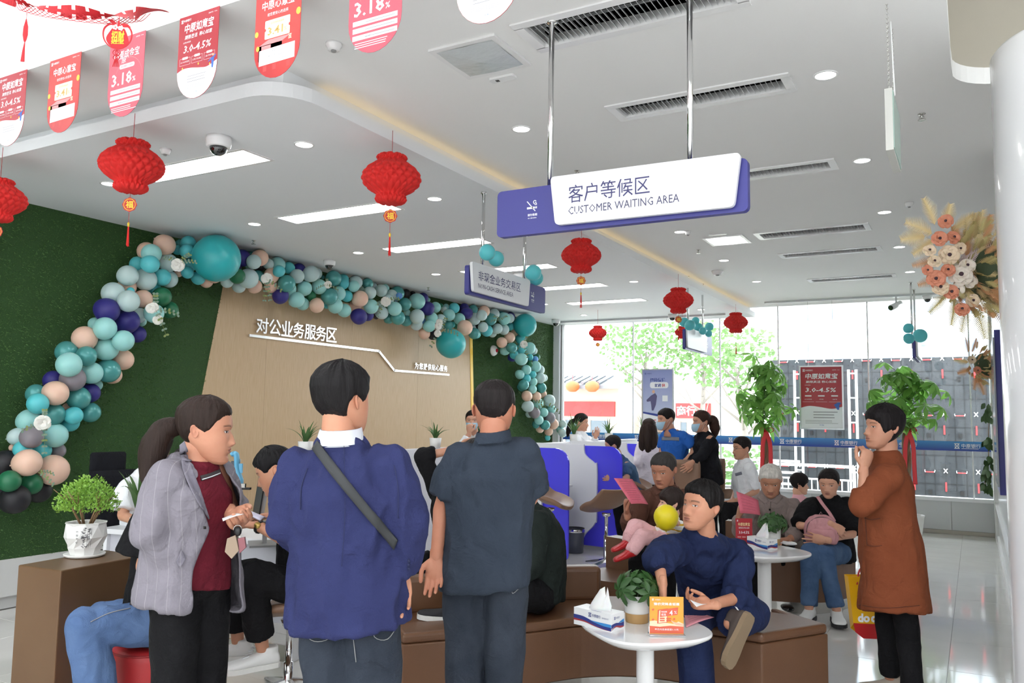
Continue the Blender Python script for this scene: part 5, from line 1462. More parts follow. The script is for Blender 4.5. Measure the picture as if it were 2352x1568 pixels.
for k in range(5):
 m = MB().tube([(.05 + k * .52, 0, 0), (.05 + k * .52, 0, .97)], .02, 8).mesh('post', True); m.materials.append(m_bar); obj('post', m, t2)
m_shop = M('shop_wall', (176, 160, 148), .8); m_sred = M('shop_sign_red', (150, 34, 34), .6); m_roof = M('roof_tile_grey', (110, 114, 120), .8); m_swin = M('shop_glass', (70, 82, 92), .2)
YS = 27.0
def shop(px0, px1, ptop, label, red=True, roof=True, text=None, Y=YS):
 a, c = onY(px0, 950, Y), onY(px1, 950, Y); zt_ = onY((px0 + px1) / 2, ptop, Y).z; w = c.x - a.x
 t = thing('shop_building', label, 'building', (a.x, Y, -.14))
 m = MB().aabb((0, 0, 0), (w, 4, zt_ + .14)).mesh('walls'); m.materials.append(m_shop); obj('walls', m, t)
 if red:
  m = MB().aabb((.1, -.12, zt_ * .60), (w - .1, -.02, zt_ * .78)).mesh('fascia'); m.materials.append(m_sred); fa = obj('fascia', m, t)
  if text:
   g = bpy.data.objects.new('shop_lettering', None); COL.objects.link(g); g.parent = t; g.matrix_local = basis((w * .1, -.13, zt_ * .63), Xd, Zd)
   lettering(g, text, m_wprint, 0, 0, h=zt_ * .12, bold=.02, z=0)
 n = max(2, int(w / 1.6))
 for k in range(n):
  xk = .25 + k * (w - .3) / n
  m = MB().aabb((xk, -.03, .2), (xk + (w - .3) / n - .35, .02, zt_ * .55)).mesh('window'); m.materials.append(m_swin); wn = obj('window', m, t)
  m = MB().aabb((xk - .05, -.06, .15), (xk, .0, zt_ * .56)).mesh('pier'); m.materials.append(m_shop); obj('pier', m, t)
 if roof:
  rings_ = [Vector((-.3, -.7, zt_ * .93)), Vector((w + .3, -.7, zt_ * .93)), Vector((w + .3, .6, zt_ * 1.06)), Vector((-.3, .6, zt_ * 1.06))]
  m = MB().prism(rings_, (0, 0, .12)).mesh('eaves'); m.materials.append(m_roof); ev = obj('eaves', m, t)
  rm = MB().tube([(0, -.72, zt_ * .95 + .14), (0, .6, zt_ * 1.07 + .13)], .06, 6).mesh('roof_tile'); rm.materials.append(m_roof)
  for k in range(int(w / .3)): obj('roof_tile', rm, ev, mw=Matrix.Translation((k * .3, 0, 0)))
 return t
shop(1286, 1420, 872, 'pale shop house with grey tiled eaves and orange lanterns seen through the window', True, True)
shop(1440, 1545, 925, 'pale shop front half hidden behind the blue poster outside', True, False, Y=30)
shop(1548, 1640, 875, 'shop front with a red fascia right of the blue poster outside', True, False, '商行', Y=28)
for i, px in enumerate((1315, 1360)):
 p = onY(px, 887, YS - .9)
 t = thing('street_lantern', 'orange paper lantern under the eaves outside, %s' % ('nearer the turf wall' if i == 0 else 'farther from the turf wall'), 'lantern', p, group='orange lanterns under the eaves')
 m = MB().lathe([(.06, -.19), (.12, -.18), (.22, -.1), (.25, 0), (.22, .1), (.12, .18), (.06, .19)], 20).mesh('shade', True); m.materials.append(M('orange_lantern', (214, 84, 40), .6)); obj('shade', m, t)
 m = MB().tube([(0, 0, .18), (0, 0, .9)], .01, 6).mesh('cord'); m.materials.append(m_red); obj('cord', m, t)
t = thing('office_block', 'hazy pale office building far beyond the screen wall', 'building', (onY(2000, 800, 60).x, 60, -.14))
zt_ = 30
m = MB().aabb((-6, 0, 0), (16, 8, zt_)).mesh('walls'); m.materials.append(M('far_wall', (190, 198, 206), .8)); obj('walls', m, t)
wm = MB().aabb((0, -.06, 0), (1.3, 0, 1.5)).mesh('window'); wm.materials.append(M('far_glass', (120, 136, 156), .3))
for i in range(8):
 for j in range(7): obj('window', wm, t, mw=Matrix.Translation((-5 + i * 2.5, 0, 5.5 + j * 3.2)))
m_bark = M('pale_bark', (118, 112, 106), .8); m_lfol = thin(M('street_leaf', (92, 122, 72), .6)); m_shr = thin(M('shrub_leaf', (98, 130, 78), .6))
def foliage(name, parent, n, c, rx, ry, rz, L, mat, seed, stuff=True):
 rn = random.Random(seed); b = MB()
 for i in range(n):
  d = Vector((rn.gauss(0, 1), rn.gauss(0, 1), rn.gauss(0, 1))).normalized() * rn.random() ** .4
  o = Vector(c) + Vector((d.x * rx, d.y * ry, d.z * rz))
  dd = Vector((rn.uniform(-1, 1), rn.uniform(-1, 1), rn.uniform(-1, .6))).normalized(); s_ = dd.orthogonal().normalized() * L * .4
  b.add([o, o + dd * L * .5 + s_, o + dd * L, o + dd * L * .5 - s_], [(0, 1, 2, 3)])
 m = b.mesh(name); m.materials.append(mat); o = obj(name, m, parent)
 if stuff: o['kind'] = 'stuff'
 return o
def street_tree(px, Y, h, label, lean, seed, nl=500, rr=1.3):
 p = onY(px, 1000, Y); t = thing('street_tree', label, 'tree', (p.x, Y, -.14))
 rn = random.Random(seed); b = MB()
 b.tube([(0, 0, 0), (lean * .3, 0, h * .35), (lean * .6, .1, h * .6), (lean, 0, h * .85)], [.11, .09, .07, .03], 10)
 for k in range(9):
  z = h * (.35 + .055 * k); o = Vector((lean * z / h, 0, z)); a = rn.uniform(0, 6.28); d = Vector((math.cos(a), math.sin(a) * .6, rn.uniform(.5, 1.1)))
  b.tube([o, o + d * .5, o + d * 1.1 + UP * .15], [.035, .022, .008], 6)
 m = b.mesh('trunk', True); m.materials.append(m_bark); obj('trunk', m, t)
 foliage('crown', t, nl, (lean, 0, h * .92), rr, rr * .8, rr * .9, .16, m_lfol, seed)
street_tree(1722, 20.5, 3.5, 'slender leaning street tree left of the money tree, outside', -.35, 1, 380, 1.1)
street_tree(1470, 24.0, 4.4, 'leafy street tree outside behind the blue poster', .2, 2, 700, 1.5)
street_tree(1610, 25.0, 4.2, 'leafy street tree outside above the red shop fascia', .1, 3, 500, 1.3)
for i, (px, Y, r_) in enumerate(((1420, 19.5, .75), (1500, 18.6, .7), (1590, 18.0, .75), (1660, 17.2, .8), (1735, 17.8, .6))):
 p = onY(px, 1030, Y); t = thing('street_shrub', 'rounded pale green shrub outside, %s from the turf wall' % ORD[i].replace('nearest', 'first'), 'shrub', (p.x, Y, -.14), group='shrubs outside')
 foliage('leaves', t, 420, (0, 0, .55), r_, r_ * .7, .6, .12, m_shr, i + 20)
 m = MB().tube([(0, 0, 0), (0, 0, .5)], .03, 6).mesh('stem'); m.materials.append(m_bark); obj('stem', m, t)
# ================================================================ posters hung before the window
def hung_poster(mw, W_, H_, label, ztop, kind):
 t = thing('hanging_poster', label, 'poster', mw=mw)
 f = MB(); e = .02
 for a, c in (((-e, -e, -.012), (W_ + e, 0, .012)), ((-e, H_, -.012), (W_ + e, H_ + e, .012)), ((-e, 0, -.012), (0, H_, .012)), ((W_, 0, -.012), (W_ + e, H_, .012))): f.aabb(a, c)
 m = f.mesh('frame'); m.materials.append(M('alu_frame', (206, 210, 212), .3, .6)); obj('frame', m, t)
 for x in (W_ * .2, W_ * .8):
  m = MB().tube([(x, H_ + e, 0), (x, ztop - mw.translation.z, 0)], .0025, 6).mesh('wire'); m.materials.append(m_steel); obj('wire', m, t)
 z = .004; k = W_ / .262
 if kind == 'red':
  flat(t, 'sheet', rect(0, 0, W_, H_), m_ban['A'], -.002, .004)
  def L(s_, x, y, w=None, h=None, **q): return lettering(t, s_, m_wprint, x * W_, y * H_, w=w and w * W_, h=h and h * H_, z=z, **q)
  bank_logo(t, .05 * W_, .925 * H_, .04 * H_, m_wprint, z); L('中原银行', .12, .93, h=.028); L('金融热线：95186', .95, .94, h=.014, align='r')
  L('中原如意宝', .5, .80, w=.78, h=.095, bold=.02, align='c', slant=.12); L('期限灵活 称心如意', .5, .735, w=.74, h=.04, align='c', bold=.01)
  L('业绩比较基准', .10, .695, h=.014); L('3.0-4.5%', .48, .585, w=.74, h=.075, bold=.014, align='c', slant=.15)
  for q in range(3):
   xx = (.04 + q * .32) * W_
   flat(t, 'print_label', rect(xx + .06 * W_, .515 * H_, xx + .22 * W_, .535 * H_), m_wprint, z - .001, .0004)
   lettering(t, ('35-730天任选', '1万元起', '二级风险')[q], m_wprint, xx + .14 * W_, .46 * H_, h=.018 * H_, z=z, align='c')
   flat(t, 'print_line', rect(xx, .425 * H_, xx + .28 * W_, .428 * H_), m_wprint, z - .001, .0004)
  top = smooth_edge([(0, .33 * H_), (.2 * W_, .36 * H_), (.45 * W_, .345 * H_), (.75 * W_, .315 * H_), (W_, .35 * H_)])
  flat(t, 'wave', [(0, 0), (W_, 0)] + list(reversed(top)), m_wprint, .0022, .0006)
  para(t, .30 * W_, .255 * H_, .6 * W_, 3, m_bgrey, z, .045 * H_, .012 * H_, .2, 1); para(t, .1 * W_, .12 * H_, .8 * W_, 3, m_bgrey, z, .022 * H_, .005 * H_, .2, 2)
  lettering(t, '95186', m_bblue, .5 * W_, .04 * H_, h=.02 * H_, z=z, align='c')
  flat(t, 'print_figure', [(.88 * W_, .30 * H_), (.92 * W_, .30 * H_), (.93 * W_, .38 * H_), (.98 * W_, .41 * H_), (.90 * W_, .42 * H_), (.80 * W_, .38 * H_)], m_bblue, z, .0004)
 else:
  flat(t, 'sheet', rect(0, 0, W_, H_), grad_mat('poster_lilac', (206, 214, 236), (150, 160, 212), 'Y', 0, H_), -.002, .004)
  mb_ = M('poster_blue', (52, 70, 150), .5); mr_ = M('poster_red', (206, 60, 66), .5)
  bank_logo(t, .06 * W_, .925 * H_, .028 * H_, mb_, z); lettering(t, '中原银行', mb_, .13 * W_, .928 * H_, h=.022 * H_, z=z)
  lettering(t, '扫码借钱', mb_, .5 * W_, .795 * H_, w=.52 * W_, h=.066 * H_, z=z, align='c', bold=.02)
  lettering(t, '就是', mb_, .40 * W_, .705 * H_, h=.06 * H_, z=z, bold=.02); lettering(t, '快', mr_, .64 * W_, .705 * H_, h=.06 * H_, z=z, bold=.02)
  flat(t, 'print_cloud', rrect(.24 * W_, .685 * H_, .86 * W_, .79 * H_, .04 * H_), m_wprint, z - .0012, .0005)
  flat(t, 'wave', [(0, 0), (W_, 0), (W_, .17 * H_), (.5 * W_, .20 * H_), (0, .25 * H_)], m_wprint, .0022, .0006)
  flat(t, 'wave_edge', [(0, .25 * H_), (.5 * W_, .20 * H_), (W_, .17 * H_), (W_, .20 * H_), (.5 * W_, .24 * H_), (0, .28 * H_)], mb_, .0024, .0006)
  flat(t, 'print_figure', [(.30 * W_, .30 * H_), (.36 * W_, .30 * H_), (.44 * W_, .40 * H_), (.48 * W_, .55 * H_), (.42 * W_, .60 * H_), (.28 * W_, .56 * H_), (.12 * W_, .48 * H_), (.14 * W_, .45 * H_), (.26 * W_, .46 * H_), (.28 * W_, .40 * H_)], M('poster_suit', (96, 92, 132), .6), z, .0004)
  flat(t, 'print_figure', [(.36 * W_ + .05 * W_ * math.cos(a), .625 * H_ + .03 * H_ * math.sin(a)) for a in np.linspace(0, 6.28, 12)[:-1]], m_bskin, z, .0004)
  flat(t, 'print_label', rect(.66 * W_, .46 * H_, .84 * W_, .56 * H_), m_wprint, z, .0004)
  for q in range(3): flat(t, 'print_line', rect(.12 * W_, (.13 - .035 * q) * H_, .45 * W_, (.142 - .035 * q) * H_), mr_, z, .0004)
 return t
YP = 12.75
a, c, d_ = onY(1841, 982, YP), onY(1936, 982, YP), onY(1841, 843, YP)
hung_poster(basis((a.x, YP, a.z), Xd, Zd), c.x - a.x, d_.z - a.z, 'framed red poster with white wave hanging on wires before the window', ZM, 'red')
a, c, d_ = onY(1477, 965, YP), onY(1545, 965, YP), onY(1477, 850, YP)
hung_poster(basis((a.x, YP, a.z - .12), Xd, Zd), c.x - a.x, d_.z - a.z + .12, 'framed lilac and blue poster hanging on wires behind the masked man', ZM, 'blue')
rl = MB().aabb((-2.75, YP - .02, ZM - .03), (.2, YP + .02, ZM)).build('hanging_rail', M('alu_rail', (214, 216, 218), .35)); tag(rl, 'thin pale hanging rail along the ceiling before the window, right part', 'rail')
rl = MB().aabb((-6.3, YP - .02, ZL - .03), (-3.35, YP + .02, ZL)).build('hanging_rail', M('alu_rail')); tag(rl, 'thin grey hanging rail under the soffit before the window, left part', 'rail')
# ================================================================ furniture and things
m_brown = M('bronze_lacquer', (104, 76, 52), .38, .15, bump=(400, .05), var=(3, (112, 84, 58), .8))
m_leather = M('brown_leather', (98, 66, 44), .42, bump=(220, .12), var=(2.5, (110, 76, 52), .8))
m_leatop = m_leather
m_taupe = M('taupe_leather', (132, 100, 78), .4, bump=(220, .1))
m_pwhite = M('partition_white', (232, 233, 236), .3)
m_pblue = thin(M('partition_blue', (98, 92, 248), .12), .3)
m_table = M('table_white', (240, 240, 240), .12, coat=.4)
def polyprism(name, pts, z0, z1, mat, parent=None, bevel=0.0, smooth=False):
 return MB().prism([Vector((p[0], p[1], z0)) for p in pts], (0, 0, z1 - z0)).build(name, mat, parent, bevel=bevel)
pl = thing('plinth', 'dark bronze box plinth carrying the potted shrub at far left', 'plinth', (-4.08, 2.71, 0))
pq = [(-4.161, 2.439), (-3.853, 2.466), (-3.905, 2.965), (-4.225, 2.955)]
polyprism('body', pq, 0, .78, m_brown, pl, bevel=.006)
e = Vector((pq[1][0] - pq[0][0], pq[1][1] - pq[0][1], 0)).normalized()
fx = basis(Vector((*pq[0], 0)) + Vector((e.y, -e.x, 0)) * .0012, e, Zd)
g = bpy.data.objects.new('sticker', None); COL.objects.link(g); g.parent = pl; g.matrix_parent_inverse = pl.matrix_world.inverted(); g.matrix_local = fx
lx = .115
flat(g, 'paper', rect(lx, .655, lx + .088, .705), m_wmatt, 0, .0006)
for k in range(4): flat(g, 'print_line', rect(lx + .01, .693 - .010 * k, lx + (.075 if k else .06), .6955 - .010 * k), M('print_black', (60, 60, 60), .7), .0007, .0002)
m = MB().tube([V3(0, 0, 0), V3(.004, 0, 0)], [(.011, .011), (.011, .011)], 16).mesh('grommet'); m.materials.append(m_steel)
o = obj('grommet', m, pl); o.parent = pl; o.location = Vector((-3.893, 2.85, .395)) - pl.location
m_pot = M('pot_white', (232, 231, 228), .3); m_soil = M('soil', (70, 54, 42), .9); m_ink = M('ink_print', (60, 60, 64), .6)
pc = onZ(194, 1277, .78)
def faceted_pot(c, label):
 t = thing('plant_pot', label, 'pot', c)
 b = MB(); n = 10
 prof = [(.070, .012), (.085, .05), (.104, .105), (.100, .165), (.105, .178), (.100, .180), (.093, .176), (.090, .15), (.02, .148)]
 rings_ = []
 for i, (r, z) in enumerate(prof):
  ring = []
  for k in range(n):
   a = 2 * math.pi * (k + (.5 if i in (2,) else 0)) / n; zz = z + (.012 if (i == 3 and k % 2) else 0)
   ring.append(Vector((r * math.cos(a), r * math.sin(a), zz)))
  rings_.append(ring)
 b.rings(rings_); m = b.mesh('body'); m.materials.append(m_pot); obj('body', m, t)
 m = MB().lathe([(.085, 0), (.098, .006), (.102, .016), (.098, .018), (.07, .010), (.01, .010)], 32).mesh('saucer', True); m.materials.append(m_pot); obj('saucer', m, t)
 m = MB().lathe([(.088, .15), (.06, .158), (.005, .160)], 20).mesh('soil', True); m.materials.append(m_soil); obj('soil', m, t)
 f = facing(18); r_ = UP.cross(f)
 g = bpy.data.objects.new('bamboo_print', None); COL.objects.link(g); g.parent = t; g.matrix_local = basis(f * .1035 + UP * .10, r_, UP)
 b = MB()
 def stroke(x0, y0, x1, y1, w):
  d = Vector((x1 - x0, y1 - y0, 0)); n_ = Vector((-d.y, d.x, 0)).normalized() * w / 2; p, q = Vector((x0, y0, -abs(x0) * .35)), Vector((x1, y1, -abs(x1) * .35)); mid = (p + q) / 2
  b.add([p - n_ * .3, mid - n_, q, mid + n_], [(0, 1, 2, 3)])
 for x0 in (.022, .030, .038): stroke(x0, -.05, x0 + .004, .065, .003)
 rn = random.Random(4)
 for k in range(26):
  x0, y0 = rn.uniform(.005, .045), rn.uniform(.0, .06); a = rn.uniform(2.4, 3.9); L = rn.uniform(.012, .022); stroke(x0, y0, x0 + L * math.cos(a), y0 + L * math.sin(a), .004)
 for k in range(9):
  x0, y0 = rn.uniform(.008, .03), rn.uniform(-.045, -.005); a = rn.uniform(2.6, 4.2); L = rn.uniform(.012, .02); stroke(x0, y0, x0 + L * math.cos(a), y0 + L * math.sin(a), .004)
 m = b.mesh('strokes'); m.materials.append(m_ink); o = obj('strokes', m, g); o.location.z = .004
 for k in range(4): lettering(g, '竹报平安'[k], m_ink, -.030, .035 - .018 * k, h=.011, z=.001)
 return t
faceted_pot(pc, 'white faceted pot with bamboo ink print on the bronze plinth')
m_twig = M('shrub_twig', (140, 110, 78), .8); m_lime = M('lime_leaf', (112, 158, 50), .5, sub=.1, var=(8, (140, 182, 70), .9))
sh = thing('shrub', 'bushy lime green shrub with forked twigs growing in the white pot', 'shrub', pc + UP * .155)
rn = random.Random(11); b = MB()
tips = []
for k in range(7):
 a = 2 * math.pi * k / 7 + rn.uniform(-.3, .3); r0 = .02; o0 = Vector((r0 * math.cos(a), r0 * math.sin(a), 0)); d = Vector((math.cos(a) * .55, math.sin(a) * .55, 1)).normalized()
 p1 = o0 + d * .09; p2 = p1 + (d + Vector((rn.uniform(-.3, .3), rn.uniform(-.3, .3), .2))).normalized() * .07
 b.tube([o0, p1, p2], [.006, .0045, .003], 6)
 for j in range(3):
  q = p2 + Vector((rn.uniform(-.07, .07), rn.uniform(-.07, .07), rn.uniform(.02, .06))); b.tube([p1.lerp(p2, .6), q], [.003, .0015], 5); tips.append(q)
m = b.mesh('twigs', True); m.materials.append(m_twig); obj('twigs', m, sh)
lf = MB()
for k in range(2300):
 d = Vector((rn.gauss(0, 1), rn.gauss(0, 1), rn.gauss(0, 1))).normalized() * (rn.random() ** .33)
 if d.z < -.55 and rn.random() < .7: continue
 lump = 1 + .12 * math.sin(d.x * 9) * math.cos(d.y * 8 + d.z * 5)
 o = Vector((d.x * .155 * lump, d.y * .155 * lump, .165 + d.z * .095 * lump - .05 * (d.x * d.x + d.y * d.y)))
 dd = (Vector((d.x, d.y, .7)) + Vector((rn.uniform(-.7, .7), rn.uniform(-.7, .7), rn.uniform(-.4, .5)))).normalized(); s_ = dd.orthogonal().normalized() * .0046; L = .016
 lf.add([o, o + dd * L * .5 + s_, o + dd * L, o + dd * L * .5 - s_], [(0, 1, 2, 3)])
m = lf.mesh('leaves'); m.materials.append(m_lime); o = obj('leaves', m, sh); o['kind'] = 'stuff'
rc = onZ(352, 1474, .45);
t = thing('drum_stool', 'red upholstered drum stool under the person in jeans', 'stool', (rc.x, rc.y, 0))
m = MB().lathe([(.175, .0), (.185, .012), (.19, .10), (.19, .40), (.184, .432), (.165, .448), (.02, .452)], 48).mesh('drum', True); m.materials.append(M('red_vinyl', (176, 40, 42), .5, bump=(200, .08))); obj('drum', m, t)
tr_ = MB(); torus(tr_, Vector((0, 0, .432)), .185, .005, Xd, Yd, 48, 6); m = tr_.mesh('piping', True); m.materials.append(M('red_piping', (156, 32, 36), .5)); obj('piping', m, t)
dk = thing('service_desk', 'white service desk behind the woman in the grey blazer', 'desk', (-4.5, 4.05, 0))
dA, dB = Vector((-5.15, 3.58, 0)), Vector((-3.72, 3.86, 0)); du = (dB - dA).normalized(); dv = Vector((-du.y, du.x, 0))
def deskbox(name, u0, u1, v0, v1, z0, z1, mat, bevel=.004):
 c = dA + du * ((u0 + u1) / 2) + dv * ((v0 + v1) / 2) + UP * ((z0 + z1) / 2)
 return MB().box(c, ((u1 - u0) / 2, (v1 - v0) / 2, (z1 - z0) / 2), du, dv, UP).build(name, mat, dk, bevel=bevel)
DL = (dB - dA).length
deskbox('top', -.02, DL, -.02, .66, .725, .76, m_pwhite); deskbox('front_panel', 0.02, DL - .05, .03, .05, .25, .72, M('desk_grey', (196, 196, 204), .4))
deskbox('side_panel', 0, .03, 0, .64, 0, .72, m_pwhite); deskbox('side_panel', DL - .05, DL - .02, .1, .64, 0, .72, m_pwhite); deskbox('drawer_unit', .03, .36, .06, .6, .28, .70, m_pwhite)
deskbox('kick_plate', .03, DL - .05, .10, .12, 0, .10, m_steel, 0)
sp = thing('spine_partition', 'long white chest-high partition along the service counters', 'partition', (-4.8, 8.5, 0))
ys = [4.85, 6.45, 7.95, 9.0, 10.2, 11.4, 12.7]
for i in range(6): MB().aabb((-4.84, ys[i] + .002, 0), (-4.78, ys[i + 1] - .002, 1.22)).build('panel', m_pwhite, sp, bevel=.008)
wave = [(565, 1400), (550, 1400), (550, 1330), (580, 1270), (640, 1210), (665, 1170), (675, 1130), (680, 680), (660, 640), (600, 590), (570, 550), (563, 483)]
wv = [onY(1200 + x / 3.92, 900 + y / 3.92, 9.0) for x, y in wave]
xr = onY(1200 + 890 / 3.92, 1150, 9.0).x; zb_ = .05; ztp = onY(1200 + 700 / 3.92, 900 + 487 / 3.92, 9.0).z
wvs = smooth_poly(wv[1:], 4, closed=False)
for i, (Yd_, px, lb) in enumerate(((7.95, 1304, 'nearest white divider with a glossy blue fin, behind the man in the dark sweatshirt'), (9.0, 1427, 'middle white divider with a glossy blue fin, behind the brown tulip stool'), (10.2, 1519, 'farthest white divider with a glossy blue fin, behind the man in the brown shirt'))):
 dx = onY(px, 1120, Yd_).x - xr
 t = thing('divider', lb, 'partition', (-4.0 + dx, Yd_, 0), group='counter dividers')
 bp = [Vector((p.x + dx, Yd_ + .012, max(p.z, .06))) for p in wvs]
 R_ = .16; outer = [Vector((xr + dx - R_ + R_ * math.sin(a), Yd_ + .012, ztp - R_ + R_ * math.cos(a))) for a in np.linspace(0, math.pi / 2, 7)]
 outer += [Vector((xr + dx - .05 + .05 * math.cos(a), Yd_ + .012, .10 - .05 * math.sin(a))) for a in np.linspace(0, math.pi / 2, 4)]
 inner = [Vector((p.x - .01, p.y, p.z)) for p in bp]
 MB().prism(inner + outer, (0, .03, 0)).build('fin', m_pblue, t, bevel=.006)
 wpoly = [Vector((-4.78, Yd_, .0))] + [Vector((bp[0].x + .01, Yd_, 0))] + [Vector((p.x, Yd_, p.z)) for p in bp] + [Vector((bp[-1].x, Yd_, 1.235)), Vector((-4.78, Yd_, 1.235))]
 MB().prism(wpoly, (0, -.035, 0)).build('board', m_pwhite, t, bevel=.005)
 MB().aabb((-4.77, Yd_ + .05, .74), (-3.95 + dx, Yd_ + .05 + (.86, 1.05, .9)[i], .765)).build('counter_shelf', m_pwhite, t, bevel=.004)
bc = onZ(1318, 1268, 0)
t = thing('waste_bin', 'dark grey round waste bin with a steel rim by the counters', 'bin', (bc.x, bc.y, 0))
m = MB().lathe([(.105, 0), (.11, .01), (.122, .27), (.115, .27), (.10, .02), (.01, .02)], 32).mesh('body', True); m.materials.append(M('bin_grey', (74, 78, 88), .4)); obj('body', m, t)
m = MB().lathe([(.1225, .235), (.1245, .24), (.1245, .265), (.1225, .27)], 32, cap=False).mesh('rim', True); m.materials.append(m_chrome); obj('rim', m, t)
m = MB().lathe([(.122, .27), (.124, .278), (.114, .278), (.113, .27)], 32, cap=False).mesh('lip', True); m.materials.append(m_black); obj('lip', m, t)
def tulip_chair(c, az, label, seat_z=.52, base=.24, back=True):
 t = thing('swivel_chair', label, 'chair', (c[0], c[1], 0), group='brown swivel chairs')
 f = facing(az); s_ = f.cross(UP)
 b = MB(); N, K = 24, 15; vs = []
 for i in range(N):
  u = i / (N - 1) * 2 - 1
  for j in range(K):
   v = j / (K - 1) * 2 - 1
   x = u * .25; y = v * .22
   r = math.sqrt(u * u * .8 + v * v * .8)
   z = .04 + .21 * max(0, -v) ** 1.5 * (1 - .30 * u * u) * (1 if back else .3) + .07 * u * u * (1 - .5 * max(0, v)) - .05 * max(0, v) ** 2
   x *= 1 - .12 * v * v; y *= 1 - .18 * u * u
   vs.append(s_ * x + f * y + UP * (seat_z - .06 + z))
 fs = [(i * K + j, i * K + j + 1, (i + 1) * K + j + 1, (i + 1) * K + j) for i in range(N - 1) for j in range(K - 1)]
 b.add(vs, fs); m = b.mesh('shell', True); m.materials.append(m_taupe); o = obj('shell', m, t)
 sd = o.modifiers.new('thickness', 'SOLIDIFY'); sd.thickness = .045; sd.offset = 0
 ss = o.modifiers.new('soft', 'SUBSURF'); ss.levels = 1; ss.render_levels = 1
 m = MB().lathe([(.05, seat_z - .07), (.04, seat_z - .10), (.018, seat_z - .11), (.018, seat_z - .30), (.026, seat_z - .30), (.026, .07), (.03, .05)], 20).mesh('column', True); m.materials.append(m_chrome); obj('column', m, t)
 for k in range(4):
  a = math.radians(45 + 90 * k) + .4; d = Vector((math.cos(a), math.sin(a), 0)); n_ = Vector((-d.y, d.x, 0))
  bb = MB(); bb.rings([[p + n_ * w + UP * h for w, h in ((-ww, 0), (ww, 0), (ww * .7, hh), (-ww * .7, hh))] for p, ww, hh in ((UP * .045 + d * .015, .022, .035), (UP * .022 + d * base * .6, .016, .022), (UP * .003 + d * base, .012, .012))])
  m = bb.mesh('foot'); m.materials.append(m_chrome); obj('foot', m, t)
 return t
c = onZ(1392, 1300, 0); tulip_chair((c.x, c.y), -145, 'empty brown tulip chair on a chrome star base before the blue fin', .62, .30)
tulip_chair((onY(1258, 1150, 7.25).x, 7.3), 70, 'brown chair whose back rises behind the man in the dark sweatshirt', .74, .26)
tulip_chair((onY(1452, 1100, 9.45).x, 9.5), 70, 'brown chair back just left of the man in the brown shirt', .76, .26)
c = A(668, 1365, 4.62); tulip_chair((c.x, c.y), -95, 'brown chair under the young man in black at the desk', .47, .30, False)
m_ub = m_taupe
def high_back(px, py, tt, w, h, az, label):
 p = A(px, py, tt); t = thing('lounge_chair', label, 'chair', (p.x, p.y, 0), group='brown chairs by the window counters')
 f = facing(az); s_ = f.cross(UP); b = MB()
 b.rings([ringpts(UP * (p.z - h / 2 + h * q), s_, f, w / 2 * k, .03, .03, 16, 3) for q, k in ((0, .80), (.1, .9), (.5, 1.0), (.85, 1.0), (1, .93))])
 m = b.mesh('backrest', True); m.materials.append(m_taupe); obj('backrest', m, t)
 b = MB(); b.rings([ringpts(f * .22 + UP * (p.z - h / 2 - .10 + z), s_, f, w / 2 * k, .22 * k, .24 * k, 20, 3) for z, k in ((0, .9), (.03, 1), (.09, 1), (.11, .9))]); m = b.mesh('seat', True); m.materials.append(m_taupe); obj('seat', m, t)
 m = MB().tube([f * .2, f * .2 + UP * (p.z - h / 2 - .1)], .025, 12).mesh('column', True); m.materials.append(m_chrome); obj('column', m, t)
 m = MB().lathe([(.2, 0), (.2, .012), (.03, .03)], 28, f * .2).mesh('base', True); m.materials.append(m_chrome); obj('base', m, t)
high_back(1578, 1092, 8.9, .30, .34, 150, 'brown chair back the woman in black leans her hands on')
high_back(1652, 1088, 9.6, .22, .36, 110, 'pale brown chair back right of the woman in black')
m_tape = M('floor_tape_red', (142, 62, 68), .4)
tp = thing('floor_tape', 'dark red printed tape line on the floor along the counters', 'tape', mw=basis((-3.24, 3.3, .0012), Yd, -Xd))
flat(tp, 'tape', rect(0, -.045, 6.2, .03), m_tape, 0, .0008)
for k in range(5):
 bank_logo(tp, 1.0 + 1.2 * k, -.026, .042, m_wprint, .0012); lettering(tp, '中原银行', m_wprint, 1.06 + 1.2 * k, -.022, h=.034, z=.0012)
 lettering(tp, '一米线', m_wprint, .45 + 1.2 * k, -.022, h=.034, z=.0012)
def bench(name, label, front, depth, z=.42, kick=.07, seat_mat=None, back=None, bev=.02, flip=1, end=None):
 t = thing(name, label, 'sofa', (*front[0], 0))
 P = [Vector((x, y, 0)) for x, y in front]
 F = smooth_poly(P, 8, closed=False) if len(P) > 2 else P
 n = len(F); B = []
 for i in range(n):
  d = (F[min(i + 1, n - 1)] - F[max(i - 1, 0)]).normalized(); B.append(F[i] + Vector((-d.y, d.x, 0)) * depth * flip)
 if end: B[-1] = Vector((*end[1], 0)); F = F + [Vector((*end[0], 0))]
 ring = F + list(reversed(B))
 MB().prism([p + UP * kick for p in ring], UP * (z - .055 - kick)).build('base', m_leather, t, bevel=.008)
 MB().prism([p + UP * (z - .055) for p in ring], UP * .055).build('seat', m_leatop, t, bevel=bev, seg=3)
 c = sum(ring, Vector()) / len(ring)
 MB().prism([c + (p - c) * .97 for p in ring], UP * kick).build('kick_plate', m_steel, t)
 if back:
  th, hb, i0, i1 = back
  q = [B[i] for i in range(int(i0 * (n - 1)), int(i1 * (n - 1)) + 1)]; w = [F[i].lerp(B[i], 1 - th / depth) for i in range(int(i0 * (n - 1)), int(i1 * (n - 1)) + 1)]
  MB().prism([p + UP * (z - .01) for p in q + list(reversed(w))], UP * hb).build('backrest', m_leather, t, bevel=.03, seg=3)
 return t
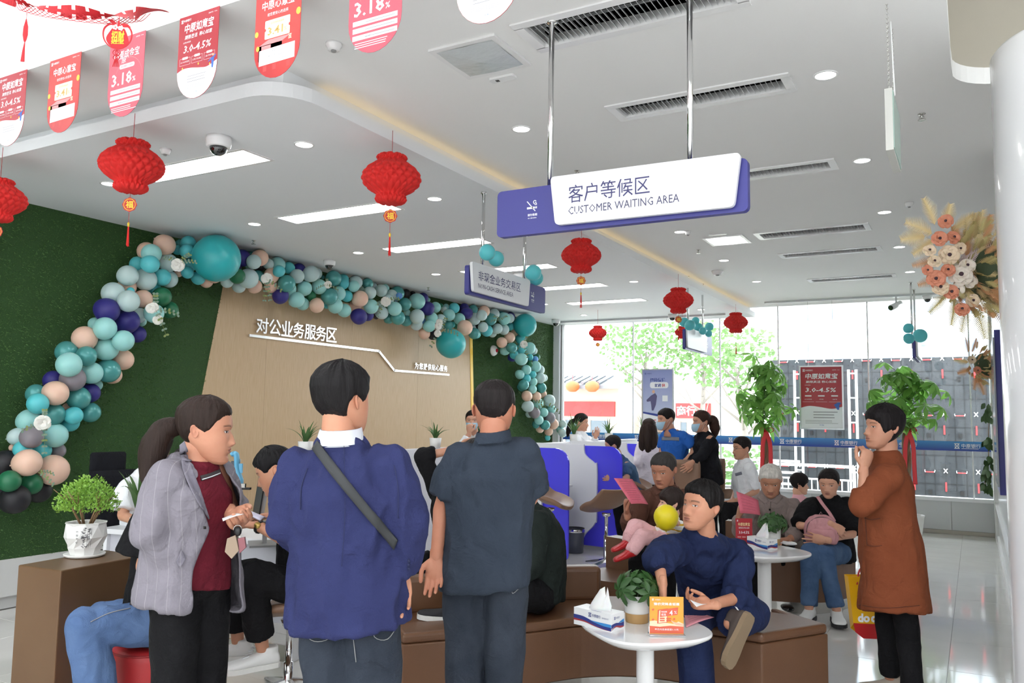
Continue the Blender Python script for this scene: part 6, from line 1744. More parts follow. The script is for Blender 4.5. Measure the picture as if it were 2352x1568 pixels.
sA = bench('curved_sofa', 'long curved brown leather sofa behind the near white table', [(-2.62, 3.55), (-2.20, 4.07), (-1.95, 4.42), (-1.60, 4.60), (-1.024, 4.579)], .55, .42, .085, back=(.12, .21, 0, .62), end=((-.755, 5.005), (-1.13, 5.28)))
sB = bench('curved_sofa', 'brown leather sofa under the woman hugging a pink backpack', [(-1.95, 6.98), (-1.45, 7.02), (-1.10, 7.20), (-.92, 7.62)], .60, .42, .09, back=(.12, .24, .0, 1.0))
sC = bench('curved_sofa', 'brown leather sofa under the grandfather with the child', [(-2.62, 5.52), (-2.28, 5.42), (-1.95, 5.46)], .55, .42, .09, back=(.12, .24, 0, 1))
def squircle(r, n=40, p=2.9, sx=1.0):
 out = []
 for k in range(n):
  a = 2 * math.pi * k / n; cs, sn = math.cos(a), math.sin(a)
  out.append((sx * r * math.copysign(abs(cs) ** (2 / p), cs), r * math.copysign(abs(sn) ** (2 / p), sn)))
 return out
def white_table(c, rz, r, z, label, rp=.042):
 t = thing('side_table', label, 'table', (c.x, c.y, 0), rz)
 b = MB(); b.rings([[Vector((x * k, y * k, zz)) for x, y in squircle(r)] for zz, k in ((z - .052, .72), (z - .048, .80), (z - .018, .985), (z - .010, 1.0), (z - .003, .997), (z, .985))])
 m = b.mesh('top', True); m.materials.append(m_table); o = obj('top', m, t); m.set_sharp_from_angle(angle=math.radians(35))
 m = MB().tube([(0, 0, .012), (0, 0, z - .05)], rp, 28).mesh('column', True); m.materials.append(m_table); obj('column', m, t); m.set_sharp_from_angle(angle=math.radians(40))
 m = MB().lathe([(r * .75, 0), (r * .75, .008), (rp * 1.4, .016), (rp, .02)], 40).mesh('base', True); m.materials.append(m_table); obj('base', m, t)
 return t
T1 = onZ(1482, 1438, .56); T2 = onZ(1755, 1263, .62)
white_table(T1, .85, .285, .56, 'white rounded side table in front with tissue box and plant')
white_table(T2, .9, .29, .62, 'farther white rounded side table before the white-haired man', .048)
m_box = M('tissue_white', (236, 237, 238), .4); m_wavb = M('wave_navy', (44, 56, 130), .4); m_wavr = M('wave_red', (160, 50, 56), .4); m_wavl = M('wave_sky', (60, 140, 205), .4)
m_tiss = M('tissue_paper', (240, 240, 240), .8, sub=.2)
def tissue_box(c, X, L, D_, H_, label, sd):
 X = Vector(X).normalized(); Y = UP.cross(X).normalized()
 if Y.dot(Vector(ORI) - c) > 0: Y = -Y
 t = thing('tissue_box', label, 'tissue box', mw=Matrix((X, Y, UP)).transposed().to_4x4() if X.cross(Y).z > 0 else Matrix((X, -Y, UP)).transposed().to_4x4())
 sgn = 1 if X.cross(Y).z > 0 else -1
 mw = t.matrix_world.copy(); mw.translation = c; t.matrix_world = mw
 lo, hi = (0, 0, 0), (L, D_ * sgn, H_)
 m = MB().aabb((0, min(0, D_ * sgn), 0), (L, max(0, D_ * sgn), H_)).mesh('carton'); m.materials.append(m_box); obj('carton', m, t)
 g = bpy.data.objects.new('print_front', None); COL.objects.link(g); g.parent = t; g.matrix_local = basis((0, -.0008 * sgn, 0), Xd, Zd) if sgn > 0 else basis((L, .0008, 0), -Xd, Zd)
 def band(gg, W_, lo_, hi_, mat, z):
  flat(gg, 'print_wave', smooth_edge([(q * W_, a * H_) for q, a in lo_], 4) + list(reversed(smooth_edge([(q * W_, a * H_) for q, a in hi_], 4))), mat, z, .0003)
 def deco(gg, W_, k):
  band(gg, W_, [(0, .26), (.3, .26), (.55, .14), (.8, .06), (1, .05)], [(0, .40), (.3, .36), (.55, .22), (.8, .10), (1, .07)], m_wavr, 0)
  band(gg, W_, [(0, .38), (.3, .34), (.55, .19), (.8, .09), (1, .06)], [(0, .60), (.25, .58), (.5, .42), (.75, .28), (1, .26)], m_wavb, .0002)
  band(gg, W_, [(.45, .43), (.6, .34), (.8, .26), (1, .25)], [(.45, .44), (.6, .42), (.8, .42), (1, .42)], m_wavl, .0003)
  bank_logo(gg, W_ * .40, H_ * .62, H_ * .24, m_wavb, .0006); lettering(gg, '中原银行', m_wavb, W_ * .50, H_ * .64, w=W_ * .22 * k, h=H_ * .18, z=.0006, bold=.01); lettering(gg, '驻马店分行', m_wavb, W_ * .76, H_ * .65, w=W_ * .17, h=H_ * .09, z=.0006)
 deco(g, L, 1)
 g2 = bpy.data.objects.new('print_end', None); COL.objects.link(g2); g2.parent = t
 g2.matrix_local = basis((L + .0008, 0, 0), Yd, Zd) if sgn > 0 else basis((-.0008, D_ * sgn, 0) if False else (L + .0008, D_ * sgn, 0), Yd, Zd)
 band(g2, D_, [(0, .08), (.35, .22), (.7, .12), (1, .14)], [(0, .10), (.35, .30), (.7, .24), (1, .20)], m_wavr, 0); band(g2, D_, [(0, .16), (.35, .30), (.7, .24), (1, .18)], [(0, .40), (.35, .46), (.7, .40), (1, .42)], m_wavb, .0002); band(g2, D_, [(.55, .42), (.75, .42), (1, .42)], [(.55, .43), (.75, .52), (1, .60)], m_wavl, .0003)
 bank_logo(g2, D_ * .2, H_ * .66, H_ * .16, m_wavb, .0006); lettering(g2, '中原银行', m_wavb, D_ * .34, H_ * .68, w=D_ * .32, h=H_ * .12, z=.0006)
 g3 = bpy.data.objects.new('print_top', None); COL.objects.link(g3); g3.parent = t; g3.matrix_local = basis((L * .72, D_ * sgn * .14, H_ + .0008), -Xd, -Yd) if sgn > 0 else basis((L * .2, -D_ * .1, H_ + .0008), Xd, Yd)
 lettering(g3, '中原银行', m_wavb, 0, 0, h=.014, z=0)
 rn = random.Random(sd); b = MB(); n = 28; rings_ = []
 for q, (zz, k) in enumerate(((-.01, 1.0), (.02, .92), (.05, .62), (.075, .40), (.088, .12))):
  ring = []
  for i in range(n):
   a = 2 * math.pi * i / n; rr_ = 1 + .20 * math.sin(3 * a + sd) * k + .08 * math.sin(7 * a + q)
   ring.append(Vector((L * .48 + L * .27 * k * rr_ * math.cos(a) + .012 * q, sgn * D_ * .5 + D_ * .20 * k * rr_ * math.sin(a), H_ + zz * (1 + .25 * math.sin(2 * a + sd)))))
  rings_.append(ring)
 b.rings(rings_); m = b.mesh('tissue', True); m.materials.append(m_tiss); obj('tissue', m, t)
 return t
q0, q1 = onZ(1318, 1432, .56), onZ(1404, 1452, .56)
tissue_box(q0, q1 - q0, (q1 - q0).length, .10, .080, 'tissue box with blue and red wave on the front table', 1)
q0, q1 = onZ(1716, 1254, .62), onZ(1762, 1263, .62)
tissue_box(q0, q1 - q0, (q1 - q0).length * 1.02, .10, .075, 'tissue box with blue wave on the farther table', 2)
m_schef = thin(M('schefflera_leaf', (52, 88, 46), .32, var=(9, (72, 112, 58), .9)), .25); m_woodf = M('pot_wood', (186, 148, 96), .5)
def palm_leaf_mesh(name, n, L, w, droop, mat, seed, arc=2 * math.pi * .8):
 b = MB()
 for k in range(n):
  a = arc * (k / (n - 1) - .5) if n > 1 else 0
  d = Vector((math.cos(a), math.sin(a), -droop)).normalized(); Lk = L * (1 - .25 * abs(a) / (arc / 2 + .01))
  s_ = UP.cross(d).normalized(); u_ = d.cross(s_); vs = []
  for q, ww in ((.0, .05), (.14, .25), (.38, .85), (.62, 1), (.84, .6), (1, .02)):
   c_ = d * Lk * q - UP * (droop * .9 * Lk * q * q)
   vs += [c_ - s_ * w * ww + UP * w * .25 * ww, c_, c_ + s_ * w * ww + UP * w * .25 * ww]
  b.add(vs, [(i * 3 + j, i * 3 + j + 1, (i + 1) * 3 + j + 1, (i + 1) * 3 + j) for i in range(5) for j in range(2)])
 m = b.mesh(name, True); m.materials.append(mat); return m
SCH = [palm_leaf_mesh('leaf', 6, .085, .015, .25, m_schef, 1), palm_leaf_mesh('leaf', 5, .07, .013, .5, m_schef, 2)]
def table_plant(c, label, k, h, rad, n, seed, r=.058):
 t = thing('potted_plant', label, 'plant', c); rn = random.Random(seed)
 m = MB().lathe([(r * .93, .0), (r * .96, .003), (r, .045 * k), (r, .0455 * k)], 32).mesh('wood_foot', True); m.materials.append(m_woodf); obj('wood_foot', m, t)
 m = MB().lathe([(r, .0455 * k), (r * 1.02, .05 * k), (r * 1.05, .13 * k), (r * .98, .13 * k), (r * .95, .11 * k), (.005, .11 * k)], 32).mesh('pot', True); m.materials.append(m_pot); obj('pot', m, t)
 for i in range(n):
  a = rn.uniform(0, 6.28); q = rn.random() ** .5; o = Vector((math.cos(a) * rad * q * .75, math.sin(a) * rad * q * .75, .13 * k + h * (1 - .65 * q * q) * rn.uniform(.6, 1.0)))
  b = MB().tube([Vector((math.cos(a) * .02, math.sin(a) * .02, .11 * k)), o * .5 + Vector((0, 0, .07 * k + .02)), o], [.002, .0016, .0013], 5); m = b.mesh('stalk', True); m.materials.append(M('stalk_green', (96, 130, 70), .5)); obj('stalk', m, t)
  out = Vector((math.cos(a), math.sin(a), .9 - .9 * q)).normalized()
  mw = Vector((0, 0, 1)).rotation_difference(out).to_matrix().to_4x4() @ Matrix.Rotation(rn.uniform(0, 6.28), 4, 'Z') @ Matrix.Scale(rn.uniform(.8, 1.15) * k, 4); mw.translation = o
  obj('leaf', SCH[i % 2], t, mw=mw)
pcn = onZ(1463, 1427, .56); table_plant(pcn, 'leafy green plant in a white pot with wooden foot on the front table', 1.0, .10, .17, 30, 3)
pcn = onZ(1773, 1249, .62); table_plant(pcn, 'leafy green plant in a white pot on the farther table', .95, .09, .17, 26, 5, .062)
def card_stand(c, X, W_, H_, label, kind):
 t = thing('card_stand', label, 'sign', mw=basis(c, X, UP))
 m = MB().aabb((-.004, 0, -.03), (W_ + .004, .006, .03)).mesh('acrylic_foot'); m.materials.append(M('acrylic', (225, 230, 232), .08, trans=.6)); obj('acrylic_foot', m, t)
 if kind == 'o':
  mo, mc = M('card_orange', (238, 168, 66), .35), M('card_coral', (226, 104, 78), .35); mw_ = m_wprint
  flat(t, 'sheet', rect(0, .006, W_, H_), mo, -.002, .004)
  U = lambda x, y: (x * W_, y * H_)
  flat(t, 'print_band', [U(0, .05), U(1, .05), U(1, .23), U(.6, .25), U(.3, .22), U(0, .24)], mc, .0022, .0004)
  flat(t, 'print_cloud', [U(0, .24), U(.3, .22), U(.6, .25), U(1, .23), U(1, .30), U(.85, .36), U(.7, .30), U(.4, .33), U(.15, .38), U(0, .36)], M('card_cream', (246, 226, 190), .4), .0022, .0004)
  bank_logo(t, .07 * W_, .90 * H_, .05 * H_, mw_, .003); lettering(t, '中原银行', mw_, .16 * W_, .905 * H_, h=.035 * H_, z=.003)
  lettering(t, '豫农贷降息钜惠', mw_, .5 * W_, .775 * H_, w=.76 * W_, h=.075 * H_, z=.003, bold=.02, align='c')
  flat(t, 'print_card', [U(.22, .30), U(.52, .33), U(.54, .70), U(.24, .66)], mc, .0026, .0004); flat(t, 'print_card', [U(.26, .32), U(.50, .345), U(.52, .675), U(.28, .64)], M('card_cream'), .0031, .0003)
  flat(t, 'print_bubble', [U(.30, .47), U(.82, .54), U(.84, .73), U(.32, .66)], mc, .0036, .0003)
  lettering(t, '年利率', mw_, .34 * W_, .585 * H_, h=.05 * H_, z=.0042, bold=.01); lettering(t, '低至', mw_, .34 * W_, .505 * H_, h=.062 * H_, z=.0042, bold=.01); lettering(t, '4', mw_, .58 * W_, .525 * H_, h=.13 * H_, z=.0042, bold=.01); lettering(t, '%', mw_, .72 * W_, .56 * H_, h=.08 * H_, z=.0042)
  for i in range(2):
   for j in range(2): flat(t, 'print_button', rect((.30 + .19 * j) * W_, (.365 + .055 * i) * H_, (.44 + .19 * j) * W_, (.40 + .055 * i) * H_), mc, .0036, .0003)
  flat(t, 'print_hand', [U(.62, .40), U(.72, .35), U(1, .30), U(1, .24), U(.78, .27), U(.66, .34)], m_bskin, .0040, .0003)
  for x, y in ((.10, .66), (.10, .40), (.72, .42)): flat(t, 'print_envelope', [U(x - .04, y), U(x, y + .035), U(x + .04, y + .01), U(x, y - .03)], mc, .0030, .0003)
  lettering(t, '每万元日息低至1.11元', mw_, .5 * W_, .125 * H_, w=.70 * W_, h=.052 * H_, z=.003, bold=.012, align='c')
 else:
  flat(t, 'sheet', rect(0, .006, W_, H_), m_ban['A'], -.002, .004)
  bank_logo(t, .07 * W_, .88 * H_, .06 * H_, m_wprint, .003)
  lettering(t, '中原如意宝', M('card_gold', (240, 214, 160), .4), .5 * W_, .70 * H_, w=.7 * W_, h=.14 * H_, z=.003, bold=.02, align='c'); lettering(t, '期限灵活 称心如意', m_wprint, .5 * W_, .60 * H_, w=.64 * W_, h=.06 * H_, z=.003, align='c')
  lettering(t, '3.0-4.5%', m_wprint, .5 * W_, .40 * H_, w=.62 * W_, h=.11 * H_, z=.003, bold=.014, align='c')
  for i in range(3): flat(t, 'print_line', rect(.1 * W_ + i * .28 * W_, .25 * H_, .32 * W_ + i * .28 * W_, .30 * H_), m_rose2, .003, .0003)
a, c, d_ = onZ(1492, 1458, .56), onZ(1569, 1458, .56), None
card_stand(a + UP * .001, (CAM_R.x, CAM_R.y, 0), (c - a).length, .172, 'orange acrylic card stand advertising four percent on the front table', 'o')
a, c = onZ(1690, 1249, .62), onZ(1730, 1249, .62)
card_stand(a + UP * .001, (CAM_R.x, CAM_R.y, 0), .125, .19, 'crimson acrylic card stand on the farther table', 'r')
m_pink = M('pink_paper', (226, 112, 132), .6, var=(30, (220, 104, 124), .6)); m_pinkl = M('pink_paper_light', (236, 160, 172), .6)
def sheet_obj(name, pts, mat, label, cat='paper', thick=.0012, lines=0, parent=None):
 tl, tr, br, bl = [Vector(p) for p in pts]; N = 7; nrm = (tr - tl).cross(bl - tl).normalized(); vs = []
 if nrm.dot(Vector(ORI) - tl) < 0: nrm = -nrm
 L = (tr - tl).length
 for i in range(N):
  for j in range(N):
   u, v = i / (N - 1), j / (N - 1); p = tl.lerp(tr, u).lerp(bl.lerp(br, u), v) + nrm * (.05 * L * math.sin(u * math.pi) * (.4 + .6 * v)); vs.append(p)
 b = MB(); b.add(vs, [(i * N + j, i * N + j + 1, (i + 1) * N + j + 1, (i + 1) * N + j) for i in range(N - 1) for j in range(N - 1)])
 o = b.build(name, mat, smooth=True); sd = o.modifiers.new('thickness', 'SOLIDIFY'); sd.thickness = thick; tag(o, label, cat)
 if lines:
  for k in range(lines):
   v = .12 + .8 * k / lines; q = MB(); u1 = .80 - .2 * ((k * 7) % 3) / 3
   def pt(u, v): return tl.lerp(tr, u).lerp(bl.lerp(br, u), v) + nrm * (.05 * L * math.sin(u * math.pi) * (.4 + .6 * v) + .0016)
   us = [.15 + (u1 - .15) * e / 6 for e in range(7)]
   q.add([pt(u, v) for u in us] + [pt(u, v + .014) for u in us], [(e, e + 1, 8 + e, 7 + e) for e in range(6)])
   ob = q.build('print_line', M('pink_print', (176, 78, 98), .7)); ob.parent = o
 return o
m_strap = thin(M('strap_leaf', (62, 98, 52), .4, var=(10, (92, 126, 70), .9)), .35)
def strap_plant(c, label, H_, n, seed, spread=.9, w=.012, pot=True):
 t = thing('strap_leaf_plant', label, 'plant', c); rn = random.Random(seed)
 if pot:
  m = MB().lathe([(.05, 0), (.062, .10), (.056, .10), (.05, .085), (.004, .085)], 24).mesh('pot', True); m.materials.append(m_pot); obj('pot', m, t)
 for i in range(n):
  a = 2 * math.pi * i / n + rn.uniform(-.3, .3); q = rn.uniform(.2, 1); L = H_ * rn.uniform(.7, 1.1); d = Vector((math.cos(a), math.sin(a), 0)); s_ = Vector((-d.y, d.x, 0)); vs = []
  for k in range(7):
   u = k / 6; p = d * (.012 + L * spread * q * (u ** 1.3) * .8) + UP * (.085 + L * (u - .55 * q * u * u)); ww = w * (.6 + 1.2 * u if u < .35 else 1.05 * (1 - u) ** .7 + .02)
   vs += [p - s_ * ww + UP * ww * .3, p, p + s_ * ww + UP * ww * .3]
  b = MB(); b.add(vs, [(k * 3 + j, k * 3 + j + 1, k * 3 + j + 4, k * 3 + j + 3) for k in range(6) for j in range(2)])
  m = b.mesh('leaf', True); m.materials.append(m_strap); obj('leaf', m, t)
p = A(322, 1170, 5.35); strap_plant(Vector((p.x, p.y, .76)), 'tall strap-leaf plant on the desk beside the clerk in white', .50, 15, 1, .75, .020)
def on_spine(px, lb, H_, sd, dx=0.0):
 p = onX(px, 1010, -4.80 + dx); strap_plant(Vector((p.x, p.y, 1.22 if dx == 0 else 1.235)), lb, H_, 14, sd, 1.0, .012, True)
on_spine(702, 'strap-leaf plant on the partition above the man in blue', .26, 2); on_spine(1000, 'strap-leaf plant on the partition between the two standing men', .24, 3)
on_spine(1318, 'strap-leaf plant on the partition below the arch end', .36, 4); on_spine(1398, 'strap-leaf plant on the partition left of the long-haired woman', .36, 5); on_spine(1478, 'strap-leaf plant on the partition behind the long-haired woman', .36, 6)
m_money = thin(M('money_leaf', (146, 196, 96), .35, var=(6, (106, 160, 76), .9)), .5); m_trunk = M('braided_trunk', (120, 108, 84), .8, bump=(40, .6)); m_ribbon = M('red_ribbon', (226, 60, 66), .4)
MON = [palm_leaf_mesh('leaf', 6, .19, .034, .35, m_money, 1), palm_leaf_mesh('leaf', 7, .20, .034, .6, m_money, 2), palm_leaf_mesh('leaf', 5, .16, .030, .2, m_money, 3)]
def money_tree(px, tt, ytop, ybot, ytrunk, halfw, label, seed, top=True):
 base = A(px, ytrunk, tt); t = thing('money_tree', label, 'tree', (base.x, base.y, 0)); rn = random.Random(seed); s_ = tt / FPX
 zc0, zc1 = A(px, ybot, tt).z, A(px, ytop, tt).z; R_ = halfw * s_
 m = MB().lathe([(.15, 0), (.19, .30), (.20, .33), (.18, .33), (.17, .28), (.01, .28)], 32).mesh('pot', True); m.materials.append(m_pot); obj('pot', m, t)
 for k in range(3):
  b = MB(); b.tube([Vector((.028 * math.cos(z * 6 + k * 2.1), .028 * math.sin(z * 6 + k * 2.1), z)) for z in np.linspace(.25, zc0 + .05, 26)], .030, 10); m = b.mesh('stem', True); m.materials.append(m_trunk); obj('stem', m, t)
 H_ = zc1 - zc0
 for i in range(84):
  a = rn.uniform(0, 6.28); v = rn.random(); q = math.sqrt(rn.random()) * math.sin(math.pi * (.12 + .80 * v)) ** .7
  o = Vector((math.cos(a) * R_ * q, math.sin(a) * R_ * q * .9, zc0 + H_ * (.06 + .80 * v)))
  if i < 4: o = Vector((rn.uniform(-.5, .3) * R_, rn.uniform(-.3, .3) * R_, zc1 - .08 * i))
  if i % 2 == 0:
   b = MB().tube([Vector((0, 0, max(zc0, o.z - .25))), (o + Vector((0, 0, max(zc0, o.z - .25)))) / 2 + UP * .02, o], [.006, .005, .003], 5); m = b.mesh('branch', True); m.materials.append(M('stalk_green')); obj('branch', m, t)
  out = Vector((math.cos(a) * q, math.sin(a) * q, .75)).normalized()
  mw = Vector((0, 0, 1)).rotation_difference(out).to_matrix().to_4x4() @ Matrix.Rotation(rn.uniform(0, 6.28), 4, 'Z') @ Matrix.Scale(rn.uniform(.75, 1.2), 4); mw.translation = o
  obj('leaf', MON[i % 3], t, mw=mw)
 zr = zc0 - .03; f = CAM_B; r_ = CAM_R; b = MB()
 tr2 = MB(); torus(tr2, Vector((0, 0, zr)), .058, .016, Xd, Yd, 24, 8); b.add(tr2.v, tr2.f)
 m = b.mesh('ribbon_band', True); m.materials.append(m_ribbon); obj('ribbon_band', m, t)
 for sg in (-1, 1):
  lp = smooth_poly([f * .06 + UP * zr, f * .09 + r_ * sg * .06 + UP * (zr + .05), f * .08 + r_ * sg * .10 + UP * (zr + .01), f * .07 + r_ * sg * .05 + UP * (zr - .02), f * .06 + UP * zr], 6)
  m = MB().tube(lp, [(.004, .022)] * len(lp), 8, side=UP).mesh('bow_loop', True) if False else MB().tube(lp, [(.022, .003)] * len(lp), 8, side=f).mesh('bow_loop', True); m.materials.append(m_ribbon); obj('bow_loop', m, t)
  tl_ = smooth_poly([f * .07 + UP * zr, f * .08 + r_ * sg * .05 + UP * (zr - .18), f * .075 + r_ * sg * .06 + UP * (zr - .42), f * .07 + r_ * sg * .07 + UP * (zr - .70)], 6, closed=False)
  m = MB().tube(tl_, [(.030, .002)] * len(tl_), 8, side=r_).mesh('ribbon_tail', True); m.materials.append(m_ribbon); obj('ribbon_tail', m, t)
 return t
money_tree(1757, 11.6, 812, 985, 1060, 78, 'money tree with red ribbon on its braided trunk left of the red poster', 1)
money_tree(2083, 11.0, 828, 985, 1060, 100, 'money tree with red ribbon behind the woman in rust', 2)
m_feather = [M('feather_cream', (232, 210, 158), .7), M('feather_peach', (230, 178, 132), .7), M('feather_straw', (214, 200, 140), .7), M('fern_pink', (228, 208, 208), .7)]
m_petal = [M('petal_cream', (238, 214, 184), .6, sub=.1), M('petal_coral', (224, 146, 116), .6, sub=.1), M('petal_pale', (240, 228, 214), .6, sub=.1)]; m_eye = M('flower_eye', (72, 50, 58), .8)
def frond_into(b, o, d, n, L, w, k=14, fine=.004):
 d = d.normalized(); s_ = d.cross(n).normalized()
 b.tube([o, o + d * L * .5 + n * L * .05, o + d * L], [.0022, .0016, .0006], 4)
 for i in range(1, k):
  u = i / k; c = o + d * L * u + n * L * .05 * math.sin(u * math.pi); ww = w * (1 - abs(u - .4) * 1.05)
  for sg in (-1, 1):
   e = c + s_ * sg * ww + d * ww * .65 + n * .01; q = d * fine
   b.add([c - q, c + q, e], [(0, 1, 2)])
def arrangement(specs, c, label, R_, seed, tt):
 t = thing('flower_arrangement', label, 'flowers', c); rn = random.Random(seed); s_ = tt / FPX
 out0 = (CAM_B * .55 - CAM_R * .85).normalized()
 m = MB().ell(CAM_R * R_ * .30, (R_ * .45, R_ * .45, R_ * .75), 14, 10).mesh('foam_core', True); m.materials.append(M('foam_green', (70, 84, 62), .9)); obj('foam_core', m, t)
 for (px, py, ang, L, w, mi) in specs['fronds']:
  o = A(px, py, tt - .03) - c; a = math.radians(ang); d = (CAM_R * math.cos(a) + UP * math.sin(a) + CAM_B * rn.uniform(.05, .35)).normalized(); b = MB()
  frond_into(b, o - d * L * s_ * .25, d, CAM_B, L * s_ * .95, w * s_ * 1.25, 20, .0045); m = b.mesh('frond'); m.materials.append(m_feather[mi]); obj('frond', m, t)
 for i in range(specs['fill']):
  a = rn.uniform(0, 6.28); q = math.sqrt(rn.random()); o = CAM_R * math.cos(a) * q * R_ * .62 + UP * math.sin(a) * q * R_ * 1.0 + CAM_B * rn.uniform(.0, .10)
  d = (o.normalized() if o.length > 1e-4 else UP) + CAM_B * rn.uniform(.2, .9); b = MB(); frond_into(b, o, d, CAM_B, R_ * rn.uniform(.3, .5), R_ * .15, 12, .0045); m = b.mesh('frond'); m.materials.append(m_feather[i % 3]); obj('frond', m, t)
 for (px, py, r, mi) in specs['flowers']:
  o = A(px, py, tt - .14) - c; n_ = (CAM_B + UP * rn.uniform(-.2, .3) - CAM_R * rn.uniform(0, .5)).normalized(); b = MB(); rose_into(b, o, r * s_ * .95, n_, int(px)); m = b.mesh('blossom', True); m.materials.append(m_petal[mi]); fo = obj('blossom', m, t)
  b = MB(); b.ell(o + n_ * r * s_ * .30, (r * s_ * .20,) * 3, 10, 6); m = b.mesh('blossom_eye', True); m.materials.append(m_eye); obj('blossom_eye', m, fo)
 return t
tf = 4.75; cf = A(2235, 620, tf)
arrangement({'fronds': [(2140, 500, 115, 70, 16, 0), (2170, 510, 80, 60, 16, 0), (2200, 520, 40, 60, 15, 0), (2125, 530, 160, 75, 20, 0), (2110, 545, 190, 70, 20, 0), (2130, 560, 215, 70, 18, 0), (2140, 600, 195, 80, 14, 1), (2150, 640, 200, 80, 14, 1), (2165, 685, 225, 70, 16, 2), (2190, 700, 260, 70, 18, 2), (2215, 715, 250, 80, 20, 2), (2245, 725, 280, 80, 22, 2), (2225, 590, 20, 90, 26, 3), (2245, 600, 350, 90, 26, 3), (2255, 640, 325, 90, 24, 3), (2265, 680, 290, 95, 24, 3), (2215, 600, 60, 70, 22, 3), (2235, 560, 30, 60, 18, 0)], 'fill': 170,
    'flowers': [(2190, 545, 15, 1), (2205, 570, 14, 0), (2222, 610, 17, 2), (2135, 575, 14, 0), (2185, 670, 17, 1), (2235, 690, 15, 0), (2178, 620, 15, 1), (2200, 665, 15, 2), (2130, 620, 12, 1), (2158, 548, 17, 1), (2172, 508, 16, 1), (2180, 585, 22, 0), (2207, 632, 25, 2), (2228, 645, 16, 2), (2150, 640, 20, 1), (2160, 660, 18, 0), (2210, 710, 16, 1), (2146, 600, 15, 0)]}, cf, 'large cluster of cream and peach dried flowers and ferns on the column side', .24, 1, tf)
tf = 9.0; cf = A(2246, 840, tf)
arrangement({'fronds': [(2222, 800, 110, 40, 9, 1), (2235, 800, 80, 36, 9, 1), (2215, 830, 170, 36, 9, 0), (2220, 850, 200, 34, 9, 1), (2240, 870, 250, 40, 10, 1), (2250, 880, 280, 40, 10, 1)], 'fill': 80, 'flowers': [(2232, 826, 9, 0), (2245, 850, 9, 1)]}, cf, 'smaller cluster of peach dried flowers farther along the wall', .19, 2, tf)
m_vine = M('vine_leaf', (64, 92, 50), .5)
vn = thing('leafy_vine', 'dark green leaves hanging behind the blue notice board', 'plant', A(2270, 1000, 10.9)); rn = random.Random(3)
b = MB(); pts = smooth_poly([A(2276, 925, 10.9) - vn.location, A(2271, 985, 10.9) - vn.location, A(2270, 1060, 10.9) - vn.location, A(2262, 1115, 10.9) - vn.location], 6, closed=False); b.tube(pts, .005, 6); m = b.mesh('stem', True); m.materials.append(m_twig); obj('stem', m, vn)
for (y0, y1, w, n) in ((925, 958, 8, 14), (1000, 1020, 7, 8), (1045, 1128, 12, 34)):
 for i in range(n):
  o = A(2268 + rn.uniform(-w, w) * .8, rn.uniform(y0, y1), 10.9 - rn.uniform(0, .12)) - vn.location; b = MB(); leaf_into(b, o, (CAM_R * rn.uniform(-.8, .3) - UP * rn.uniform(.4, 1.2) + CAM_B * .3), CAM_B, .115, .034); m = b.mesh('leaf', True); m.materials.append(m_vine); obj('leaf', m, vn)
nb_ = thing('notice_board', 'narrow blue-edged notice board seen edge-on on the right-hand wall', 'board', (.18, 6.9, 1.6))
p0, p1 = A(2281, 765, 6.35), A(2297, 1128, 6.35)
MB().aabb((p0.x + .0, 6.15 + .9, p1.z), (p0.x + .045, 6.15 + 1.75, p0.z)).build('backing', m_sblue, nb_, bevel=.004)
MB().aabb((p0.x - .012, 7.02, p1.z + .06), (p0.x, 7.86, p0.z - .06)).build('cover_sheet', M('acrylic'), nb_)
m = None
# ================================================================ the people
def JT(txt):
 v = txt.split(); return {v[i]: A(float(v[i + 1]), float(v[i + 2]), float(v[i + 3])) for i in range(0, len(v), 4)}
def cloth(name, rgb, rough=.85, rgb2=None, sc=120, b=.25, sheen=.0, crease=.5):
 if name in MATS: return MATS[name]
 m = M(name, rgb, rough, spec=.12, bump=(sc, b), var=(7, rgb2 or tuple(min(255, int(c * 1.10) + 2) for c in rgb), .9)); nt = m.node_tree
 bp = [n for n in nt.nodes if n.type == 'BUMP'][0]; mp = [n for n in nt.nodes if n.type == 'MAPPING'][0]
 n = nt.nodes.new('ShaderNodeTexNoise'); n.inputs['Scale'].default_value = 9; n.inputs['Detail'].default_value = 2.5; n.inputs['Distortion'].default_value = 1.6
 b2 = nt.nodes.new('ShaderNodeBump'); b2.inputs['Strength'].default_value = crease; b2.inputs['Distance'].default_value = .03
 nt.links.new(mp.outputs[0], n.inputs['Vector']); nt.links.new(n.outputs['Fac'], b2.inputs['Height']); nt.links.new(b2.outputs['Normal'], bp.inputs['Normal'])
 return m
def stripe_cloth(name, rgb, rgb2, d, freq, duty):
 m = cloth(name, rgb); nt = m.node_tree; bs = nt.nodes['Principled BSDF']; src = bs.inputs['Base Color'].links[0].from_socket
 tc = nt.nodes.new('ShaderNodeTexCoord'); dp = nt.nodes.new('ShaderNodeVectorMath'); dp.operation = 'DOT_PRODUCT'; dp.inputs[1].default_value = Vector(d) * freq
 fr = nt.nodes.new('ShaderNodeMath'); fr.operation = 'FRACT'; lt = nt.nodes.new('ShaderNodeMath'); lt.operation = 'LESS_THAN'; lt.inputs[1].default_value = duty
 mx = nt.nodes.new('ShaderNodeMix'); mx.data_type = 'RGBA'; mx.inputs['B'].default_value = lin(rgb2)
 nt.links.new(tc.outputs['Object'], dp.inputs[0]); nt.links.new(dp.outputs['Value'], fr.inputs[0]); nt.links.new(fr.outputs[0], lt.inputs[0]); nt.links.new(lt.outputs[0], mx.inputs['Factor']); nt.links.new(src, mx.inputs['A']); nt.links.new(mx.outputs['Result'], bs.inputs['Base Color'])
 return m
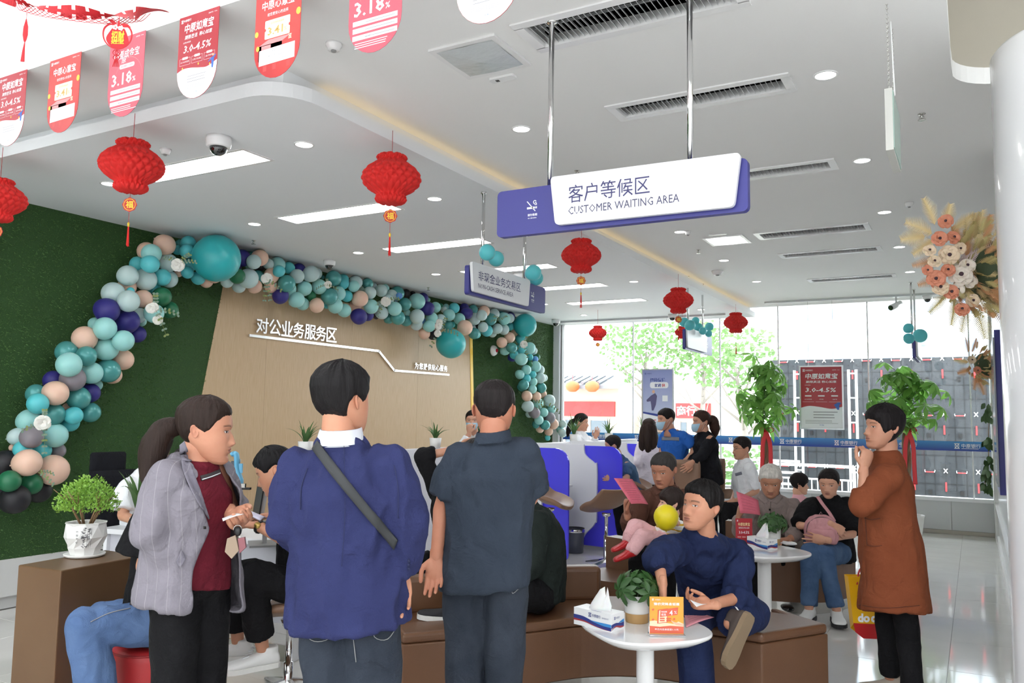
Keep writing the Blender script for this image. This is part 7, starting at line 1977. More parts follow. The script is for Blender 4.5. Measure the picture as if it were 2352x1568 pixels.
m_blk = cloth('black_cotton', (24, 24, 26)); m_blk2 = cloth('black_trouser', (22, 22, 24), .8); m_wcot = cloth('white_cotton', (226, 228, 232), .8)
m_jean = cloth('blue_jeans', (80, 104, 144), .9, (96, 120, 158), 260, .3); m_djean = cloth('dark_jeans', (46, 52, 62), .9, (62, 68, 78), 260, .3); m_mjean = cloth('mid_jeans', (58, 82, 118), .9, (86, 110, 144), 260, .3)
m_stitch = M('denim_stitch', (150, 150, 150), .8); m_wshoe = M('white_shoe', (228, 228, 226), .5); m_wsole = M('white_sole', (224, 224, 220), .6); m_bshoe = M('black_shoe', (20, 20, 22), .22, coat=.4)
m_mask = M('face_mask', (168, 204, 224), .7); m_band = M('hair_band', (16, 16, 20), .7); m_gold2 = M('watch_gold', (190, 160, 90), .3, .8)
def tail(p, pts, rad):
 b = MB(); Q = smooth_poly([Vector(q) for q in pts], 6, closed=False); n = len(Q)
 R_ = list(np.interp(np.linspace(0, 1, n), np.linspace(0, 1, len(rad)), rad)); b.tube(Q, R_, 18, rnd=True)
 for i, v in enumerate(b.v):
  k = mnoise.noise(Vector(v) * 60 + Vector((0, 0, v[2] * -52))) * .006; b.v[i] = (v[0] + k, v[1] + k, v[2])
 return b
def mask(p):
 b = MB(); N, K = 13, 9; vs = []
 for i in range(N):
  ph = math.radians(-72 + 144 * i / (N - 1))
  for j in range(K):
   z = -.08 - .38 * j / (K - 1); x, y = head_surf(np.array(ph), np.array(max(z, -.47))); k = math.cos(ph)
   vs.append(p.hp(float(x) * 1.03, float(y) + .05 + .075 * max(0, k) ** 2 * math.sin(math.pi * (.1 + .8 * j / (K - 1))), z + .03 * (1 - k)))
 b.add(vs, [(i * K + j, i * K + j + 1, (i + 1) * K + j + 1, (i + 1) * K + j) for i in range(N - 1) for j in range(K - 1)]); p.add('face_mask', b, m_mask)
 b = MB()
 for sg in (-1, 1):
  for z in (-.12, -.40): b.tube([p.hp(sg * .31, .12, z * .9), p.hp(sg * .345, .0, -.05 + (z + .26) * .5), p.hp(sg * .35, -.10, -.02)], .0013, 4)
 p.add('mask_loop', b, m_wcot)
def outfit(p, top, L, R, mt, tor=None, sl=None, sr=None, bn='trousers', mb_=None, tro=(.086, .084, .070, .062, .060), to=2.0, wr=.006, seatw=(.155, .105), wf=9.0, cuff=None):
 def T(b):
  p.torso(b, **(tor or {}))
  if L: p.sleeve(b, 'L', to=L, **(sl or {}))
  if R: p.sleeve(b, 'R', to=R, **(sr or sl or {}))
 p.garment(top, mt, T, wr=wr, wf=wf)
 if mb_:
  def B(b): p.seat(b, *seatw); p.trouser(b, 'L', tro, to); p.trouser(b, 'R', tro, to)
  p.garment(bn, mb_, B, wr=.005, wf=7.0)
def skin_all(p, legs=True, k=1.0):
 p.core(k); p.arm('L'); p.arm('R')
 if legs: p.leg('L'); p.leg('R')
p = Person('woman in grey pinstripe blazer over a dark red top, looking to the right', skin=(208, 152, 124), vox=.008)
p.joints(**JT('shR 392 1080 2.86 shL 492 1075 3.08 elR 352 1222 2.82 elL 526 1165 3.16 wrR 412 1312 2.88 wrL 531 1178 2.98 hpR 405 1325 2.92 hpL 472 1325 3.04 knR 398 1610 2.90 knL 470 1610 3.04 anR 375 1860 2.92 anL 468 1860 3.06'))
p.head(A(474, 990, 2.97), .232, 100, -4, fem=1, lip=(168, 98, 92))
tl = tail(p, [p.hp(0, -.42, .05), p.hp(.02, -.62, -.05), p.hp(.05, -.72, -.35), p.hp(.08, -.70, -.75), p.hp(.1, -.66, -.98)], [.030, .046, .050, .038, .012])
lk = tail(p, [p.hp(-.33, .05, .10), p.hp(-.355, .10, -.10), p.hp(-.34, .12, -.35)], [.010, .010, .003])
p.hair(HAIR_TIED, (38, 28, 24), .035, .035, .18, 3, extra=[tl, lk])
tb_ = MB(); torus(tb_, p.hp(0, -.50, .03), .026, .009, p.hr, p.hu, 16, 6); p.add('hair_band', tb_, m_band)
skin_all(p)
m_blz = stripe_cloth('grey_pinstripe', (122, 118, 126), (146, 142, 148), CAM_R, 25, .06)
p.garment('sweater', cloth('dark_red_knit', (98, 30, 42), .85), lambda b: p.torso(b, hem=-.03, drop=.03, W=(.150, .140, .150), D=(.105, .10, .118), neck=.066, bulge=.012, nk=1.12), wr=.002)
def T(b): p.torso(b, hem=-.10, W=(.185, .165, .178), D=(.135, .128, .140), hemw=.205, nk=1.18); p.sleeve(b, 'R', (.070, .066, .062, .058, .056), 1.98); p.sleeve(b, 'L', (.066, .062, .058, .054, .05), 1.7)
p.garment('blazer', m_blz, T, wr=.007, wf=8)
p.open_front(lambda q: (-.095, min(.125, .070 + .16 * abs(q - .52))) if q < .97 else (-.10, .08))
def B(b): p.seat(b, .150, .105); p.trouser(b, 'L', (.085, .083, .068, .06, .07)); p.trouser(b, 'R', (.085, .083, .068, .06, .07))
p.garment('trousers', m_blk2, B, wr=.004)
tr = p.bvh('blazer', 'sweater')
m_lap = stripe_cloth('lapel_pinstripe', (116, 112, 122), (140, 136, 142), CAM_R, 25, .06)
p.patch('lapel', tr, [(424, 1030), (440, 1070), (458, 1120), (472, 1165), (480, 1190)], [(416, 1052), (418, 1075), (436, 1120), (458, 1160), (478, 1192)], m_lap, .008, .004)
p.patch('collar', tr, [(424, 1012), (430, 1030), (440, 1060)], [(412, 1022), (414, 1045), (418, 1058)], m_lap, .010, .004)
p.patch('chest_band', p.bvh('sweater'), [(460, 1092), (482, 1086), (505, 1077)], [(463, 1104), (486, 1097), (508, 1088)], M('band_grey', (62, 56, 58), .8), .004, .002)
p.line('band_lettering', p.bvh('sweater'), [(464, 1101), (486, 1094), (506, 1086)], m_wcot, 2.2, .007)
p.patch('button', tr, [(467, 1208), (473, 1208)], [(467, 1214), (473, 1214)], M('horn_button', (40, 36, 36), .3), .006, .003, 2, 2)
p.patch('pocket_flap', tr, [(416, 1262), (428, 1280)], [(404, 1290), (414, 1305)], m_lap, .006, .004)
p.hand('R', (A(436, 1340, 3.0) - p.J['wrR']), -p.side, side=1, size=.8)
d = (A(545, 1200, 2.90) - p.J['wrL']); p.hand('L', CAM_R * .55 - UP * .25 + CAM_B * .55, UP * .6 - CAM_R * .5, side=-1, curl=(.5, .55, .6, .6), thumb=.8)
p.shoe('L', facing(60), m_bshoe, m_wsole).shoe('R', facing(50), m_bshoe, m_wsole); p.done()
kt = thing('key_bunch', 'bunch of keys and a leather fob held by the woman in the blazer', 'keys', A(546, 1215, 2.86)); rn = random.Random(1)
b = MB(); torus(b, Vector((0, 0, .0)), .014, .002, CAM_R, UP, 16, 5); m = b.mesh('ring', True); m.materials.append(m_steel); obj('ring', m, kt)
m = MB().ell((.004, -.004, -.006), (.017, .010, .017), 14, 10).mesh('black_fob', True); m.materials.append(m_black); obj('black_fob', m, kt)
for i in range(3):
 d = (-UP + CAM_R * (i - 1) * .25).normalized(); m = MB().box(d * .045, (.005, .0015, .022), CAM_R, CAM_B, d).mesh('key'); m.materials.append(m_steel); obj('key', m, kt)
m = MB().prism([CAM_R * x + UP * z + CAM_B * .004 for x, z in ((-.030, -.03), (-.002, -.018), (.012, -.07), (-.012, -.098), (-.036, -.075))], CAM_B * .012).mesh('leather_fob'); m.materials.append(M('fob_leather', (150, 130, 110), .5)); obj('leather_fob', m, kt)
m = MB().prism([CAM_R * x + UP * z for x, z in ((.005, -.03), (.028, -.025), (.034, -.06), (.014, -.08))], CAM_B * .012).mesh('pink_fob'); m.materials.append(M('fob_pink', (140, 84, 90), .5)); obj('pink_fob', m, kt)
sheet_obj('paper_slip', [A(510, 1190, 2.86), A(545, 1178, 2.90), A(560, 1180, 2.84), A(512, 1196, 2.80)], m_wmatt, 'crumpled white paper slip in the hand of the woman in the blazer')
p = Person('person in light blue jeans and loose black top sitting on the red stool', skin=(204, 150, 122))
p.joints(**JT('shL 372 1150 3.78 shR 430 1140 4.12 elL 330 1300 3.72 elR 470 1260 4.2 wrL 346 1338 3.62 wrR 430 1290 4.3 hpL 352 1432 3.80 hpR 362 1422 4.06 knL 198 1438 3.62 knR 232 1420 4.05 anL 232 1640 3.60 anR 262 1590 4.05'))
p.head(A(440, 1085, 3.98), .23, 120, -20); p.hair(HAIR_MEN, (24, 21, 20)); skin_all(p)
outfit(p, 'black_top', .84, .84, m_blk, dict(hem=-.10, W=(.19, .18, .185), D=(.15, .14, .135)), dict(r=(.085, .10, .1, .1, .1), flare=.03), None, 'jeans', m_jean, (.095, .094, .082, .078, .085))
p.line('jeans_seam', p.bvh('jeans'), [(208, 1428), (250, 1408), (300, 1396)], m_stitch, 1.6)
p.hand('L', -UP + CAM_R * .4, CAM_R, side=1).hand('R', -UP + CAM_R * .5, CAM_B, side=1)
p.shoe('L', facing(-60), m_wshoe, m_wsole).shoe('R', facing(-70), m_wshoe, m_wsole); p.done()
bg = thing('handbag', 'dark brown leather handbag with a ring beside the person in jeans', 'bag', A(322, 1372, 3.72)); s_ = 3.72 / FPX
m = MB().prism([(CAM_R * (x - 322) + UP * (1372 - y)) * s_ for x, y in ((298, 1388), (318, 1338), (332, 1332), (352, 1338), (352, 1392), (330, 1392))], -CAM_B * .09).mesh('body'); m.materials.append(M('dark_hide', (46, 36, 32), .35)); obj('body', m, bg)
b = MB(); torus(b, CAM_B * .006 + (CAM_R * -8 + UP * 18) * s_, .012, .0025, CAM_R, UP, 16, 6); m = b.mesh('ring', True); m.materials.append(m_chrome); obj('ring', m, bg)
b = MB(); b.tube(smooth_poly([(CAM_R * (x - 322) + UP * (1372 - y)) * s_ - CAM_B * .04 for x, y in ((320, 1340), (328, 1318), (345, 1316), (350, 1340))], 5, closed=False), .007, 8); m = b.mesh('handle', True); m.materials.append(M('dark_hide')); obj('handle', m, bg)
p = Person('clerk in white short-sleeved shirt with mask behind the desk at left', skin=(206, 156, 128))
p.joints(**JT('shR 296 1112 5.55 shL 372 1106 5.85 elR 282 1184 5.45 elL 392 1190 5.75 wrR 334 1204 5.30 wrL 400 1208 5.45 hpR 300 1262 5.85 hpL 350 1260 6.0 knR 330 1290 5.5 knL 380 1290 5.6 anR 330 1420 5.5 anL 380 1420 5.6'))
p.head(A(358, 1040, 5.68), .23, 75, -12); p.hair(HAIR_MEN, (22, 20, 20)); mask(p); skin_all(p)
outfit(p, 'shirt', .80, .80, m_wcot, dict(hem=-.05), dict(r=(.07, .07, .06, .05, .05), flare=.012), None, 'trousers', m_blk2)
p.collar(m_wcot); p.hand('R', CAM_R, -UP, side=1).hand('L', CAM_R * .6 + CAM_B * .6, -UP, side=-1); p.shoe('L', facing(40), m_bshoe).shoe('R', facing(40), m_bshoe); p.done()
oc = thing('office_chair', 'black mesh office chair with headrest behind the clerk in white', 'chair', (A(272, 1200, 6.15).x, A(272, 1200, 6.15).y, 0)); o3 = oc.location; f = facing(60); s_ = f.cross(UP)
def ocp(nm, c, w, h, dp, mat=None):
 b = MB(); b.rings([ringpts(c + UP * h * q - f * dp * .4 * abs(q) * 2, s_, f, w * k, dp, dp, 18, 3) for q, k in ((-.5, .9), (-.4, 1), (.4, 1), (.5, .9))]); m = b.mesh(nm, True); m.materials.append(mat or cloth('black_mesh', (26, 27, 31), .8)); obj(nm, m, oc)
ocp('headrest', A(250, 1064, 6.2) - o3, .145, .17, .03); ocp('backrest', A(262, 1150, 6.2) - o3, .22, .46, .03); ocp('seat', Vector((0, 0, .47)) + f * .15, .25, .07, .23)
m = MB().tube([A(255, 1120, 6.28) - o3, A(252, 1080, 6.25) - o3], .02, 10).mesh('headrest_stem', True); m.materials.append(m_black); obj('headrest_stem', m, oc)
m = MB().tube([f * .12 + UP * .06, f * .12 + UP * .44], .025, 12).mesh('gas_lift', True); m.materials.append(m_black); obj('gas_lift', m, oc)
for k in range(5):
 a = 1.257 * k; d = Vector((math.cos(a), math.sin(a), 0)); m = MB().tube([f * .12 + UP * .08, f * .12 + d * .28 + UP * .05, f * .12 + d * .30], [.02, .016, .022], 8).mesh('star_foot', True); m.materials.append(m_black); obj('star_foot', m, oc)
p = Person('young man in black with crew cut bending over papers at the desk', skin=(204, 150, 122), vox=.008)
p.joints(**JT('shL 688 1152 4.34 shR 690 1140 4.70 elL 662 1244 4.26 elR 700 1205 4.80 wrL 588 1206 4.34 wrR 640 1184 4.66 hpL 690 1352 4.46 hpR 690 1342 4.70 knL 572 1318 4.30 knR 540 1318 4.62 anL 604 1492 4.40 anR 546 1474 4.62'))
p.head(A(630, 1083, 4.50), .238, -88, -24, gaze=(0, -1)); p.hair(HAIR_CREW, (20, 19, 20), .04, .06, .45, 5, fade=.75); skin_all(p)
outfit(p, 'tshirt', .9, .9, m_blk, dict(hem=-.06, W=(.17, .16, .175)), dict(r=(.068, .064, .056, .05, .05)), None, 'trousers', m_blk2, (.09, .088, .078, .072, .075), 1.80)
p.hand('L', -CAM_R * .9 + UP * .05, -UP, side=-1, curl=(.45, .5, .5, .5)).hand('R', -CAM_R, -UP + CAM_B * .2, side=1, curl=(.3, .3, .35, .4))
w = p.J['wrL'] + CAM_R * .018 - UP * .01; d = (p.J['elL'] - p.J['wrL']).normalized(); b = MB(); b.tube([w - d * .009, w + d * .009], [.033, .033], 18); p.add('watch_strap', b, m_black)
b = MB(); b.tube([w + CAM_B * .028 + UP * .012, w + CAM_B * .038 + UP * .016], .017, 18); p.add('watch_face', b, m_gold2)
fw = -CAM_R * .80 + CAM_B * .60; p.shoe('L', fw, m_wshoe, m_wsole, .29, .052, .085, name='sneaker').shoe('R', -CAM_R * .9 + CAM_B * .2, m_wshoe, m_wsole, .29, .052, .085, name='sneaker')
tr = p.bvh('sneaker')
for k in range(4): p.line('lace', tr, [(556 + k * 7, 1512 - k * 8), (572 + k * 6, 1506 - k * 7)], m_wcot, 2.4, .004, .003, 4)
p.done()
p = Person('man in dark blue jacket with a black strap across his back, seen from behind', skin=(206, 150, 122), vox=.008)
p.joints(**JT('shL 690 1062 2.75 shR 893 1058 2.74 elL 664 1200 2.74 elR 934 1198 2.72 wrL 700 1238 2.98 wrR 920 1312 2.76 hpL 752 1395 2.77 hpR 848 1392 2.75 knL 758 1640 2.76 knR 866 1640 2.74 anL 762 1900 2.78 anR 870 1900 2.76'))
p.head(A(787, 922, 2.76), .235, 152, 2); p.hair(HAIR_MEN, (22, 20, 21), .042, .055, .35, 6); skin_all(p)
m_bj = cloth('blue_twill', (46, 50, 88), .85, (52, 57, 98), 300, .35)
outfit(p, 'jacket', 1.95, 1.96, m_bj, dict(hem=-.045, drop=.022, W=(.198, .186, .190), D=(.150, .140, .140), hemw=.210), dict(r=(.078, .072, .066, .060, .056)), None, 'jeans', m_djean, (.096, .094, .08, .074, .07), wr=.008)
p.collar(M('white_collar', (206, 208, 216), .7), (.068, .066), .026)
tr = p.bvh('jacket')
p.patch('strap', tr, [(730, 1012), (790, 1090), (850, 1165), (914, 1240)], [(716, 1030), (762, 1092), (826, 1170), (905, 1262)], M('strap_nylon', (46, 48, 50), .6), .006, .004, 3, 18)
p.line('sleeve_seam', tr, [(706, 1075), (692, 1120), (690, 1170)], M('seam_dark', (36, 42, 78), .9), 1.8); p.line('sleeve_seam', tr, [(905, 1068), (914, 1120), (914, 1190)], M('seam_dark'), 1.8); p.line('back_seam', tr, [(790, 1015), (792, 1180), (785, 1300)], M('seam_dark'), 1.2)
for k in range(3): p.patch('cuff_button', tr, [(936, 1284 + k * 9), (941, 1284 + k * 9)], [(936, 1290 + k * 9), (941, 1290 + k * 9)], M('seam_dark'), .005, .003, 2, 2)
tr = p.bvh('jeans')
for P_ in ([(693, 1440), (695, 1452), (722, 1472), (755, 1466), (757, 1440)], [(856, 1425), (860, 1462), (890, 1467), (912, 1432), (915, 1395)]): p.line('pocket_stitch', tr, P_, m_stitch, 1.6, n=16)
p.line('seat_seam', tr, [(808, 1440), (812, 1468), (818, 1520)], m_stitch, 1.4); p.hand('L', -UP * .3 - CAM_B, CAM_R, side=1).hand('R', -UP, CAM_B, side=1)
p.shoe('L', facing(185), m_bshoe, m_wsole).shoe('R', facing(170), m_bshoe, m_wsole); p.done()
p = Person('man in slate polo shirt and faded jeans seen from behind, palm turned back', skin=(198, 138, 112), vox=.008)
p.joints(**JT('shL 1058 1042 3.42 shR 1202 1030 3.40 elL 1014 1170 3.40 elR 1218 1142 3.46 wrL 1002 1280 3.36 wrR 1180 1190 3.66 hpL 1072 1296 3.42 hpR 1160 1292 3.40 knL 1066 1530 3.40 knR 1158 1528 3.38 anL 1068 1755 3.44 anR 1162 1752 3.42'))
p.head(A(1135, 944, 3.42), .236, 178, -6); p.hair(HAIR_CREW, (30, 26, 26), .028, .035, .25, 7, fade=.55); skin_all(p)
m_polo = cloth('slate_pique', (52, 60, 72), .85, (58, 66, 78), 320, .3)
outfit(p, 'polo_shirt', .80, .86, m_polo, dict(hem=-.085, W=(.182, .180, .182), D=(.150, .145, .138), hemw=.188), dict(r=(.074, .076, .07, .06, .06), flare=.004), None, 'jeans', m_djean, (.094, .092, .078, .074, .074), wr=.006)
p.collar(m_polo, (.068, .064), .022); tr = p.bvh('jeans')
for P_ in ([(1030, 1345), (1040, 1358), (1052, 1362), (1090, 1358), (1094, 1346)], [(1176, 1346), (1177, 1362), (1190, 1352), (1198, 1340)]): p.line('pocket_stitch', tr, P_, m_stitch, 1.5, n=12)
p.line('seat_seam', tr, [(1118, 1350), (1112, 1372), (1112, 1420)], M('seam_denim', (34, 42, 54), .9), 1.8)
p.hand('L', -UP - CAM_R * .05 + CAM_B * .10, CAM_B, side=1, size=.98, curl=(.34, .40, .45, .5), thumb=.7, spread=.02).hand('R', CAM_R * -.5 - CAM_B * .5, UP, side=1)
p.shoe('L', facing(185), m_bshoe, m_wsole).shoe('R', facing(172), m_bshoe, m_wsole); p.done()
p = Person('woman with mask and fist at her face behind the man in the polo', skin=(214, 166, 142), vox=.012)
p.joints(**JT('shR 1062 1020 9.9 shL 1122 1020 9.9 elR 1052 1036 9.65 elL 1130 1060 9.75 wrR 1078 994 9.65 wrL 1100 1058 9.7 hpR 1078 1088 10.0 hpL 1108 1088 10.0 knR 1078 1158 10.0 knL 1108 1158 10.0 anR 1078 1233 10.0 anL 1108 1233 10.0'))
p.head(A(1086, 967, 9.85), .24, -5, 0, fem=1); p.hair(HAIR_TIED, (22, 19, 19), .035, .035, .15, 2); mask(p); skin_all(p)
outfit(p, 'blouse', 1.8, 1.8, m_wcot, dict(hem=-.05), None, None, 'skirt', m_blk2); p.hand('R', UP + CAM_B * .1, CAM_R * .4 - CAM_B, side=-1, curl=(1.0, 1.0, 1.0, 1.0), vox=.004).hand('L', -CAM_R, -UP, side=1, vox=.004); p.done()
p = Person('seated man in black with raised elbow, half hidden by the man in the polo', skin=(206, 156, 130))
p.joints(**JT('shL 1008 1122 5.52 shR 1058 1135 5.25 elL 972 1048 5.50 elR 1040 1190 5.15 wrL 1052 1030 5.55 wrR 1014 1216 5.22 hpL 1040 1300 5.75 hpR 1070 1305 5.55 knL 980 1290 5.60 knR 1010 1318 5.25 anL 960 1448 5.50 anR 1060 1440 5.5'))
p.head(A(1092, 1052, 5.5), .235, 200, -5); p.hair(HAIR_MEN); skin_all(p)
outfit(p, 'black_shirt', 1.35, 1.1, m_blk, dict(hem=-.05), dict(r=(.064, .060, .055, .05, .048)), None, 'trousers', m_blk2)
p.hand('L', CAM_R, UP * .3 - CAM_B, side=1).hand('R', -UP - CAM_R * .1, CAM_R, side=1, curl=(.5, .6, .6, .6)); p.shoe('L', -CAM_R * .35 + CAM_B * .9, m_bshoe, None, .29, .047, .07).shoe('R', CAM_B, m_bshoe); p.done()
p = Person('man in dark green sweatshirt sitting turned away on the curved sofa, legs crossed', skin=(190, 132, 106))
p.joints(**JT('shL 1238 1192 4.66 shR 1228 1182 5.02 elL 1222 1300 4.58 elR 1180 1290 5.05 wrL 1165 1330 4.50 wrR 1150 1310 4.85 hpL 1240 1366 4.72 hpR 1228 1352 4.98 knL 1120 1345 4.40 knR 1130 1320 4.90 anL 1045 1388 4.62 anR 1120 1500 4.85'))
p.head(A(1190, 1106, 4.82), .235, -125, 0); p.hair(HAIR_MEN, (40, 38, 38), .025, .03, .2, 4, fade=.5); skin_all(p)
outfit(p, 'sweatshirt', 1.95, 1.95, cloth('dark_green_fleece', (34, 40, 38), .95), dict(hem=-.05, W=(.205, .19, .185), D=(.15, .14, .135), bend=CAM_R * .035), dict(r=(.074, .070, .064, .058, .052)), None, 'trousers', m_blk2, (.10, .10, .085, .075, .07))
p.hand('L', -CAM_R, -UP, side=-1).hand('R', -CAM_R, -UP, side=1); p.shoe('L', -CAM_R * .9 + UP * .1 + CAM_B * .15, M('canvas_black', (38, 38, 42), .8), m_wsole, .28, .050, .07, name='canvas_shoe').shoe('R', -CAM_R * .8 + CAM_B * .3, M('canvas_black'), m_wsole); p.done()
def bystander(label, js, hd, hr, top, tm, L, R, bottom=m_blk2, fem=0, tails=(), msk=False, tor=None, sk=(210, 160, 134), hands=True, rgb=(26, 22, 21), bn='trousers', extra=None):
 p = Person(label, skin=sk, vox=.012); p.joints(**JT(js)); p.head(A(*hd[:3]), hd[3], hd[4], hd[5], fem=fem)
 ex = [tail(p, [p.hp(*q) for q in pts], rad) for pts, rad in tails]; p.hair(hr, rgb, .035, .045, .2, len(label), extra=ex)
 if msk: mask(p)
 skin_all(p, k=.9); outfit(p, top, L, R, tm, tor or dict(hem=-.06), None, None, bn, bottom)
 for S_ in 'LR': p.hand(S_, (p.J['wr' + S_] - p.J['el' + S_]), -CAM_B if S_ == 'L' else CAM_R, side=1 if S_ == 'L' else -1, vox=.004)
 if extra: extra(p)
 p.shoe('L', p.hfront, m_bshoe).shoe('R', p.hfront, m_bshoe); p.done(); return p
bystander('person in dusty blue shirt bent behind the middle blue fin', 'shL 1440 1066 9.75 shR 1420 1062 10.0 elL 1440 1100 9.6 elR 1415 1100 9.9 wrL 1412 1098 9.6 wrR 1395 1105 9.9 hpL 1462 1140 9.8 hpR 1450 1138 10.0 knL 1420 1150 9.5 knR 1410 1150 9.8 anL 1430 1235 9.5 anR 1420 1235 9.8',
   (1407, 1024, 9.85, .23, -100, -10), HAIR_MEN, 'shirt', cloth('dusty_blue', (66, 92, 124), .8), .8, .8)
bystander('long-haired woman in white seen from behind at the far counter', 'shL 1472 1022 10.5 shR 1520 1022 10.4 elL 1466 1060 10.4 elR 1530 1058 10.3 wrL 1480 1080 10.8 wrR 1510 1080 10.8 hpL 1482 1096 10.5 hpR 1512 1096 10.45 knL 1482 1158 10.5 knR 1512 1158 10.45 anL 1482 1223 10.5 anR 1512 1223 10.45',
   (1491, 984, 10.5, .23, 165, 0), HAIR_BOB, 'blouse', cloth('pale_pink_white', (226, 218, 226), .8), 1.9, 1.9, fem=1, rgb=(44, 34, 30),
   tails=[([(-.22, -.25, .1), (-.28, -.36, -.5), (-.30, -.34, -1.0), (-.30, -.30, -1.32)], [.05, .06, .055, .02]), ([(.22, -.25, .1), (.26, -.36, -.5), (.26, -.34, -1.0), (.22, -.30, -1.36)], [.05, .06, .055, .02]), ([(0, -.35, .1), (0, -.45, -.5), (0, -.44, -1.0), (0, -.42, -1.4)], [.06, .07, .06, .02])])
bystander('clerk with ponytail in white shirt at the end of the turf wall', 'shR 1326 1006 11.80 shL 1350 1006 12.10 elR 1330 1032 11.60 elL 1362 1024 11.90 wrR 1358 1030 11.60 wrL 1368 1004 11.80 hpR 1325 1068 11.9 hpL 1345 1068 12.1 knR 1325 1127 11.9 knL 1345 1126 12.1 anR 1325 1189 11.9 anL 1345 1188 12.1',
   (1336, 970, 11.95, .24, 72, -6), HAIR_TIED, 'shirt', m_wcot, 1.9, 1.9, fem=1, tails=[([(0, -.42, .1), (.05, -.62, -.1), (.1, -.72, -.55), (.1, -.75, -.95)], [.03, .045, .04, .012])])
def akim(p):
 p.patch('chest_print', p.bvh('tshirt'), [(1520, 1003), (1540, 1003), (1560, 1004)], [(1520, 1011), (1540, 1011), (1560, 1012)], M('print_grey_dark', (120, 124, 136), .7), .006, .002)
bystander('young man in blue T-shirt with mask standing hand on hip', 'shL 1572 998 9.25 shR 1528 996 9.55 elL 1596 1034 9.2 elR 1520 1040 9.5 wrL 1572 1060 9.15 wrR 1516 1066 9.3 hpL 1566 1085 9.3 hpR 1538 1085 9.5 knL 1566 1175 9.3 knR 1535 1175 9.5 anL 1566 1258 9.35 anR 1535 1252 9.55',
   (1529, 964, 9.4, .236, -72, -4), HAIR_CREW, 'tshirt', cloth('royal_blue', (44, 96, 176), .8), .75, .75, msk=True, extra=akim)
bystander('woman in black dress with sheer sleeves, mask and ponytail, hands on chair', 'shL 1632 1006 9.0 shR 1606 1003 9.3 elL 1614 1044 8.95 elR 1596 1042 9.25 wrL 1590 1062 8.85 wrR 1584 1066 9.05 hpL 1636 1080 9.05 hpR 1612 1080 9.25 knL 1634 1170 9.05 knR 1612 1170 9.25 anL 1636 1258 9.1 anR 1612 1254 9.3',
   (1610, 969, 9.15, .23, -78, -3), HAIR_TIED, 'dress', cloth('black_dress', (26, 27, 31), .75), 1.85, 1.85, fem=1, msk=True, tor=dict(hem=-.16, hemw=.205), rgb=(50, 34, 28), tails=[([(0, -.40, .12), (.02, -.62, .05), (.06, -.74, -.35), (.08, -.72, -.72)], [.035, .06, .058, .02])])
def specs(p):
 b = MB()
 for sg in (-1, 1): torus(b, p.hp(sg * .15, .42, .02), .018, .0014, p.hr, p.hu, 14, 5); b.tube([p.hp(sg * .24, .40, .03), p.hp(sg * .36, .0, .03)], .0016, 5)
 p.add('glasses', b, m_black); p.line('shirt_print', p.bvh('tshirt'), [(1689, 1090), (1704, 1086)], M('print_grey_dark'), 7, .006)
bystander('man with glasses in white T-shirt sitting before the left money tree', 'shL 1722 1070 8.88 shR 1700 1067 9.22 elL 1738 1128 8.85 elR 1690 1130 9.2 wrL 1690 1150 8.7 wrR 1680 1155 9.0 hpL 1722 1168 8.95 hpR 1706 1166 9.15 knL 1672 1168 8.6 knR 1665 1166 8.9 anL 1676 1268 8.6 anR 1668 1262 8.9',
   (1703, 1030, 9.05, .236, -78, -4), HAIR_MEN, 'tshirt', m_wcot, .9, .9, extra=specs)
p = Person('older man in brown shirt reading a pink sheet with a child on his lap', skin=(186, 132, 106), vox=.010)
p.joints(**JT('shR 1476 1140 5.92 shL 1580 1138 6.0 elR 1452 1216 5.72 elL 1588 1222 5.82 wrR 1440 1180 5.60 wrL 1538 1234 5.50 hpR 1496 1272 6.10 hpL 1552 1272 6.12 knR 1468 1290 5.62 knL 1530 1292 5.62 anR 1470 1420 5.66 anL 1528 1424 5.66'))
p.head(A(1524, 1080, 5.93), .238, -38, -16, old=.8, brow=(60, 54, 50), gaze=(-.3, -1)); p.hair(HAIR_MEN, (52, 50, 49), .028, .035, .2, 8); skin_all(p)
m_bs = cloth('brown_shirt', (92, 62, 52), .85); outfit(p, 'shirt', 1.72, 1.8, m_bs, dict(hem=-.05, W=(.19, .185, .19), D=(.14, .135, .13)), dict(r=(.074, .07, .064, .058, .054)), None, 'trousers', m_blk2, wr=.006)
p.collar(m_bs); tr = p.bvh('shirt'); p.patch('collar_flap', tr, [(1506, 1112), (1520, 1128)], [(1496, 1122), (1508, 1138)], m_bs, .008, .004); p.patch('collar_flap', tr, [(1556, 1116), (1540, 1132)], [(1566, 1130), (1552, 1140)], m_bs, .008, .004); p.line('placket', tr, [(1528, 1136), (1522, 1170), (1518, 1210)], M('brown_seam', (76, 50, 42), .9), 2)
p.hand('R', UP * .9 - CAM_R * .1 + CAM_B * .1, CAM_R * .8 + CAM_B * .3, side=-1, curl=(.8, .85, .9, .9), thumb=.8, vox=.004).hand('L', -CAM_R * .8 - UP * .25, -UP * .3 - CAM_B * .8, side=1, vox=.004)
p.shoe('L', facing(-10), m_bshoe).shoe('R', facing(-25), m_bshoe); p.done()
sheet_obj('pink_sheet', [A(1410, 1098, 5.50), A(1452, 1100, 5.62), A(1489, 1158, 5.58), A(1450, 1157, 5.46)], m_pink, 'pink printed sheet held up by the older man in brown', lines=9)
p = Person('toddler in striped top and pink trousers sitting on the grandfather\'s lap', skin=(232, 190, 166), vox=.008)
p.joints(**JT('shL 1548 1200 5.36 shR 1532 1198 5.52 elL 1566 1214 5.28 elR 1516 1218 5.52 wrL 1552 1196 5.20 wrR 1500 1222 5.45 hpL 1530 1242 5.42 hpR 1522 1240 5.52 knL 1474 1232 5.34 knR 1456 1206 5.48 anL 1446 1274 5.30 anR 1440 1252 5.44'))
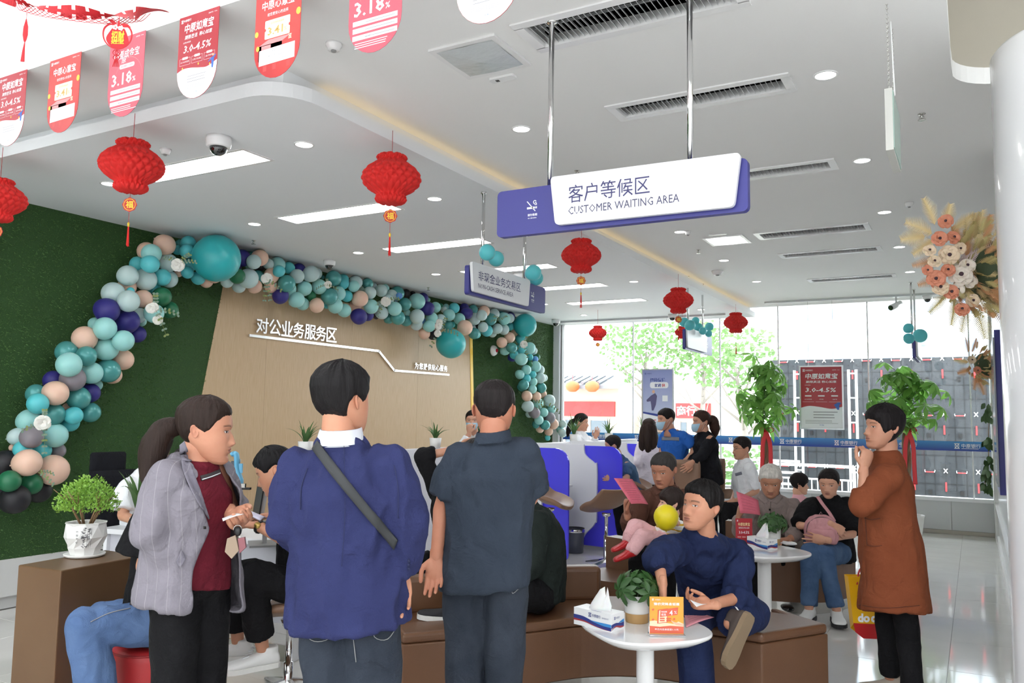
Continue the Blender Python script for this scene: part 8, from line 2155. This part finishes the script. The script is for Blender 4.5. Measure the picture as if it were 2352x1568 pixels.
p.head(A(1540, 1156, 5.45), .185, -88, 4, fem=1); p.hair(HAIR_KID, (40, 32, 30), .05, .05, .25, 9); p.core(.62)
for S_ in 'LR': p.arm(S_, (.026, .024, .022, .019, .016)); p.leg(S_, (.05, .042, .034, .032, .022))
m_str = stripe_cloth('rainbow_stripe', (230, 230, 228), (214, 170, 60), (0, 0, 1), 24, .3)
outfit(p, 'striped_top', 1.6, 1.6, m_str, dict(hem=-.02, W=(.088, .085, .085), D=(.07, .068, .066), neck=.04, nk=.75), dict(r=(.036, .034, .030, .026, .026)), None, 'pink_trousers', cloth('pink_velour', (226, 178, 180), .9), (.055, .055, .046, .042, .042), 1.88, seatw=(.085, .065))
p.hand('L', UP * .5 - CAM_R * .4, -CAM_R * .6 - CAM_B * .3, size=.55, side=1, curl=(.3, .3, .3, .3), spread=.2, vox=.004).hand('R', -CAM_R * .5 - UP * .2, CAM_B * .5, size=.55, side=-1, vox=.004)
m_rsh = M('red_shoe', (196, 34, 40), .35)
for S_ in 'LR': p.shoe(S_, -CAM_R * .9 - UP * .25 + CAM_B * .15, m_rsh, None, .155, .040, .062, lift=-.02, name='red_shoe')
p.done()
BM['Q'] = BM['L'].copy(); BM['Q'].materials.clear(); BM['Q'].materials.append(latex('balloon_yellow', (236, 216, 30)))
yb = put_balloon(A(1530, 1187, 5.16), 28.5 / FPX * 5.16, 'Q', 'yellow balloon held by the toddler', None, Vector((0, 0, 1)))
p = Person('man in navy tracksuit sitting with one ankle on his knee, looking left', skin=(204, 148, 120), vox=.008)
p.joints(**JT('shR 1548 1252 4.28 shL 1694 1256 4.44 elR 1512 1284 4.08 elL 1698 1372 4.22 wrR 1522 1344 3.98 wrL 1634 1388 4.02 hpR 1614 1402 4.66 hpL 1676 1404 4.70 knR 1588 1418 4.22 knL 1728 1408 4.34 anR 1610 1648 4.12 anL 1676 1432 4.12'))
p.head(A(1610, 1165, 4.24), .242, -58, 8, gaze=(-.5, .8), beard=.2); p.hair(HAIR_MEN, (22, 20, 20), .042, .06, .45, 10); skin_all(p)
m_nv = cloth('navy_fleece', (34, 42, 74), .9, (40, 50, 84)); outfit(p, 'sweatshirt', 1.25, 1.42, m_nv, dict(hem=-.06, W=(.20, .19, .19), D=(.155, .145, .14), bend=-p.front * .04, nk=1.1), dict(r=(.080, .078, .070, .066, .064)), None, 'track_trousers', m_nv, (.10, .10, .088, .082, .085), 1.9, wr=.008)
p.line('trouser_print', p.bvh('track_trousers'), [(1683, 1382), (1696, 1402)], m_wcot, 3, .005)
p.hand('R', -UP + CAM_B * .2, CAM_R, side=-1).hand('L', -CAM_R * .95 + UP * .05, UP * .7 - CAM_B * .2 + CAM_B * .6, side=1, curl=(.55, .6, .65, .65), thumb=.8)
m_bs_ = M('suede_brown', (70, 60, 56), .8); m_gum = M('gum_sole', (136, 116, 92), .8)
p.shoe('L', -UP * .72 - CAM_R * .45 + CAM_B * .25, m_bs_, m_gum, .28, .05, .07, up=CAM_R * -.5 - CAM_B * .75 + UP * .35, name='sneaker').shoe('R', facing(-10), m_bs_, m_gum, name='sneaker')
p.done()
sheet_obj('bank_cards', [A(1584, 1376, 3.96), A(1606, 1388, 3.94), A(1624, 1386, 3.98), A(1600, 1393, 3.92)], m_wmatt, 'white card held by the man in navy')
p0 = [onZ(1571, 1406, .5645), onZ(1600, 1404, .5645), onZ(1640, 1417, .5645), onZ(1576, 1440, .5645)]
sheet_obj('pink_sheet', p0, m_pinkl, 'pink sheets lying on the front table by the card stand', lines=5)
p = Person('white-haired man in taupe shirt reading a pink sheet', skin=(190, 140, 114), vox=.010)
p.joints(**JT('shR 1726 1154 6.90 shL 1822 1154 6.96 elR 1700 1220 6.70 elL 1832 1220 6.75 wrR 1696 1186 6.58 wrL 1812 1238 6.62 hpR 1748 1250 7.22 hpL 1802 1250 7.25 knR 1738 1268 6.75 knL 1796 1270 6.75 anR 1736 1372 6.76 anL 1800 1372 6.76'))
p.head(A(1770, 1104, 6.82), .250, -18, -26, old=1, brow=(110, 104, 98), gaze=(0, -1), beard=.7); p.hair(HAIR_MEN, (176, 172, 166), .026, .035, .2, 11); skin_all(p)
m_tp = cloth('taupe_shirt', (140, 126, 122), .85); outfit(p, 'shirt', 1.75, 1.85, m_tp, dict(hem=-.05, W=(.19, .18, .185), D=(.135, .13, .13)), dict(r=(.07, .066, .06, .055, .052)), None, 'trousers', m_blk2)
p.collar(m_tp); tr = p.bvh('shirt'); p.patch('collar_flap', tr, [(1750, 1132), (1766, 1150)], [(1740, 1142), (1756, 1158)], m_tp, .008, .004); p.patch('collar_flap', tr, [(1788, 1132), (1774, 1150)], [(1798, 1142), (1784, 1158)], m_tp, .008, .004); p.line('placket', tr, [(1770, 1152), (1769, 1180), (1768, 1215)], M('taupe_seam', (118, 104, 100), .9), 2)
for y in (1168, 1188): p.patch('button', tr, [(1766, y), (1770, y)], [(1766, y + 4), (1770, y + 4)], m_blk, .006, .002, 2, 2)
p.hand('R', UP + CAM_R * .2, CAM_R * .8, side=-1, curl=(.8, .8, .85, .9), thumb=.8, vox=.004).hand('L', -CAM_R * .7 + CAM_B * .4, -UP, side=1, vox=.004); p.shoe('L', facing(-5), m_bshoe).shoe('R', facing(-15), m_bshoe); p.done()
sheet_obj('pink_sheet', [A(1691, 1128, 6.48), A(1741, 1148, 6.56), A(1747, 1183, 6.50), A(1700, 1178, 6.40)], m_pink, 'pink printed sheet held by the white-haired man', lines=5)
p = Person('small child with bobbed hair in pink standing behind the backpack woman', skin=(226, 180, 154), vox=.010)
p.joints(**JT('shR 1822 1148 7.85 shL 1850 1146 8.0 elR 1826 1176 7.8 elL 1860 1172 7.9 wrR 1850 1184 7.75 wrL 1868 1182 7.8 hpR 1828 1218 7.95 hpL 1846 1217 8.05 knR 1828 1268 7.95 knL 1848 1267 8.05 anR 1828 1318 7.97 anL 1848 1315 8.07'))
p.head(A(1837, 1112, 7.95), .19, 82, -4, fem=1); p.hair(HAIR_KID, (24, 20, 20), .055, .06, .15, 12); p.core(.62)
for S_ in 'LR': p.arm(S_, (.028, .026, .024, .02, .017)); p.leg(S_, (.05, .042, .034, .032, .022))
outfit(p, 'pink_top', 1.5, 1.5, cloth('pink_cotton', (226, 170, 178), .85), dict(hem=-.02, W=(.1, .095, .095), D=(.08, .075, .072), neck=.042, nk=.78), dict(r=(.042, .04, .036, .03, .03)), None, 'trousers', m_mjean, (.058, .058, .05, .045, .045), seatw=(.09, .07)); p.hand('R', CAM_R, -UP, size=.6, vox=.004).hand('L', CAM_R, -UP, size=.6, vox=.004); p.done()
p = Person('woman in black top and jeans hugging a pink backpack on the sofa', skin=(214, 164, 138), vox=.010)
p.joints(**JT('shR 1864 1156 6.86 shL 1944 1154 6.92 elR 1838 1206 6.66 elL 1958 1226 6.70 wrR 1912 1206 6.52 wrL 1896 1240 6.46 hpR 1890 1268 6.92 hpL 1936 1268 6.95 knR 1862 1268 6.44 knL 1894 1274 6.42 anR 1858 1398 6.36 anL 1922 1402 6.30'))
p.head(A(1904, 1110, 6.84), .226, -32, -14, fem=1, gaze=(-.4, -.8)); tl = tail(p, [p.hp(0, -.42, .0), p.hp(.08, -.58, -.15), p.hp(.10, -.60, -.6), p.hp(.06, -.55, -.95)], [.03, .045, .04, .012]); p.hair(HAIR_TIED, (24, 20, 20), .03, .03, .12, 13, extra=[tl]); skin_all(p)
outfit(p, 'black_top', .95, 1.0, m_blk, dict(hem=-.05, W=(.18, .17, .18), D=(.14, .13, .135), nk=1.15), dict(r=(.078, .080, .074, .07, .07)), dict(r=(.078, .080, .074, .07, .07)), 'jeans', m_mjean, (.092, .09, .074, .062, .06), 1.93)
p.hand('R', CAM_R * .8 - UP * .5, -CAM_B, side=-1, curl=(.4, .4, .45, .5), vox=.004).hand('L', -CAM_R * .95 + UP * .1, -CAM_B, side=1, curl=(.15, .15, .2, .25), spread=.15, vox=.004)
p.shoe('L', facing(-15), m_wshoe, M('black_sole', (30, 30, 34), .6), .27, .05, .085).shoe('R', facing(-35), m_wshoe, M('black_sole'), .27, .05, .085); p.done()
bp_ = thing('backpack', 'dusty pink backpack hugged by the seated woman in black', 'bag', A(1886, 1216, 6.58)); m_bp = cloth('pink_nylon', (190, 138, 142), .7, None, 200, .15); s_ = 6.58 / FPX; f_ = (CAM_B * .95 - CAM_R * .2).normalized(); r_ = UP.cross(f_)
b = MB(); b.rings([ringpts(UP * (y * s_), r_, f_, w * s_, .075 * k, .06 * k, 22, 2.6) for y, w, k in ((-34, 26, .6), (-31, 33, .9), (-18, 37, 1), (0, 38, 1), (16, 34, .95), (27, 25, .8), (33, 12, .45))]); v, fc = remesh(b, .008, 4, .003); obj('body', arr_mesh('body', [(v, fc)], m_bp), bp_)
b = MB(); b.rings([ringpts(f_ * .055 + UP * (y * s_), r_, f_, w * s_, .04, .03, 20, 2.6) for y, w in ((-30, 22), (-27, 27), (-8, 29), (0, 27), (4, 20))]); v, fc = remesh(b, .007, 4, .002); obj('front_pocket', arr_mesh('front_pocket', [(v, fc)], m_bp), bp_)
b = MB(); b.tube(smooth_poly([f_ * .05 + r_ * x * s_ + UP * y * s_ for x, y in ((-34, -6), (-30, 14), (-14, 27), (0, 30), (14, 27), (29, 14), (33, -6))], 4, closed=False), .004, 6); m = b.mesh('zip', True); m.materials.append(M('zip_grey', (120, 92, 96), .5)); obj('zip', m, bp_)
b = MB(); b.tube(smooth_poly([A(1878, 1140, 6.78) - bp_.location, A(1890, 1158, 6.72) - bp_.location, A(1904, 1176, 6.64) - bp_.location, A(1916, 1196, 6.56) - bp_.location], 5, closed=False), [(.016, .004)] * 16, 8, side=CAM_R); m = b.mesh('shoulder_strap', True); m.materials.append(m_bp); obj('shoulder_strap', m, bp_)
b = MB(); b.tube([UP * 30 * s_ + r_ * -.02, UP * 40 * s_, UP * 30 * s_ + r_ * .02], .005, 6); m = b.mesh('grab_loop', True); m.materials.append(M('zip_grey')); obj('grab_loop', m, bp_)
p = Person('woman in long rust cardigan and black trousers standing in profile by the column', skin=(206, 154, 128), vox=.008)
p.joints(**JT('shL 2042 1084 4.45 shR 2032 1080 4.79 elL 1982 1158 4.40 elR 2026 1200 4.86 wrL 1984 1074 4.46 wrR 1990 1310 4.84 hpL 2052 1262 4.50 hpR 2040 1262 4.70 knL 2082 1420 4.50 knR 2036 1412 4.70 anL 2096 1588 4.48 anR 2046 1556 4.72'))
p.head(A(2028, 984, 4.6), .236, -84, 4, fem=1); p.hair(HAIR_BOB, (22, 19, 20), .055, .06, .18, 14); skin_all(p)
m_rust = cloth('rust_knit', (126, 68, 44), .9, (136, 76, 50), 340, .3)
p.garment('cardigan', m_rust, lambda b: (p.torso(b, hem=-.335, W=(.205, .19, .18), D=(.165, .15, .135), hemw=.232, nk=1.05), p.sleeve(b, 'L', (.078, .074, .066, .058, .056), 1.40), p.sleeve(b, 'R', (.074, .07, .064, .058, .056), 1.9)), wr=.005, wf=7)
p.garment('trousers', m_blk2, lambda b: (p.seat(b), p.trouser(b, 'L', (.09, .085, .064, .056, .056), 1.95), p.trouser(b, 'R', (.09, .085, .064, .056, .056), 1.95)), wr=.003)
tr = p.bvh('cardigan'); p.line('pocket_edge', tr, [(1985, 1188), (2000, 1193), (2022, 1190)], M('rust_seam', (98, 50, 32), .9), 2.2); p.line('pocket_edge', tr, [(1988, 1190), (1990, 1225), (1992, 1252)], M('rust_seam'), 1.6); p.line('pocket_edge', tr, [(1992, 1252), (2010, 1254), (2026, 1252)], M('rust_seam'), 1.6); p.line('hem_seam', tr, [(1972, 1388), (2030, 1396), (2112, 1390)], M('rust_seam'), 1.6, n=14)
p.hand('L', UP * .85 + CAM_R * .25, -CAM_R * .3 - CAM_B * .8, side=1, curl=(.9, .95, 1.0, 1.0), thumb=.6).hand('R', -UP, CAM_R, side=1, curl=(.8, .8, .9, .9))
p.shoe('L', facing(-80), M('beige_shoe', (176, 164, 150), .6), m_wsole).shoe('R', facing(-95), M('beige_shoe'), m_wsole); p.done()
sb = thing('shopping_bag', 'yellow and red shopping bag with white letters beside the woman in rust', 'bag', mw=basis(A(1946, 1462, 4.92), CAM_R, UP)); s_ = 4.92 / FPX
def sq(x, y): return ((x - 1946) * s_, (1462 - y) * s_)
flat(sb, 'front', [sq(1946, 1324), sq(2008, 1324), sq(2014, 1432), sq(1956, 1430)], M('bag_yellow', (232, 176, 24), .35), .03, .0016); flat(sb, 'foot', [sq(1956, 1428), sq(2014, 1430), sq(2012, 1463), sq(1978, 1462), sq(1960, 1448)], M('bag_red', (182, 36, 40), .35), .03, .0018)
flat(sb, 'back', [sq(1948, 1324), sq(2010, 1324), sq(2012, 1460), sq(1980, 1460), sq(1960, 1446)], M('bag_yellow'), -.04, .0016); m = MB().quad(V3(*sq(1946, 1324), .03), V3(*sq(1948, 1324), -.04), V3(*sq(1960, 1446), -.04), V3(*sq(1956, 1430), .03)).mesh('side'); m.materials.append(M('bag_yellow')); obj('side', m, sb)
lettering(sb, 'do', m_wprint, sq(1966, 1426)[0], sq(1966, 1426)[1], h=.052, bold=.05, z=.033, res=3); lettering(sb, 'c', m_wprint, sq(1996, 1426)[0], sq(1996, 1426)[1], h=.038, bold=.05, z=.033, res=3)
b = MB(); b.tube(smooth_poly([V3(*sq(1966, 1342), .03), V3(*sq(1976, 1312), .01), V3(*sq(1990, 1308), 0), V3(*sq(1998, 1340), .03)], 5, closed=False), .006, 6); m = b.mesh('handle', True); m.materials.append(M('bag_red')); obj('handle', m, sb)
mn = thing('computer_monitor', 'black monitor with webcam seen from the side on the desk', 'monitor', (A(598, 1180, 4.95).x, A(598, 1180, 4.95).y, .76)); f = facing(-70); s_ = f.cross(UP)
m = MB().box(UP * .27, (.27, .012, .16), s_, f, (UP - f * .12).normalized()).mesh('panel'); m.materials.append(m_grey); obj('panel', m, mn); m = MB().box(UP * .27 + f * .014, (.275, .004, .165), s_, f, (UP - f * .12).normalized()).mesh('bezel'); m.materials.append(m_black); obj('bezel', m, mn)
m = MB().box(UP * .07 - f * .03, (.03, .012, .07), s_, f, UP).mesh('stand'); m.materials.append(m_grey); obj('stand', m, mn); m = MB().box(UP * .006 - f * .03, (.11, .09, .006), s_, f, UP).mesh('foot'); m.materials.append(m_grey); obj('foot', m, mn)
wc = thing('webcam', 'silver webcam clipped on the edge of the desk monitor', 'webcam', A(552, 1115, 4.74)); m = MB().box((0, 0, 0), (.030, .012, .012), CAM_R, CAM_B, UP).build('body', m_steel).data; o = bpy.data.objects[-1] if False else None
for ob in [q for q in COL.objects if q.name.startswith('body') and q.parent is None and q.data is m]: ob.parent = wc
m = MB().tube([CAM_B * .012, CAM_B * .016], .008, 14).mesh('lens'); m.materials.append(m_black); obj('lens', m, wc); m = MB().box(CAM_R * .03 - UP * .016, (.03, .014, .006), CAM_R, CAM_B, UP).mesh('clip'); m.materials.append(m_black); obj('clip', m, wc)
m = MB().tube([-UP * .02, -UP * .17 + CAM_R * .0], .009, 12).mesh('stand', True); m.materials.append(m_white); obj('stand', m, wc)
bs_ = thing('blue_frame_stand', 'pale blue and grey curved device stand behind the woman in the blazer', 'device', A(545, 1170, 5.3)); s2 = 5.3 / FPX
P_ = [((x - 545) * s2, (1170 - y) * s2) for x, y in ((527, 1045), (533, 1042), (538, 1048), (541, 1078), (548, 1098), (550, 1110), (546, 1160))]
m = MB().tube(smooth_poly([CAM_R * x + UP * y for x, y in P_], 5, closed=False), [(.016, .03)] * 31, 10, side=CAM_R).mesh('blue_frame', True); m.materials.append(M('device_blue', (104, 178, 214), .4)); obj('blue_frame', m, bs_)
m = MB().prism([CAM_R * ((x - 545) * s2) + UP * ((1170 - y) * s2) for x, y in ((526, 1060), (534, 1062), (540, 1096), (544, 1110), (540, 1160), (530, 1160), (526, 1100))], -CAM_B * .03).mesh('grey_panel'); m.materials.append(M('device_grey', (84, 88, 96), .5)); obj('grey_panel', m, bs_)
m = MB().tube([UP * .01, UP * (.762 - bs_.location.z)], .02, 12).mesh('column', True); m.materials.append(M('device_grey')); obj('column', m, bs_); m = MB().box(CAM_R * 2 * s2 + UP * (1170 - 1076) * s2, (.016, .01, .03), CAM_R, CAM_B, UP).mesh('blue_clip'); m.materials.append(M('device_blue')); obj('blue_clip', m, bs_); m = MB().tube([CAM_R * 2 * s2, CAM_R * 2 * s2 + UP * (1170 - 1055) * s2], .004, 8).mesh('rod', True); m.materials.append(m_steel); obj('rod', m, bs_)
sheet_obj('form_stack', [A(540, 1165, 4.55), A(560, 1166, 4.75), A(612, 1188, 4.55), A(598, 1194, 4.38)], M('form_lilac', (214, 212, 234), .6), 'lilac printed forms under the hands of the young man at the desk', thick=.006)
ta = thing('crumpled_wrapper', 'crumpled white paper on the farther table', 'paper', onZ(1812, 1251, .622)); b = MB(); b.ell((0, 0, .012), (.06, .04, .013), 14, 8)
for i, v in enumerate(b.v):
 k = 1 + .35 * mnoise.noise(Vector(v) * 60); b.v[i] = (v[0] * k, v[1] * k, max(0, v[2] * k))
m = b.mesh('paper'); m.materials.append(m_tiss); obj('paper', m, ta)
bpy.data.scenes.remove(SCRATCH)
